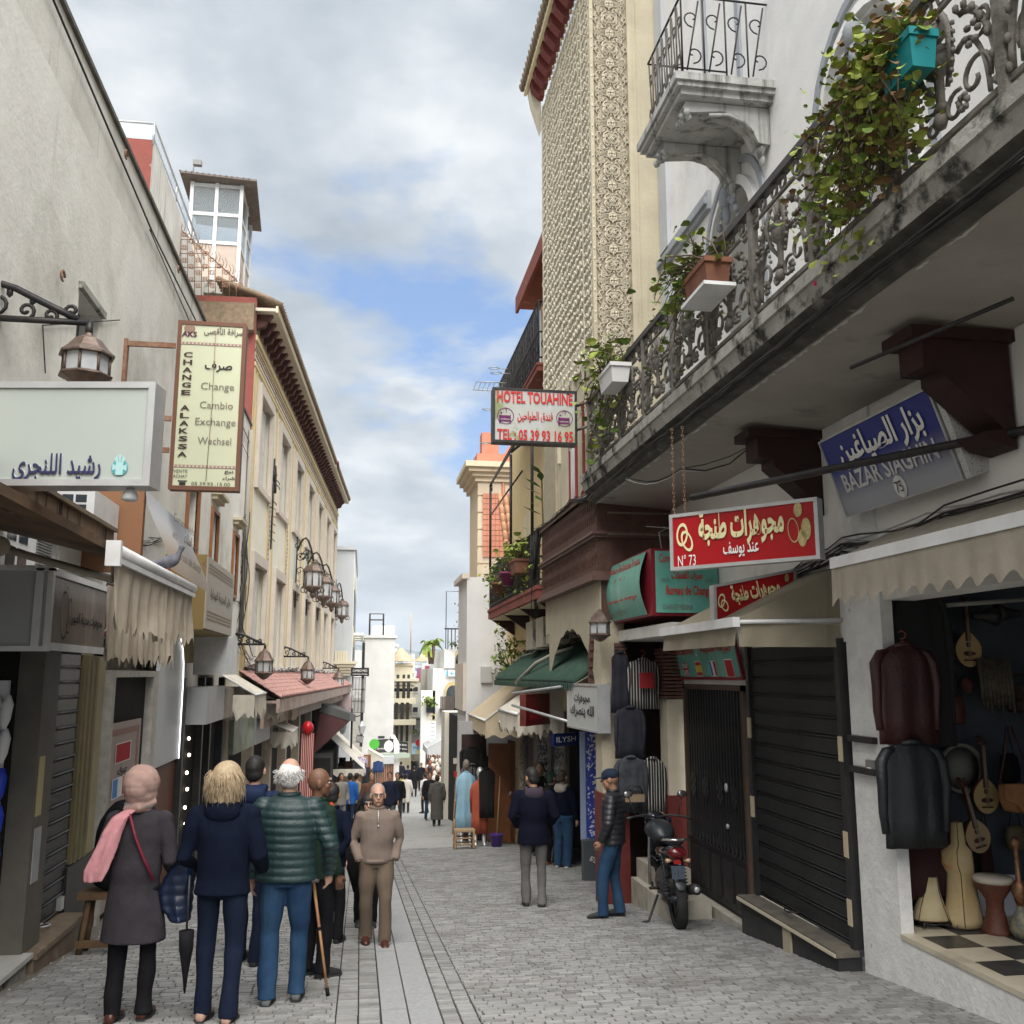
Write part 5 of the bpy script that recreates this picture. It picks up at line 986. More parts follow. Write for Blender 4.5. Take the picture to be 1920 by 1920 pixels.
g = M(); [g.box(a0-.02, a0+.8, yP-.03, yP, z, z+.42) for z in frange(zc-4.4, zc-.9, .5)]; O('quoin', g, mat('quoin_peach', (.52, .44, .34), (.48, .4, .3), 5), pb)
F = Face(at(905, 925, y=yP-.05), at(975, 925, y=yP-.05), at(905, 1045, y=yP-.05)); g = M()
for i in range(12):
    for j in range(9): F.block(g, j/9+.004, (j+1)/9-.004, i/12+.004, (i+1)/12-.004, 0, .02)
O('tile_panel', g, salmon, pb, kind='stuff')
c = F.P(1.1, 1.1, .05); rr_ = at(975, 880, y=yP-.04)
g = M(); g.tube([rr_+Vector((.5*math.cos(a), 0, .8*math.sin(a))) for a in [PI*i/12 for i in range(13)]], .05, 4); g.tube([rr_+Vector((.5, 0, 0)), rr_+Vector((.5, 0, -2))], .05, 4); g.tube([rr_-Vector((.5, 0, 0)), rr_-Vector((.5, 0, 2))], .05, 4); g.tube([rr_+Vector((.15*math.cos(a), 0, .4+.15*math.sin(a))) for a in [2*PI*i/12 for i in range(13)]], .04, 4); O('arched_window', g, salmon, pb)
tr = thing('tiled_lean_to_roof', 'steep lean-to roof of orange brown clay tiles beside the ochre building', 'roof', (3.5, 24.5, 4)); p0 = at(945, 1030, y=24.2); p1 = at(990, 1030, y=24.2); z1 = at(945, 940, y=25.2).z; g = M(); n = 9; W_ = p1.x-p0.x+.3
tile = M(); k = W_/6; tile.tube([(0, 0, 0), (0, .3, .36)], [k*.5, k*.42], 6); tile = tile.data('roof_tile', mat('orange_clay_tile', (.40, .21, .12), (.3, .16, .09), 5, .8))
for i in range(6):
    for j in range(6): o = link('roof_tile', tile, tr); o.location = o.location+Vector((p0.x+(i+.5)*k, 24.2+.22*j, p0.z+.27*j))
wl = thing('low_white_house', 'plain white house wall rising over the green tiled shop awning', 'house', (3, 24, gz(24)))
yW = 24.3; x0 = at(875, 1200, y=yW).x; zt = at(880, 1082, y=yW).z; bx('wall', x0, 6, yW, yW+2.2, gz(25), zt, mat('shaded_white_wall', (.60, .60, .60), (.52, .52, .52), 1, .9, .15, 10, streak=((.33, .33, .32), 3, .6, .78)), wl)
g = M(); g.box(x0-.13, x0+.05, yW-.02, yW+2.3, zt-.04, zt+.1); g.box(x0-.08, x0-.001, yW+.05, yW+2.2, zt-3.4, zt-2.2); O('coping', g, beigetrim, wl)
g = M(); q = at(912, 1265, y=yW-.06); g.box(q.x-.14, q.x+.14, yW-.1, yW-.001, q.z-.2, q.z+.2); O('meter_box', g, mat('grey_box', (.4, .4, .39), rough=.5), wl)
# shops at street level under it: green tile awning, canvas awnings, doors
XS = 3.62
sp = thing('shop_row', 'row of small shops with wood doors, tan tile pillar and glass fronts on the right', 'shops', (XS, 18, gz(18)))
g = M(); g.box(XS+.0, XS+.3, 15.6, 24.2, .9, 2.9); O('upper_wall', g, yellow, sp)
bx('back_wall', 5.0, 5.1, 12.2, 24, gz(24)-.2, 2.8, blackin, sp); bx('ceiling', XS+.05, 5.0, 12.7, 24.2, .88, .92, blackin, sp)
g = M(); yT = 22.0
for j in range(12): z = gz(yT)+j*.24; g.box(XS-.06, XS+.3, yT-.35, yT+.35, z, z+.225)
O('tan_tile', g, mat('tan_wall_tile', (.42, .31, .17), (.36, .26, .14), 5, .4, blotch=((.22, .16, .1), 1.5, .5, .55)), sp, kind='stuff')
g = M(); g.box(XS-.08, XS, yT-.42, yT-.35, gz(yT), gz(yT)+2.9); O('pillar_edge', g, mat('pebbled_edge', (.45, .42, .36), (.1, .09, .08), 20), sp)
def panel_door(par, A, B, z0, z1, m, rows=4, name='wood_door'):
    A = Vector(A); B = Vector(B); F = Face((A.x, A.y, z1), (B.x, B.y, z1), (A.x, A.y, z0)); g = M(); F.block(g, 0, 1, 0, 1, -.04, 0); d = O(name, g, m, par); g = M()
    for i in range(rows): b0 = (i+.08)/rows; b1 = (i+.92)/rows; F.block(g, .15, .85, b0, b1, .0, .012); F.block(g, .25, .75, b0+.02, b1-.02, .012, .022)
    O('panel', g, m, d) if par.type != 'EMPTY' or True else None
    g = M(); g.ell(F.P(.9, .5, .04), (.04, .03, .04), 6, 4); g.tube([F.P(.8, .48, .04), F.P(.95, .48, .04)], .01, 4); O('handle', g, alu, d); return F
p = at(915, 1565, y=23.2); panel_door(sp, (p.x, 23.2, 0), (p.x+.58, 23.0, 0), gz(23.2)+.02, gz(23.2)+2.3, wood)
panel_door(sp, (XS-.1, 23.3, 0), (XS+.05, 22.45, 0), gz(23)+.02, gz(23)+2.35, mat('dark_wood_door', (.12, .05, .025), (.08, .035, .018), 4, .5), 5)
# jeweller glass front with dark frames
for i, (y0, y1) in enumerate(((13.2, 14.3), (14.4, 15.5), (17.0, 18.4), (18.5, 19.9), (20.1, 21.4))):
    g = M(); b = gz(y0)-.1; [g.box(XS-.02, XS+.06, a, c_, z0_, z1_) for a, c_, z0_, z1_ in ((y0, y0+.07, b, .9), (y1-.07, y1, b, .9), (y0+.07, y1-.07, .82, .9), (y0+.07, y1-.07, b+.0, b+.65), (y0+.07, y1-.07, b+.65, b+.72))]; f = O('shop_window_frame', g, mat('brown_grey_frame', (.10, .085, .07), (.15, .13, .11), 8, .5), sp)
    O('pane', M().box(XS+.02, XS+.03, y0+.07, y1-.07, b+.72, .82), glassd, f)
g = M(); rd = random.Random(4)
for i in range(150): g.ell((XS-.01+rd.uniform(-.01, .01), rd.choice((14.0, 17.6, 18.9, 19.3))+rd.uniform(-.35, .35), rd.uniform(-.9, .7)), (.012, .018, .018), 4, 3)
O('jewellery_display', g, mat('silver_trinkets', (.4, .38, .34), rough=.3, metal=.6), sp, kind='stuff')
bluep = thing('patterned_shop_front', 'blue and white leaf patterned narrow shop front beside the man in the cap', 'shop front', (3.4, 14.6, -1)); p = at(1098, 1375, y=14.6); q = at(1128, 1375, y=14.6); F = Face((p.x, 14.6, at(1100, 1372, y=14.6).z), (q.x, 14.5, at(1100, 1372, y=14.6).z), (p.x, 14.6, at(1100, 1572, y=14.6).z))
g = M(); F.block(g, 0, 1, 0, 1, -.05, 0); O('board', g, mat('cobalt_print', (.02, .04, .28), rough=.4, spots=((.45, .5, .6), 16, .25)), bluep); g = M(); rd = random.Random(2)
for i in range(70):
    a, b = rd.uniform(.1, .9), rd.uniform(.02, .98); r_ = rd.uniform(0, 6); l = .035; w = .012; R_ = F.r.normalized(); U_ = F.u.normalized(); e1 = R_*math.cos(r_)+U_*math.sin(r_); e2 = R_*-math.sin(r_)+U_*math.cos(r_); c = F.P(a, b, .004); g.add([c-e1*l, c-e2*w, c+e1*l, c+e2*w], [(0, 1, 2, 3)])
O('leaf_print', g, mat('pale_print', (.5, .52, .58)), bluep, kind='stuff'); g = M(); F.block(g, -.35, -.02, -.02, 1, -.05, .01); O('edge_post', g, mat('pale_blue_metal', (.22, .27, .4), rough=.4), bluep)
g = M(); g.box(p.x-.1, q.x+.2, 14.4, 14.55, gz(14.5), at(1100, 1572, y=14.6).z); O('base', g, mat('slate_base', (.06, .07, .08), rough=.5), bluep)
F = Face(at(1104, 1590, y=14.38), at(1124, 1600, y=14.38), at(1104, 1625, y=14.38)); line(bluep, F, 'B7.LN', .5, .5, .1, inkw, width=F.w*.7)
F = upright(1038, 1376, 1083, 1373, 1400, 14.9); t = lightbox('blue_shop_sign', 'small dark blue shop sign with white capitals under the white Arabic sign', F, .05, mat('navy_sign', (.012, .02, .10), rough=.4), mat('navy_sign', (.012, .02, .1)), .01); line(t, F, 'ILYSH', .5, .52, .12, inkw, width=F.w*.8)
F = upright(1064, 1281, 1122, 1283, 1363, 13.2); t = lightbox('white_arabic_sign', 'white light box with black Arabic script in an aluminium frame over the shop fronts', F, .15, mat('milky_sign_face', (.46, .48, .47), rough=.4), alu, .025); line(t, F, 'مجوهرات', .5, .68, .15, ink, width=F.w*.5); line(t, F, 'الله ينصرك', .5, .4, .17, ink, width=F.w*.75)
g = M(); B_ = F.P(0, .1, -.05); C_ = F.P(0, .95, -.05); g.tube([C_, at(960, 1300, y=15.5)], .02, 4); g.tube([B_, at(960, 1322, y=15.5)], .022, 4); O('side_frame', g, alu, t)
F = upright(985, 1302, 1030, 1300, 1362, 15.4); t = lightbox('red_shop_sign', 'dim red curved shop sign behind the folded cream awning', F, .1, mat('dull_red_sign', (.16, .012, .015), rough=.4), redwood, .015); line(t, F, 'Bijouterie Star', .55, .25, .13, inkr, width=F.w*.8)
gt = thing('green_tile_awning', 'green glazed tile awning with cables over the shop fronts', 'awning', (3.1, 17, 1.5)); g = M(); xl = 2.85; zl = 1.42; zu = 2.05; n = 66
for i in range(n): y = 12.9+i*.118; g.tube([(xl, y, zl+.03), (xl+.4, y, zl+.33), (XS, y, zu+.03)], .05, 5)
O('tile_rolls', g, greentile, gt, kind='stuff'); g = M()
for i in range(n): y = 12.9+i*.118; g.slab([(xl-.02, y-.05, zl+.02), (xl-.02, y, zl-.09), (xl-.02, y+.05, zl+.02)], (-.015, 0, 0))
O('tile_drops', g, greentile, gt, kind='stuff'); O('soffit', M().add([(xl, 12.8, zl), (xl, 20.8, zl), (XS, 20.8, zl+.4), (XS, 12.8, zl+.4)], [(0, 1, 2, 3)]), mat('awning_soffit', (.3, .28, .24), rough=.9), gt)
def slope_awning(name, label, x0, z0, x1, z1, y0, y1, m, val, seed, group='shop awnings', scal=.12, wv=10, side=True, rag=0):
    t = thing(name, label, 'awning', (x0, (y0+y1)/2, z0), group); g = M(); k = 10; vs = []
    for j in range(2):
        for i in range(k+1): vs.append(((x0, x1)[j], y0+(y1-y0)*i/k, (z0, z1)[j]-.03*math.sin(PI*i/k*4)*(1-j)))
    g.add(vs, [(i, i+1, k+2+i, k+1+i) for i in range(k)], smooth=True)
    if side: g.add([(x0, y0, z0), (x1, y0, z1), (x1, y0, z0)], [(0, 1, 2)])
    O('canopy', g, m, t); g = M(); cloth(g, (x0, y0, z0), (x0, y1, z0), val, 40, .02, scal, wv, seed=seed, ragged=rag); cloth(g, (x1, y0-.005, z0), (x0, y0-.005, z0), val, 20, .02, scal, 4, seed=seed, ragged=rag); O('valance', g, m, t)
    g = M(); g.tube([(x0, y0, z0), (x0, y1, z0)], .025, 5); g.tube([(x0, y0, z0), (x1, y0, z1)], .018, 5); O('front_bar', g, whitemet, t); return t
p = at(935, 1330, y=18.5); q = at(1010, 1285, y=18.5); slope_awning('canvas_awning', 'cream fringed awning folded out beside the white Arabic sign', p.x, p.z, q.x, q.z+.1, 16.2, 18.5, canvasw, .32, 3, rag=.25)
p = at(878, 1335, y=23.9); q = at(930, 1290, y=23.9); slope_awning('canvas_awning', 'beige peaked awning over the mannequins in front of the white house', p.x, p.z-.05, q.x+.7, q.z+.45, 20.5, 23.9, mat('sand_canvas', (.46, .38, .27), (.4, .33, .23), 3, .9), .34, 4)
g = M(); p = at(890, 1360, y=23.0); g.box(p.x-.4, p.x+1.2, 22.9, 23, p.z-.2, p.z+.1); O('fascia_board', g, mat('grey_fascia', (.33, .33, .33), rough=.6), sp)
# clay roof, bush and air conditioners above
for k, (lab, y, z) in enumerate((('nearest air conditioner unit under the lower iron balcony', 15.9, 2.35), ('middle air conditioner unit under the lower iron balcony', 16.9, 2.32), ('farthest air conditioner unit under the lower iron balcony', 18.0, 2.3))):
    t = thing('air_conditioner', lab, 'air conditioner', (3.3, y, z), 'air conditioners under the iron balcony'); g = M(); g.box(3.2, 3.6, y, y+.75, z-.27, z+.27); O('casing', g, mat('aged_casing', (.42, .38, .3), (.36, .33, .26), 6, .6), t); g = M(); g.lathe([(.2, 0), (.2, .02), (.16, .02)], (3.4, y+.0, z), 14, ax=Matrix.Rotation(PI/2, 3, 'X')); O('fan_grille', g, mat('dark_grille', (.15, .14, .13)), t)
bush = thing('rooftop_bush', 'leafy green shrub growing behind the low white house parapet', 'shrub', tuple(at(960, 1250, y=21))); c = at(965, 1225, y=21); g = M(); rd = random.Random(12); leaves(g, [c+Vector((rd.uniform(-.35, .4), rd.uniform(-.3, .3), rd.uniform(-.5, .5))) for _ in range(20)], 420, .1, .12, rd); O('foliage', g, [leafm, leafy], bush, kind='stuff'); g = M(); [g.tube([c-Vector((0, 0, .7)), c+Vector((rd.uniform(-.4, .4), 0, rd.uniform(-.2, .5)))], .012, 4) for _ in range(8)]; O('stem', g, stemm, bush)
bundle('mess of cables above the green tile awning', [(3.55, 13, 2.25), (3.5, 15.5, 2.15), (3.5, 18, 2.2), (3.4, 21, 1.8), (3.3, 24.2, 1.6)], 12, .08, .009, .1, 6)
bundle('cable loops hanging from the hotel corner', [(2.93, 15.9, 4.0), (2.92, 16.1, 3.2), (2.95, 16.3, 2.6), (3.1, 16.8, 2.8)], 7, .05, .01, .1, 7)
g = M(); g.tube([(3.5, 15.7, 2.0), (3.2, 15.9, 1.9), (3.0, 16.5, 1.75), (2.8, 17.5, 1.4)], .035, 6); O('drain_hose', g, mat('grey_hose', (.4, .38, .32), rough=.6), None, label='thick grey hose lying across the green tile awning', cat='hose')
# clothes shop at the hotel arcade, marble steps and bin
for i, (lab, u, v, y, w, h, mt, sl) in enumerate((('navy quilted waistcoat with white drawcord at the clothes shop door', 1162, 1222, 11.6, .22, .75, 'cw1', False), ('black and white striped djellaba top row of the clothes shop', 1205, 1235, 11.6, .36, .62, 'cw2', True), ('dark hoodie with white piping hanging in the middle of the clothes shop', 1180, 1325, 11.55, .34, .62, 'cw1', True), ('grey washed denim jacket low in the clothes shop doorway', 1182, 1418, 11.5, .36, .66, 'cw3', True), ('striped grey wool jacket beside the cream pillar', 1222, 1420, 11.55, .30, .7, 'cw2', True))):
    mm = {'cw1': mat('navy_black_cloth', (.015, .017, .028), (.03, .03, .04), 6, .9), 'cw2': mat('bw_striped_cloth', (.018, .018, .02), rough=.9, stripe=((.38, .36, .34), (9, 9, 0), .72, 1.0, .8)), 'cw3': mat('grey_denim', (.06, .065, .075), (.03, .032, .04), 10, .9)}[mt]
    garment('hanging_garment', lab, at(u, v, y=y), w, h, mm, flare=1.15, hanger=(i == 1), sleeves=sl, collar=True, cat='garment', group='clothes at the hotel arcade shop', seed=i)
p = at(1212, 1275, y=11.5); g = M(); g.box(p.x-.09, p.x+.09, 11.46, 11.5, p.z-.1, p.z+.09); O('red_pouch', g, mat('red_cloth', (.25, .015, .02), rough=.9), None, label='red cloth pouch hanging on the striped djellaba', cat='pouch')
p = at(1190, 1490, y=11.3); t = thing('checked_handbag', 'small beige checked handbag with black straps in front of the denim jacket', 'handbag', tuple(p)); g = M(); g.box(p.x-.11, p.x+.11, 11.26, 11.32, p.z-.08, p.z+.04); O('body', g, mat('beige_check', (.38, .28, .18), rough=.7, stripe=((.03, .02, .02), (9, 0, 0), .7, 3.0, 0)), t); g = M(); g.tube([p+Vector((-.08, -.05, .03)), p+Vector((-.05, -.05, .1)), p+Vector((.05, -.05, .1)), p+Vector((.08, -.05, .03))], .01, 4); g.box(p.x-.115, p.x+.115, 11.25, 11.259, p.z+.02, p.z+.05); O('handle', g, blackp, t)
sx0, sx1 = at(1165, 1630, y=11.3).x, XR-.01; b = gz(11)
t = thing('marble_steps', 'two worn marble steps leading up to the clothes shop behind the motorbike', 'steps', (3.5, 11, b)); zl = at(1175, 1625, y=11.5).z; g = M(); g.box(3.3, 3.8, 10.35, 11.75, b-.3, -1.0+.12); O('step', g, marble, t); g = M(); g.box(3.38, 3.8, 11.0, 11.78, -.88, -.66); O('step', g, marble, t)
p = at(1205, 1612, y=11.3); t = thing('waste_bin', 'tall dark blue waste bin on the upper marble step', 'bin', (3.5, 11.35, -.66)); g = M(); g.lathe([(.12, 0), (.155, .5), (.165, .52), (.15, .52), (.11, .03)], (3.54, 11.35, -.66), 18); O('body', g, mat('navy_plastic', (.012, .016, .035), rough=.4), t); g = M(); g.box(3.45, 3.6, 11.3, 11.42, -.2, -.08); O('cardboard', g, mat('cardboard', (.34, .2, .1), rough=.8), t)
# ================================================================ LEFT: white house with the blank wall
XL = -2.9
wh = thing('blank_white_house', 'tall blank off-white wall with rain streaks under its parapet on the left', 'house', (XL, 12, gz(12)))
def wallL(name, y0, y1, z0, z1, m, par, holes=(), x=XL): return wallx(name, x, y0, y1, z0, z1, m, par, holes, .3, -1)
wn = [(15.75, 16.7, 3.5, 4.75), (18.25, 18.95, 3.35, 4.6), (21.3, 22.0, 3.3, 4.6)]
wallL('wall', -1, 23.4, 2.3, 6.9, plaster, wh, [(9.5, 10.25, 4.1, 5.35), (8.1, 9.55, 2.35, 3.35)]+wn)
wallL('upper_wall', -1, 23.4, 6.9, 7.62, plaster_top, wh)
bx('coping', XL-.3, XL+.04, -1, 23.42, 7.62, 7.67, mat('dark_stained_coping', (.16, .15, .13), (.09, .085, .075), 6, .9), wh); bx('body', -8, XL-.31, 1, 23.3, -2, 7.4, plaster, wh)
g = M(); g.box(XL-.28, XL-.2, 9.5, 10.25, 4.1, 5.35); g.box(XL-.2, XL-.05, 9.5, 9.56, 4.1, 5.35); O('window', g, glassd, wh)
g = M(); g.box(XL, XL+.05, 9.45, 10.32, 5.35, 5.42); O('window_lintel', g, concrete, wh)
for (a, b, c, d) in wn:
    g = M(); [g.box(XL-.02, XL+.05, *q) for q in ((a-.08, a, c-.05, d+.08), (b, b+.08, c-.05, d+.08), (a, b, d, d+.08), (a, b, c-.08, c))]; f = O('window_frame', g, mat('orange_window_frame', (.27, .11, .04), (.2, .08, .03), 5, .5), wh); O('pane', M().box(XL-.2, XL-.15, a, b, c, d), glassd, f)
    if a > 17: g = M(); g.box(XL-.001, XL+.12, a-.1, b+.1, d+.22, d+.3); g.box(XL-.001, XL+.2, a-.15, b+.15, d+.3, d+.36); O('hood', g, cream, wh)
g = M(); g.tube([(XL+.06, 23.0, 7.4), (XL+.06, 23.0, 2.4)], .06, 6); O('drain_pipe', g, mat('weathered_pipe', (.3, .28, .25), rough=.8), wh)
# shuttered window above the first awning
t = thing('louvred_window', 'white louvred window with small dark panes behind the blank light box', 'window', (XL, 8.8, 2.4)); g = M(); g.box(XL-.1, XL-.02, 8.1, 9.55, 2.35, 3.35); O('sash', g, whitemet, t); F = Face((XL-.015, 8.75, 3.33), (XL-.015, 8.2, 3.33), (XL-.015, 8.75, 2.37)); g = M(); [F.block(g, a, a+.38, b, b+.2, 0, .01) for a in (.05, .55) for b in (.05, .3, .55, .78)]; O('pane', g, glassd, t)
g = M(); [g.box(XL-.02, XL+.0, 8.95, 9.35, 2.4+.026*i, 2.412+.026*i) for i in range(35)]; O('louvre', g, mat('shadow_louvre', (.2, .2, .19)), t, kind='stuff')
# wires, wall hooks
g = M(); g.tube([(XL+.03, 6, 7.55), (XL+.05, 12, 7.22), (XL+.04, 17, 7.3), (XL+.04, 23, 7.1)], .012, 4); g.tube([(XL+.03, 12, 7.22), (XL+.04, 23.2, 6.7)], .008, 4); g.tube([at(225, 600, x=XL+.02), at(80, 610, x=XL+.02), at(85, 700, x=XL+.02)], .006, 4)
O('wall_wire', g, cable_m, None, label='thin wires pinned along the top of the blank white wall', cat='wires')
g = M(); [g.tube(spiral(at(u, v, x=XL+.06), Vector((0, 1, 0)), Vector((0, 0, 1)), .05, .05, 0, 5, 8), .012, 4) for u, v in ((237, 290), (335, 505), (118, 517))]; O('wall_hooks', g, rust, wh)
# rooftop structures
rt = thing('rooftop_lookout', 'glazed rooftop lookout room with white frames and corrugated roof', 'lookout', (-3.6, 24, 7.6)); yR = 26.5
A, B = at(362, 335, y=yR), at(455, 335, y=yR); x0, x1, zt = A.x, B.x, A.z-.1; zb = at(400, 455, y=yR).z; zf = at(400, 535, y=yR).z
g = M(); ym = yR+2.2
for x, y in ((x0, yR), ((x0+x1)/2, yR), (x1, yR), (x1, ym), (x1, (yR+ym)/2)): g.box(x-.05, x+.05, y-.05, y+.05, zf-.3, zt)
for z in (zt-.08, (zt+zb)/2-.05, zb): g.box(x0, x1, yR-.03, yR+.03, z-.05, z+.05); g.box(x1-.03, x1+.03, yR, ym, z-.05, z+.05)
O('frame', g, whitemet, rt); g = M(); g.box(x0, x1, yR-.01, yR+.01, zb, zt); g.box(x1-.01, x1+.01, yR, ym, zb, zt); O('glass', g, mat('hazy_glass', (.22, .27, .30), rough=.08, alpha=.4), rt)
g = M(); g.hexa([(x0-.3, yR-.35, zt+.08), (x1+.45, yR-.35, zt-.02), (x1+.3, ym+.3, zt-.2), (x0-.3, ym+.3, zt-.1)], [(x0-.3, yR-.35, zt+.14), (x1+.45, yR-.35, zt+.04), (x1+.3, ym+.3, zt-.14), (x0-.3, ym+.3, zt-.04)]); O('roof', g, mat('corrugated_roof', (.2, .17, .15), (.13, .11, .1), 6, .7), rt)
g = M(); [g.tube([(x0-.3+.16*i, yR-.36, zt+.14-.008*i), (x0-.3+.16*i, ym, zt-.03-.008*i)], .03, 4) for i in range(int((x1-x0+.7)/.16))]; O('corrugation', g, MC['corrugated_roof'], rt, kind='stuff')
g = M(); g.box(x0, x1, yR, ym, zf, zb-.06); O('base_wall', g, mat('bare_render', (.5, .42, .36), (.42, .36, .3), 3, .9), rt); g = M(); g.box(x0+.1, x1-.2, yR-.3, yR-.05, zf-.35, zf+.05); O('ledge', g, concrete, rt)
g = M(); p = at(362, 330, y=yR); g.tube([p, p+Vector((0, 0, .45))], .02, 4); g.box(p.x-.02, p.x+.22, yR-.05, yR+.1, p.z+.35, p.z+.5); O('flood_lamp', g, mat('grey_lamp', (.25, .25, .25)), None, label='small floodlight on a stick on the lookout roof', cat='lamp')
rb_ = thing('red_roof_block', 'oxide red and white stair block with glass railing above the blank wall', 'roof block', (-4, 21, 7.6)); yq = 19.5; q0 = at(235, 258, y=yq); q1 = at(288, 258, y=yq)
g = M(); g.box(q0.x-2, q1.x-.001, yq, yq+.05, 6.9, q0.z); O('red_wall', g, redwall, rb_); g = M(); g.hexa([(q1.x-.5, yq+.05, 6.9), (q1.x, yq, 6.9), (q1.x+.0, 26.4, 6.9), (q1.x-.5, 26.4, 6.9)], [(q1.x-.5, yq+.05, q0.z), (q1.x, yq, q0.z), (q1.x+.0, 26.4, q0.z-.3), (q1.x-.5, 26.4, q0.z-.3)]); O('white_wall', g, plaster_top, rb_)
g = M(); zr = at(230, 227, y=yq).z; g.tube([(q0.x-1.5, yq, zr), (q1.x, yq, zr), (q1.x, 26, zr-.1)], .03, 4); [g.tube([(q1.x, y, q0.z-.1), (q1.x, y, zr)], .025, 4) for y in (yq, 22, 24.3, 26)]; g.tube([(q1.x, yq, q0.z+.05), (q1.x, 26, q0.z-.05)], .02, 4); O('railing', g, alu, rb_)
g = M(); g.box(q0.x-1.5, q1.x, yq-.005, yq+.005, q0.z, zr-.03); g.box(q1.x-.005, q1.x+.005, yq, 26, q0.z-.05, zr-.06); O('glass', g, glassl, rb_)
gr = thing('roof_grille', 'rusty scrolled iron grille with curved spikes behind the white wall parapet', 'grille', (-3.6, 22.8, 7.6)); g = M(); X = Vector((1, 0, 0)); Z = Vector((0, 0, 1))
for i in range(12):
    u = 300+i*13; vt = 388+.9*(u-290); a, b = at(u, vt, y=22.8), at(u, 556, y=22.8); g.tube([b, a], .012, 3)
    for k in range(2): q = a+X*.08*k; g.tube([q, q+X*.03+Z*.14, q-X*.02+Z*.26], .009, 3)
    v = vt+8
    while v < 545: c = at(u+6.5, v, y=22.8); [g.tube(spiral(c, X*s_, Z*t_, .085, .012, -.5, 5, 8), .0085, 3) for s_ in (-1, 1) for t_ in (-1, 1)]; v += 24
for k in range(6): g.tube([at(300, 397+26*k, y=22.8), at(min(450, 300+29*k+.1), 397+26*k, y=22.8)], .012, 3)
g.tube([at(292, 388, y=22.8), at(446, 528, y=22.8)], .014, 4); O('scrolls', g, rust, gr)
# ================================================================ LEFT: yellow patterned building
PL = (-2.9, 23.4, .05); D = Vector((.05, 1, 0)).normalized(); Nn = Vector((D.y, -D.x, 0)); P0 = Vector((-2.9, 23.4, 0)); Y1_ = 27.2
def B_(s, o, z): q = P0+D*s+Nn*o; return Vector((q.x, q.y, z))
def bb(g, s0, s1, o0, o1, z0, z1, mi=0): g.hexa([B_(s0, o0, z0), B_(s0, o1, z0), B_(s1, o1, z0), B_(s1, o0, z0)], [B_(s0, o0, z1), B_(s0, o1, z1), B_(s1, o1, z1), B_(s1, o0, z1)], mi)
yb = thing('yellow_house', 'long yellow and cream house with tall windows and red bracketed tile eave on the left', 'house', tuple(B_(13, 0, gz(36))))
g = M(); bb(g, 0, Y1_, -4, -.25, -6, 10.0); wins = [(1.0+3.85*k, 1.0+3.85*k+2.15) for k in range(7)]
rowz = [(1.75, 4.4), (6.35, 8.8)]; ss = [0]+[q for w in wins for q in w]+[Y1_]
for i in range(0, len(ss)-1): 
    if i % 2 == 0: bb(g, ss[i], ss[i+1], -.25, 0, 1.2, 10.0)
    else:
        for z0, z1 in ((1.2, 1.75), (4.4, 6.35), (8.8, 10)): bb(g, ss[i], ss[i+1], -.25, 0, z0, z1)
O('wall', g, mat('pale_cream_facade', (.74, .70, .59), (.68, .64, .54), 2, .9, .1, 10), yb)
bb(g := M(), -.05, .0, -4, .02, 6.5, 10.95); O('red_end_wall', g, redwall, yb)
band = mat('ochre_band', (.60, .48, .26), (.54, .43, .25), 4, .85); zig = mat('brown_scallop_paint', (.2, .12, .07), (.3, .2, .1), 20, .8)
for k in range(8):
    s = .25+3.85*k-.0; w = 1.55 if k else .6
    if s > Y1_-.5: continue
    a = s-w*.6 if k else .05
    g = M(); bb(g, a-.0, a+.22, .001, .03, 1.3, 9.3); bb(g, a+w*.62, a+w*.62+.2, .001, .03, 1.3, 9.3); O('pilaster_band', g, band, yb)
    g = M(); n = 44
    for i in range(n): z = 1.6+i*.135; sh = .06*math.sin(i*.7); g.add([B_(a+w*.36+sh-.09, .012, z), B_(a+w*.36+sh+.03+.05*(i % 2), .012, z-.01), B_(a+w*.36+sh+.06, .012, z+.07), B_(a+w*.36+sh-.04, .012, z+.09)], [(0, 1, 2, 3)])
    for i in range(18): z = 7.9+i*.1; c = abs(i-9)*.05; g.add([B_(a+w*.1+c, .014, z), B_(a+w*.18+c, .014, z), B_(a+w*.16+c, .014, z+.07)], [(0, 1, 2)])
    O('scallop_print', g, zig, yb, kind='stuff')
for k, (a, b) in enumerate(wins):
    for z0, z1 in rowz:
        g = M()
        for q in ((a-.12, a+.06, z0-.1, z1+.22), (b-.06, b+.12, z0-.1, z1+.22), (a+.06, b-.06, z1-.05, z1+.22), (a+.06, b-.06, z0-.12, z0+.03)): bb(g, q[0], q[1], -.02, .1, q[2], q[3])
        f = O('window_frame', g, beigetrim, yb); g = M(); bb(g, a+.06, b-.06, -.24, -.2, z0, z1); O('pane', g, glassd, f)
        g = M(); m_ = (a+b)/2; bb(g, a+.1, m_-.28, -.19, -.12, z0, z1-.1); bb(g, m_-.12, m_-.02, -.18, -.1, z0, z1-.08); bb(g, m_+.3, b-.1, -.19, -.12, z0, z1-.1); O('shutter_leaf', g, mat('pale_shutter', (.62, .61, .58), (.5, .49, .46), 4, .7, streak=((.4, .38, .35), 9, .5, .7)), f)
g = M(); z_ = [9.35, 9.5, 9.62, 9.72]
for i, z in enumerate(z_):
    for j in range(130): s = .1+j*.209+.1*(i % 2); bb(g, s, s+.13, .002, .02, z, z+.045)
O('dash_print', g, zig, yb, kind='stuff')
g = M(); bb(g, 0, Y1_, .0, .05, 9.18, 9.28); bb(g, 0, Y1_, 0, .06, 9.85, 9.98); O('string_course', g, band, yb)
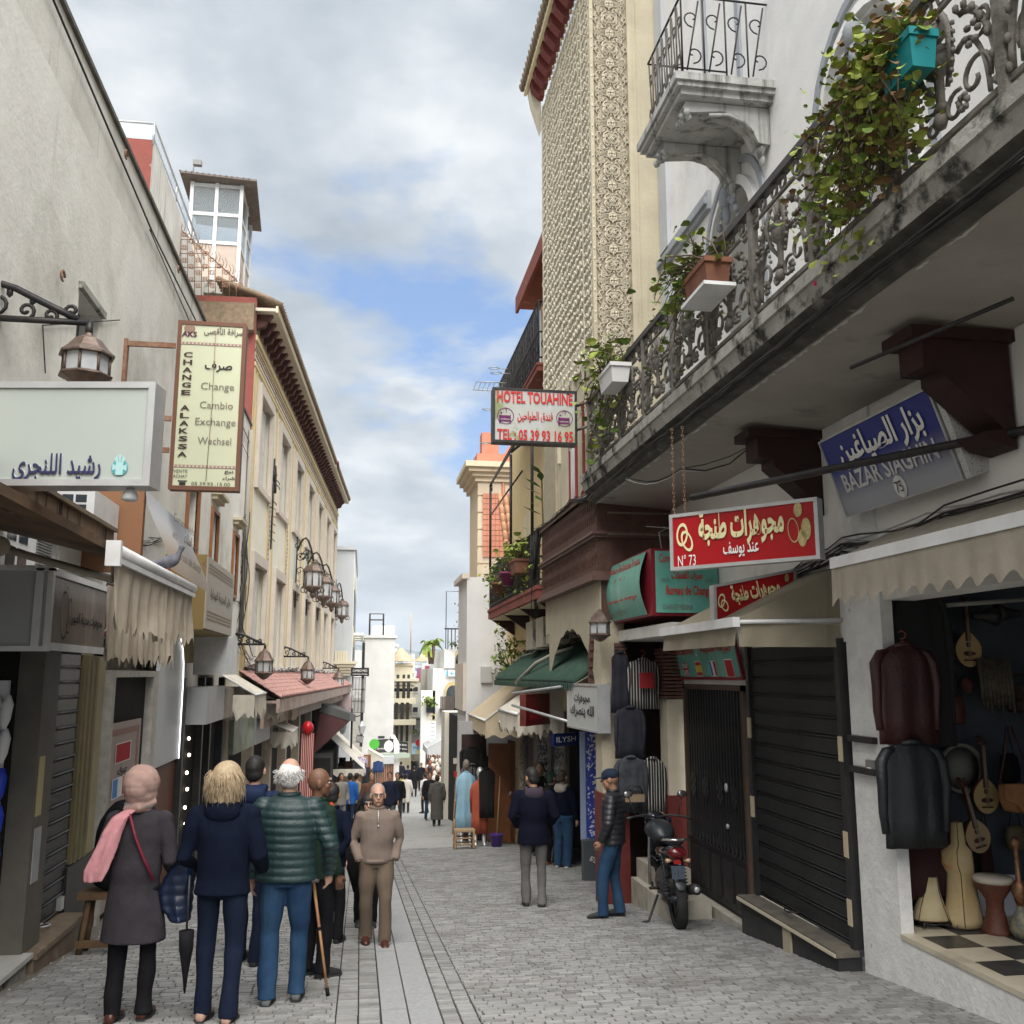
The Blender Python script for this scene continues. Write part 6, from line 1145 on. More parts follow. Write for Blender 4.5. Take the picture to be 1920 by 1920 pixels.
bm_ = M(); [bm_.slab(q, (0, .17, 0)) for q in ([(0, 0, 10.2), (.2, 0, 10.26), (.26, 0, 10.4), (0, 0, 10.4)], [(0, 0, 10.4), (.3, 0, 10.43), (.4, 0, 10.58), (0, 0, 10.58)])]; bm_ = bm_.data('eave_bracket', mat('brown_red_bracket', (.10, .04, .033), (.07, .03, .025), 6, .8)); ang = -math.atan(.05)
for i in range(46):
    o = link('eave_bracket', bm_, yb); p = B_(.15+i*.588, .0, 0); o.location = o.location+p; o.rotation_euler = (0, 0, ang)
g = M(); bb(g, -.1, Y1_+.1, .0, .50, 10.58, 10.66); O('eave_soffit', g, mat('pale_soffit', (.5, .45, .38), rough=.9), yb); g = M(); bb(g, -.1, Y1_+.1, .50, .56, 10.55, 10.72); O('eave_board', g, cream, yb)
g = M(); bb(g, -.3, Y1_+.1, -4, .0, 10.0, 10.7)
for i in range(135): s = -.05+i*.203; g.tube([B_(s, .64, 10.76), B_(s, .2, 10.98), B_(s, -1.0, 11.4)], .085, 5)
O('roof_tiles', g, oldtile, yb, kind='stuff')
g = M(); p = at(618, 885, pl=(-2.6, 23.4, .05)); g.box(p.x-.35, p.x+.3, p.y-.3, p.y+.3, 10.6, p.z+.3); O('chimney', g, white, yb); g = M(); [g.tube([(p.x-.45, p.y-.35+.14*i, p.z+.36), (p.x+.4, p.y-.35+.14*i, p.z+.36)], .07, 4) for i in range(6)]; O('chimney_tiles', g, redwall, yb)
# pink tiled canopy along it
pk = thing('pink_tile_canopy', 'faded pink clay tile canopy along the foot of the yellow house', 'canopy', tuple(B_(13, .5, 1)))
g = M(); e = at(530, 1308, pl=(-2.0, 23.4, .05)).y-23.4
zl_, ol = 1.0, 1.0
def R_(s, q): return B_(s, ol*q, 1.62-(1.62-zl_)*q)
g.add([R_(0, 0), R_(Y1_, 0), R_(Y1_, 1), R_(0, 1)], [(0, 1, 2, 3)])
for j in range(7):
    for i in range(90): s = i*.302; q0, q1 = j/7, (j+1.15)/7; a = R_(s, q0); b = R_(s, min(1.03, q1)); g.add([a+D*.0+Vector((0, 0, .02)), a+D*.15+Vector((0, 0, .07)), a+D*.29+Vector((0, 0, .02)), b+Vector((0, 0, .04)), b+D*.15+Vector((0, 0, .10)), b+D*.29+Vector((0, 0, .04))], [(0, 1, 4, 3), (1, 2, 5, 4)])
O('clay_tiles', g, pinktile, pk, kind='stuff')
g = M(); bb(g, 0, Y1_, ol-.1, ol-.02, zl_-.34, zl_-.02); bb(g, 0, Y1_, .4, ol-.1, zl_-.12, zl_-.06); bb(g, 0, Y1_, .55, .62, zl_-.7, zl_-.12); O('fascia', g, mat('peeling_fascia', (.42, .35, .3), (.3, .22, .19), 4, .9, streak=((.2, .12, .1), 5, .5, .7)), pk)
bundle('black cables coiled along the top of the pink tile canopy', [B_(.5, .12, 1.75), B_(9, .14, 1.72), B_(18, .14, 1.7), B_(27, .12, 1.66)], 9, .09, .022, .1, 8)
# arm lanterns and moroccan lanterns
def arm(t, w, x1, z, r=.016, mir=1):
    """scrolled horizontal bracket from wall point w to x1"""
    g = M(); w = Vector(w); X = Vector((1, 0, 0)); Z = Vector((0, 0, 1)); Ln = x1-w.x; h = abs(Ln)*.34
    g.tube([w, w+X*Ln], r*1.4, 5); g.tube([w-Z*.05, w+Z*h], r, 4); g.tube([w+Z*h*.9, w+X*Ln*.15+Z*h*1.02, w+X*Ln*.35+Z*h*.85, w+X*Ln*.65+Z*h*.42, w+X*Ln*.9+Z*h*.08], r*1.5, 5)
    for a, b in ((.2, .42), (.45, .26), (.66, .16)): g.tube(spiral(w+X*Ln*a+Z*h*b*1.0, X, Z, abs(Ln)*.09*(1.25-a*.7), .01, -PI/2, 6, 14), r*.8, 4)
    g.tube(spiral(w+X*Ln*.84+Z*h*.32, -X, Z, abs(Ln)*.07, .01, -PI/2, 6, 12), r*.8, 4); [g.ell(w+X*Ln*q+Z*h*(1.02-q*.9), (.03, .015, .05), 5, 3) for q in (.12, .3, .5)]
    g.tube([w+X*Ln, w+X*Ln-Z*.1], r*1.5, 5); return O('bracket', g, iron, t)
for lab, wu, wv, y, lu, H, Rr in (('nearest bronze lantern on a scrolled arm above the blank light box', None, None, 7.6, 168, .46, .19), ('second bronze lantern on a scrolled arm where the yellow house begins', 437, 1203, 22.4, 497, .72, .2), ('third bronze lantern on a scrolled arm over the pink tile canopy', 527, 1226, 30.4, 578, .78, .21), ('farthest bronze lantern on a scrolled arm at the end of the pink tiles', 602, 1248, 44, 635, .85, .24)):
    if wu is None: w = Vector((XL-.2, y, at(0, 592, y=y).z)); p = at(lu, 606, y=y)
    else: w = at(wu, wv, pl=PL); p = at(lu, wv+5, y=w.y)
    w.z = p.z; t = lantern('arm_lantern', lab, (p.x, w.y if wu else y, p.z-.08), H, Rr, 8, None, 'bronze lanterns on scrolled arms', 0, 'lantern'); arm(t, w, p.x, p.z, .02)
for lab, u, v0, v1, y in (('nearest of the four Moroccan lanterns on the yellow house', 588, 1052, 1122, 33), ('second of the four Moroccan lanterns on the yellow house', 608, 1075, 1138, 36.5), ('third of the four Moroccan lanterns on the yellow house', 623, 1093, 1148, 41), ('farthest Moroccan lantern on the yellow house, hanging clear against the sky', 642, 1122, 1169, 50), ('bare scrolled wall bracket without a lantern on the yellow house', 516, 925, 0, 27)):
    p = at(u, v0, y=y); s = y-23.4; w = B_(s, 0, p.z)
    t = lantern('moroccan_lantern', lab, tuple(p), p.z-at(u, v1, y=y).z, .34, 8, None, 'Moroccan lanterns on the yellow house', 1) if v1 else thing('wall_bracket', lab, 'bracket', tuple(w))
    g = M(); X = Vector((1, 0, 0)); Z = Vector((0, 0, 1)); Ln = p.x-w.x; g.tube([w+X*.08-Z*1.6, w+X*.08+Z*1.0], .025, 4); c = w+X*Ln*.5-Z*.0
    g.tube([p]+[w+X*(.08+(Ln-.08)*(1-q))+Z*(.62*math.sin(PI*min(1, q*1.05))**.8+.35*q) for q in (.08, .2, .35, .5, .7, .9, 1)], .035, 4)
    for a, b, r_ in ((.35, .1, .22), (.62, .25, .17), (.3, -.35, .15), (.15, .5, .15)): g.tube(spiral(w+X*Ln*a+Z*b, X, Z, r_, .02, 0, 7, 14), .018, 3)
    [g.ell(w+X*Ln*(.3+.08*q)+Z*(.15+.1*math.sin(q*2)), (.05, .02, .05), 5, 3) for q in range(6)]; [g.tube(spiral(w+X*.1-Z*(.5+.22*q), X, Z, .08, .01, 0, 5, 7), .012, 3) for q in range(5)]
    O('bracket', g, iron, t)
# ---- left signs
F = Face(at(-150, 690, y=5.4), at(293, 717, z=at(0, 702, y=5.4).z), at(-150, 905, y=5.4)); TL_ = Vector((-2.45, 5.45, 3.19)); TRp = at(293, 717, y=5.3); F = Face((-2.5, 5.5, TRp.z), tuple(TRp), (-2.5, 5.5, at(285, 911, y=5.3).z))
t = lightbox('blank_light_box', 'big pale blank light box with outlined Arabic script and a small teal emblem', F, .16, mat('pale_acrylic', (.40, .44, .41), (.36, .40, .38), 1, .3, spec=.5), alu, .035)
F2 = F; ol_ = line(t, F, 'رشيد اللنجري', .62, .15, .155, inkn, width=F.w*.36); line(t, F, 'رشيد اللنجري', .62, .15, .15, mat('pale_fill', (.6, .62, .62)), width=F.w*.358, out=.0015)
O('emblem', disc(F, .875, .17, .045, .045), mat('teal_print', (.06, .32, .36)), t); g = M(); F.quad(g, .86, .89, .10, .22, .009); [g.add([F.P(.875, .17, .0085), F.P(.875+.03*math.cos(a-.25), .17+.13*math.sin(a-.25), .0085), F.P(.875+.03*math.cos(a+.25), .17+.13*math.sin(a+.25), .0085)], [(0, 1, 2)]) for a in (.9, 1.57, 2.2, 3.1, 0)]; O('emblem_detail', g, mat('pale_teal', (.35, .55, .55)), t)
g = M(); p = F.P(.9, 0, -.08); g.lathe([(.03, -.07), (.045, -.06), (.04, -.03), (.02, 0)], p, 10); O('spotlight', g, whitemet, t); g = M(); g.tube([F.P(.3, .5, -.1), (XL, 6.2, 2.8)], .02, 4); O('support', g, iron, t)
ya = 11.4; TL = at(335, 601, y=ya); TR = at(463, 606, y=ya); BL = Vector((TL.x, ya, at(316, 917, y=ya).z)); TR.z = TL.z; F = Face(TL, TR, BL)
t = lightbox('exchange_sign', 'tall pale green exchange sign with vertical lettering in a brown frame, projecting from the wall', F, .16, mat('pale_green_acrylic', (.52, .54, .38), (.48, .5, .36), 1, .3, spec=.5), mat('brown_sign_frame', (.14, .06, .035), rough=.5), .045)
for i, ch in enumerate('CHANGE ALAKSSA'):
    if ch != ' ': line(t, F, ch, .17, .795-.0455*i, .085, mat('bold_brown_ink', (.05, .03, .03)), width=.105, bold=.03)
for i, w_ in enumerate(('Change', 'Cambio', 'Exchange', 'Wechsel')): line(t, F, w_, .62, .605-.106*i, .125, inkg, width=F.w*(.48 if i != 2 else .58))
line(t, F, 'صرف', .62, .73, .14, ink, width=F.w*.4); line(t, F, 'صرافة الأقصى', .68, .945, .1, inkg, width=F.w*.6); line(t, F, 'AKS', .17, .92, .09, mat('plum_ink', (.08, .02, .05)), width=F.w*.22, bold=.03)
O('emblem', disc(F, .17, .955, .065, .055), mat('brown_stripes', (.25, .16, .12), rough=.6, stripe=((.5, .42, .32), (0, 0, 8), .5, 3.0, 0)), t)
for b in (.865, .135):
    g = M(); F.quad(g, .03, .97, b-.008, b+.008, .004); O('border_band', g, mat('band_brown', (.28, .2, .16)), t); g = M(); [F.quad(g, .05+.055*i, .075+.055*i, b-.005, b+.005, .007) for i in range(17)]; O('border_dots', g, mat('band_dots', (.55, .45, .4)), t)
line(t, F, 'VENTE', .16, .105, .055, ink, width=F.w*.2); line(t, F, 'ACHAT', .16, .075, .055, ink, width=F.w*.2); line(t, F, 'بيع', .85, .105, .05, ink, width=F.w*.13); line(t, F, 'شراء', .85, .07, .05, ink, width=F.w*.18); line(t, F, '05.39.93..15.00', .60, .035, .06, ink, width=F.w*.55)
g = M(); F.quad(g, .15, .24, .025, .042, .006); F.quad(g, .13, .26, .045, .052, .006); O('telephone_emblem', g, ink, t)
g = M(); [g.box(XL, TL.x, ya-.1, ya-.06, z-.03, z+.03) for z in (TL.z-.35, TL.z-1.25, BL.z+.45)]; g.box(XL, XL+.04, ya-.12, ya-.02, TL.z-1.1, TL.z-.3); g.tube([F.P(.55, .95, .02), F.P(.56, .5, .03), F.P(.53, .05, .02)], .003, 4); O('bracket', g, rust, t)
# white cabinet light box with brown street face, red board
t = thing('corner_light_box', 'dusty white and brown corner light box over the black shutter', 'sign', (-2.7, 8.7, 1.77)); g = M(); g.box(-3.3, -2.46, 7.93, 9.6, 1.77, 2.36); O('box', g, mat('dusty_white_panel', (.42, .43, .44), (.36, .37, .38), 2, .5), t)
g = M(); F = Face((-2.45, 7.98, 2.32), (-2.45, 9.58, 2.32), (-2.45, 7.98, 1.8)); F.quad(g, 0, 1, 0, 1, .002); O('street_face', g, mat('grimy_brown_face', (.20, .16, .13), (.13, .10, .08), 2.5, .35, streak=((.3, .26, .22), 3, .55, .7)), t)
line(t, F, 'مجوهرات مدينة العبور', .62, .42, .12, ink, width=F.w*.6); O('emblem', ring(F, .2, .45, .11, .2, .08, .1), ink, t); O('emblem', ring(F, .28, .45, .06, .15, .1, -.1), ink, t); line(t, F, '*', .22, .88, .1, ink)
g = M(); [g.box(*q) for q in ((-2.47, -2.43, 7.90, 7.96, 1.77, 2.38), (-2.56, -2.50, 7.90, 7.93, 1.77, 2.38), (-3.3, -2.43, 7.9, 7.96, 2.36, 2.4), (-2.47, -2.43, 7.96, 9.62, 2.33, 2.38), (-2.47, -2.43, 7.96, 9.62, 1.74, 1.8), (-3.3, -2.43, 7.9, 7.96, 1.73, 1.77))]; O('frame', g, whitemet, t)
F = Face((-2.5, 9.7, 2.45), (-2.35, 10.9, 2.42), (-2.62, 9.72, 1.92)); t = lightbox('red_jeweller_board', 'small brown and red jeweller board with Arabic word hanging under the fringed awning', F, .02, mat('brown_red_print', (.16, .07, .05), (.25, .03, .035), 1.2, .3, streak=((.35, .28, .22), 4, .6, .7)), alu, .012); line(t, F, 'العيون', .6, .5, .13, inkw, width=F.w*.25); line(t, F, 'مركز', .35, .22, .13, inkw, width=F.w*.25)
# fringed retractable awning and timber hood
t = thing('fringed_awning', 'retractable awning with white front bar and two ragged beige fringes', 'awning', (-1.75, 8.5, 2.4), 'left shop awnings')
g = M(); g.tube([(-1.75, 6.95, 2.42), (-1.75, 10.1, 2.42)], .05, 8); g.box(-1.8, -1.7, 6.92, 6.97, 2.3, 2.48); g.box(-1.745, -1.72, 6.95, 10.1, 2.33, 2.37); O('front_bar', g, whitemet, t)
g = M(); cloth(g, (-1.75, 6.98, 2.36), (-1.75, 10.08, 2.36), .48, 110, .035, 0, 9, ragged=.14, seed=3, rows=6); cloth(g, (-2.15, 8.4, 2.3), (-2.15, 11.3, 2.3), .62, 110, .035, 0, 11, ragged=.13, seed=8, rows=6); O('fringe', g, mat('stained_fringe', (.47, .41, .33), (.33, .28, .22), 3, .9, .2, 40, streak=((.2, .16, .12), 7, .55, .75)), t)
g = M(); g.tube([(-2.8, 7.3, 2.5), (-2.6, 7.2, 2.45), (-1.78, 7.1, 2.22), (-1.76, 7.0, 2.36)], .03, 5); g.ell((-2.6, 7.15, 2.45), (.1, .03, .08), 10, 6); O('folding_arm', g, canvas, t)
t = thing('timber_hood', 'sagging brown timber hood with stained fascia above the first shops', 'hood', (-2.4, 7, 2.6)); g = M(); g.hexa([(-2.95, 4, 2.62), (-1.82, 4, 2.45), (-1.82, 8.0, 2.42), (-2.95, 8.0, 2.7)], [(-2.95, 4, 2.68), (-1.82, 4, 2.51), (-1.82, 8.0, 2.48), (-2.95, 8.0, 2.76)]); O('boards', g, mat('stained_plywood', (.16, .09, .045), (.07, .045, .03), 2, .8, .3, 20), t)
g = M(); g.box(-2.1, -2.05, 5.0, 8.1, 2.50, 2.70); O('fascia', g, mat('dripping_fascia', (.2, .14, .09), (.12, .08, .06), 3, .9, streak=((.02, .015, .012), 9, .5, .6)), t); g = M(); g.hexa([(-2.9, 5.0, 2.75), (-2.02, 5.0, 2.71), (-2.02, 8.1, 2.70), (-2.9, 8.1, 2.76)], [(-2.9, 5.0, 2.79), (-2.02, 5.0, 2.74), (-2.02, 8.1, 2.73), (-2.9, 8.1, 2.80)]); O('top_sheet', g, mat('rusty_sheet', (.12, .1, .08), (.2, .15, .1), 5, .8), t)
t = thing('ac_condenser', 'white air conditioning condenser on the wall beside the louvred window', 'air conditioner', (-2.7, 9.9, 2.7)); g = M(); g.box(-2.89, -2.55, 9.3, 10.2, 2.82, 3.28); O('casing', g, whitemet, t); F = Face((-2.86, 9.298, 3.24), (-2.6, 9.298, 3.24), (-2.86, 9.298, 2.86)); g = M(); [F.block(g, a, a+.38, b, b+.19, -.02, .002) for a in (.08, .54) for b in (.03, .28, .53, .78)]; O('grille_opening', g, glassd, t); bx('bracket', -2.9, -2.5, 9.35, 9.4, 2.76, 2.81, iron, t)
# banner box and ochre sign box
t = thing('exchange_banner', 'bulging printed exchange banner with fine writing on a brown sided box', 'sign', (-2.5, 11.6, 2.6)); g = M(); g.box(-2.9, -2.32, 10.25, 10.35, 2.6, 3.5); O('side', g, mat('brown_side_panel', (.25, .12, .06), rough=.6), t); g = M(); vs = []
for i in range(9): q = i/8; xx = -2.3-.12*math.cos(PI*q)+.1; vs += [(xx+.04*q, 10.3, 3.48-.82*q), (xx+.04*q, 12.9, 3.42-.80*q)]
g.add(vs, [(2*i, 2*i+1, 2*i+3, 2*i+2) for i in range(8)], smooth=True); O('face', g, grad('banner_print', (.35, .28, .21), (.50, .52, .55), 2.9, 3.35), t)
F = Face((-2.12, 10.35, 3.42), (-2.12, 12.85, 3.42), (-2.12, 10.35, 2.65)); [line(t, F, s_, a, b, sz, inkg, width=F.w*w_, out=o_) for s_, a, b, sz, w_, o_ in (('Currency exchange', .55, .83, .13, .65, -.02), ('صرف العملات', .5, .56, .15, .36, .06), ('bureau de change', .55, .28, .13, .62, .04), ('AKS', .92, .4, .1, .1, .06), ('AKS', .1, .5, .1, .1, .06))]
t = thing('ochre_sign_box', 'ochre sided sign box with lace pattern face beside the banner', 'sign', (-2.6, 16, 2.2)); g = M(); g.box(-2.9, -2.32, 14.4, 14.5, 2.2, 3.3); g.box(-2.9, -2.34, 14.5, 17.3, 2.2, 3.3); O('box', g, mat('ochre_panel', (.30, .21, .08), (.25, .17, .07), 3, .6, stripe=((.24, .17, .06), (12, 12, 0), .6, 2.0, 2)), t)
F = Face((-2.3, 14.42, 3.28), (-2.3, 17.3, 3.28), (-2.3, 14.42, 2.22)); g = M(); F.block(g, 0, 1, 0, 1, -.03, 0); O('face', g, mat('cream_face', (.42, .38, .32), rough=.5), t); g = M(); rd = random.Random(3)
for i in range(40):
    for b in (.78, .83, .88, .12, .17, .22): F.quad(g, .04+i*.023, .053+i*.023, b+.01*(i % 2), b+.025+.01*(i % 2), .003)
O('lace_print', g, zig, t, kind='stuff'); line(t, F, 'بازار المدينة للهدايا', .5, .5, .18, inkg, width=F.w*.75)
# ---- left ground floor: slipper shop, pilaster, shutter, trims, doors
lg = thing('left_shops', 'dark closed and open shop fronts in a row under the blank white wall', 'shops', (XL, 12, gz(12)))
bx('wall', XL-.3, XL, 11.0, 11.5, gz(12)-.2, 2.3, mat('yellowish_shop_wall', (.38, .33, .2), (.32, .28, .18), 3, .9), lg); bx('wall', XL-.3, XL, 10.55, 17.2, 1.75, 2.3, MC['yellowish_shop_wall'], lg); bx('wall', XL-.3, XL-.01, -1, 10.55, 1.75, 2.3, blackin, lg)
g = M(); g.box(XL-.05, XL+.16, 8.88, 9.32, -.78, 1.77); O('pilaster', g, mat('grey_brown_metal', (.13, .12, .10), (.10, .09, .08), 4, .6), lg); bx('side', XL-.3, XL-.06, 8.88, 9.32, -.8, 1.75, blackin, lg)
bx('sticker', XL+.161, XL+.165, 8.93, 9.08, .35, .85, mat('yellow_sticker', (.45, .38, .2), rough=.6), lg); bx('white_plate', XL+.161, XL+.17, 8.95, 9.12, -.2, .25, alu, lg)
s2 = thing('black_shutter', 'closed black corrugated shutter on the left above a marble step', 'shutter', (XL, 9.9, -.8)); zz0, zz1 = -.74, 1.76; n = 17; dz = (zz1-zz0)/n; sm = M(); sm.box(XL-.03, XL+.005, 9.34, 10.5, .03, dz-.01); sm.tube([(XL+.012, 9.34, .015), (XL+.012, 10.5, .015)], .012, 5); sm = sm.data('slat', mat('charcoal_shutter', (.02, .02, .023), (.014, .014, .016), 3, .35, .2, 20))
for i in range(n): o = link('slat', sm, s2); o.location = o.location+Vector((0, 0, zz0+i*dz))
bx('back_sheet', XL-.05, XL-.031, 9.34, 10.5, zz0, zz1, blackp, s2); g = M(); g.tube(spiral((XL+.06, 9.75, -.72), Vector((0, 1, 0)), Vector((1, 0, 0)), .06, .06, 0, 6, 10), .01, 4); g.box(XL, XL+.05, 10.3, 10.4, -.72, -.6); O('padlock', g, alu, s2)  # backing added behind these slats to block the sky light
t = thing('marble_step', 'brown veined marble step under the black corrugated shutter', 'step', (-2.75, 9.9, -1)); g = M(); g.hexa([(XL, 8.95, gz(9)-.2), (-2.66, 8.95, gz(9)-.2), (-2.66, 10.35, gz(10.4)-.2), (XL, 10.35, gz(10.4)-.2)], [(XL, 8.95, -.80), (-2.66, 8.95, -.80), (-2.66, 10.35, -.80), (XL, 10.35, -.80)]); O('riser', g, mat('brown_marble', (.22, .17, .12), (.15, .11, .08), 7, .5, .2, 30, blotch=((.35, .3, .22), 4, .55, .8)), t); g = M(); g.box(XL, -2.63, 8.93, 10.38, -.80, -.755); O('tread', g, MC['brown_marble'], t)
t = thing('white_step', 'pale stone step of the slipper shop at the lower left edge', 'step', (-2.8, 7.5, -.8)); g = M(); g.box(XL-.2, -2.7, 4, 8.9, gz(9)-.3, -.78); O('riser', g, concrete, t); bx('tread', XL-.2, -2.66, 4, 8.93, -.78, -.74, mat('pale_stone', (.5, .5, .48), (.42, .42, .4), 5, .5), t)
# slipper shop: lit window
bs_ = thing('slipper_shop_window', 'lit shop window with shelves of blue and white leather slippers', 'shop window', (XL, 8, -.7)); bx('back', -4.2, -4.1, 5, 8.85, -.8, 1.5, mat('white_shelving', (.7, .7, .75), rough=.5), bs_); bx('side', -4.1, XL-.1, 8.8, 8.86, -.8, 1.5, MC['white_shelving'], bs_)
g = M(); [g.box(-4.1, XL-.12, 5, 8.8, z, z+.03) for z in (-.55, -.1, .35, .8, 1.25)]; O('shelf', g, alu, bs_); g = M(); g.box(-3.5, -3.3, 5.5, 8.6, 1.46, 1.5); O('strip_light', g, mat('lit_strip', (.9, .95, 1), emit=6), bs_)
sb = mat('blue_slipper', (.02, .05, .5), rough=.4); sw = mat('white_slipper', (.75, .75, .75), rough=.5); lens = M(); lens.tube([(0, 0, 0), (0, .02, .08), (0, .05, .2), (0, .06, .28)], [.02, .045, .05, .02], 6); ms = [lens.data('slipper', q) for q in (sb, sw)]; rd = random.Random(1)
for z in (-.7, -.42, -.1, .2, .5, .82, 1.1):
    for i in range(7): o = link('slipper', ms[rd.random() < .4], bs_); o.location = o.location+Vector((XL-.06-.085*i, 8.66, z))
# fluted yellow trim, black jamb, poster door
g = M(); [g.box(XL-.02, XL+.02+.015*(i % 2), 10.62+.085*i, 10.69+.085*i, -.35, 1.75) for i in range(6)]; O('fluted_trim', g, mat('khaki_trim', (.20, .175, .09), (.16, .135, .075), 4, .6), lg); bx('black_panel', XL-.02, XL+.03, 10.5, 11.7, gz(11.5)-.1, -.36, blackp, lg); bx('black_door', XL-.1, XL-.05, 11.0, 11.75, gz(12), 1.75, blackp, lg)
pd = thing('exchange_door', 'narrow exchange office door panel with flags and pink printed border', 'door', (XL, 12.6, gz(12.6))); bx('dark_transom', XL-.3, XL-.05, 11.7, 14.0, gz(13), 1.55, blackin, pd); g = M(); [g.box(XL-.06, XL+.06, a, b, gz(13)-.1, 1.6) for a, b in ((11.65, 11.78), (13.85, 14.15))]; g.box(XL-.06, XL+.06, 11.78, 13.85, 1.52, 1.6); O('frame', g, mat('chipped_white_frame', (.5, .48, .44), (.35, .33, .3), 8, .7), pd)
F = Face((XL+.02, 11.85, .98), (XL+.02, 13.4, .98), (XL+.02, 11.85, -1.15)); g = M(); F.block(g, 0, 1, 0, 1, -.03, 0); O('panel', g, mat('pale_pink_panel', (.34, .27, .25), rough=.5), pd); g = M(); F.quad(g, .04, .94, .93, .965, .003); F.quad(g, .86, .94, 0, .93, .003); O('border', g, mat('pink_border', (.28, .15, .13), rough=.6), pd)
flag(pd, F, .42, .83, .45, .1, [(fl_r, 1)], False); flag(pd, F, .38, .64, .45, .1, [(mat('sky_blue', (.08, .25, .55)), 1), (fl_w, 1), (fl_r, 1)], True); flag(pd, F, .38, .38, .45, .09, [(fl_r, 1), (fl_y, 2), (fl_r, 1)], False); jack(pd, F, .38, .14, .45, .09)
line(pd, F, 'صرف', .42, .73, .16, ink, width=.45); line(pd, F, 'Change', .4, .51, .13, ink, width=.62); line(pd, F, 'Cambio', .4, .26, .13, ink, width=.62)
ar = thing('neon_niche', 'grey horseshoe niche panel edged with a lit white neon strip', 'niche', (XL, 15, .3)); g = M(); ap = arch_pts(14.2, 16.0, .25, 1.5, 10, .75); k = len(ap); g.slab([(XL+.0, p[0], p[1]) for p in ap], (.05, 0, 0)); O('panel', g, mat('satin_grey_panel', (.42, .44, .46), rough=.4), ar); g = M(); g.tube([(XL+.07, p[0]-.05, p[1]) for p in ap[k//2+2:]], .009, 5); O('neon_strip', g, mat('neon_white', (1, 1, 1), emit=1.6), ar); bx('wood_door', XL-.05, XL+.01, 14.2, 16.0, gz(15), .22, mat('red_brown_door', (.12, .04, .02), rough=.5), ar)
t = thing('bulb_window', 'dark shop window with a string of glowing bulbs beside the niche', 'shop window', (XL, 17.5, gz(17))); bx('back', XL-.3, XL-.02, 16.05, 20.5, gz(18), 1.3, blackin, t); g = M(); [g.box(XL-.02, XL+.1, a, a+.12, gz(18), 1.5) for a in (16.05, 17.9, 18.8, 20.4)]; O('post', g, blackp, t); g = M(); [g.ell((XL+.03, 17.0+.12*(i % 2), 1.05-.28*i), (.025, .025, .03), 6, 4) for i in range(8)]; O('bulb', g, mat('warm_bulb', (1, .85, .6), emit=6), t); bx('lit_edge', XL+.0, XL+.02, 19.3, 19.36, gz(19), .2, mat('cool_light', (.3, .5, 1), emit=1.5), t)
for i, (lab, y0, y1, z0, z1, x1, mm) in enumerate((('plain white cabinet under the ochre sign box', 17.2, 18.6, 1.55, 2.2, -2.35, whitemet), ('flat white blank board beside the bulb window', 16.3, 18.3, .75, 1.35, -2.5, MC['dusty_white_panel']), ('worn scratched board on the dark box beside the blank board', 18.4, 21.3, .75, 1.3, -2.5, mat('scratched_board', (.3, .26, .22), (.2, .17, .15), 4, .6, streak=((.45, .42, .38), 7, .5, .7))))): bx('wall_cabinet', XL, x1, y0, y1, z0, z1, mm, None, label=lab, cat='cabinet')
# lower shop fronts along the yellow house
ls = thing('lower_left_shops', 'row of weathered shop fronts under the pink tile canopy', 'shops', tuple(B_(13, .1, gz(36)))); g = M(); bb(g, -3, Y1_, -.3, .05, -6.5, .35); O('wall', g, mat('grimy_shop_wall', (.20, .17, .145), (.13, .11, .09), 2, .9, streak=((.12, .1, .08), 4, .55, .75)), ls)
g = M(); [bb(g, s, s+.35, .05, .3, -6.5, .8) for s in (-2.8, .5, 3.6, 6.8, 10.2, 14, 18, 22, 26)]; O('pier', g, mat('buff_pier', (.42, .36, .29), (.33, .28, .23), 3, .9), ls); g = M(); [bb(g, s, s+w_, .055, .1, gz(24+s), -.1+.02*s) for s, w_ in ((-2.3, 2.6), (1.0, 2.4), (4.1, 2.4), (7.5, 2.4), (11, 2.7), (15, 2.7), (19, 2.7), (23, 2.7))]; O('doorway', g, blackin, ls)
for i, (lab, s, w_, m_) in enumerate((('green marbled shop board under the first left awning', -2.5, 2.6, mat('green_marbled', (.12, .15, .1), (.3, .33, .26), 2, .4)), ('white shop board with faint writing under the first left awning', .4, 2.3, MC['dusty_white_panel']))): g = M(); bb(g, s, s+w_, .3, .4, -.1, .62); O('shop_board', g, m_, None, label=lab, cat='sign')
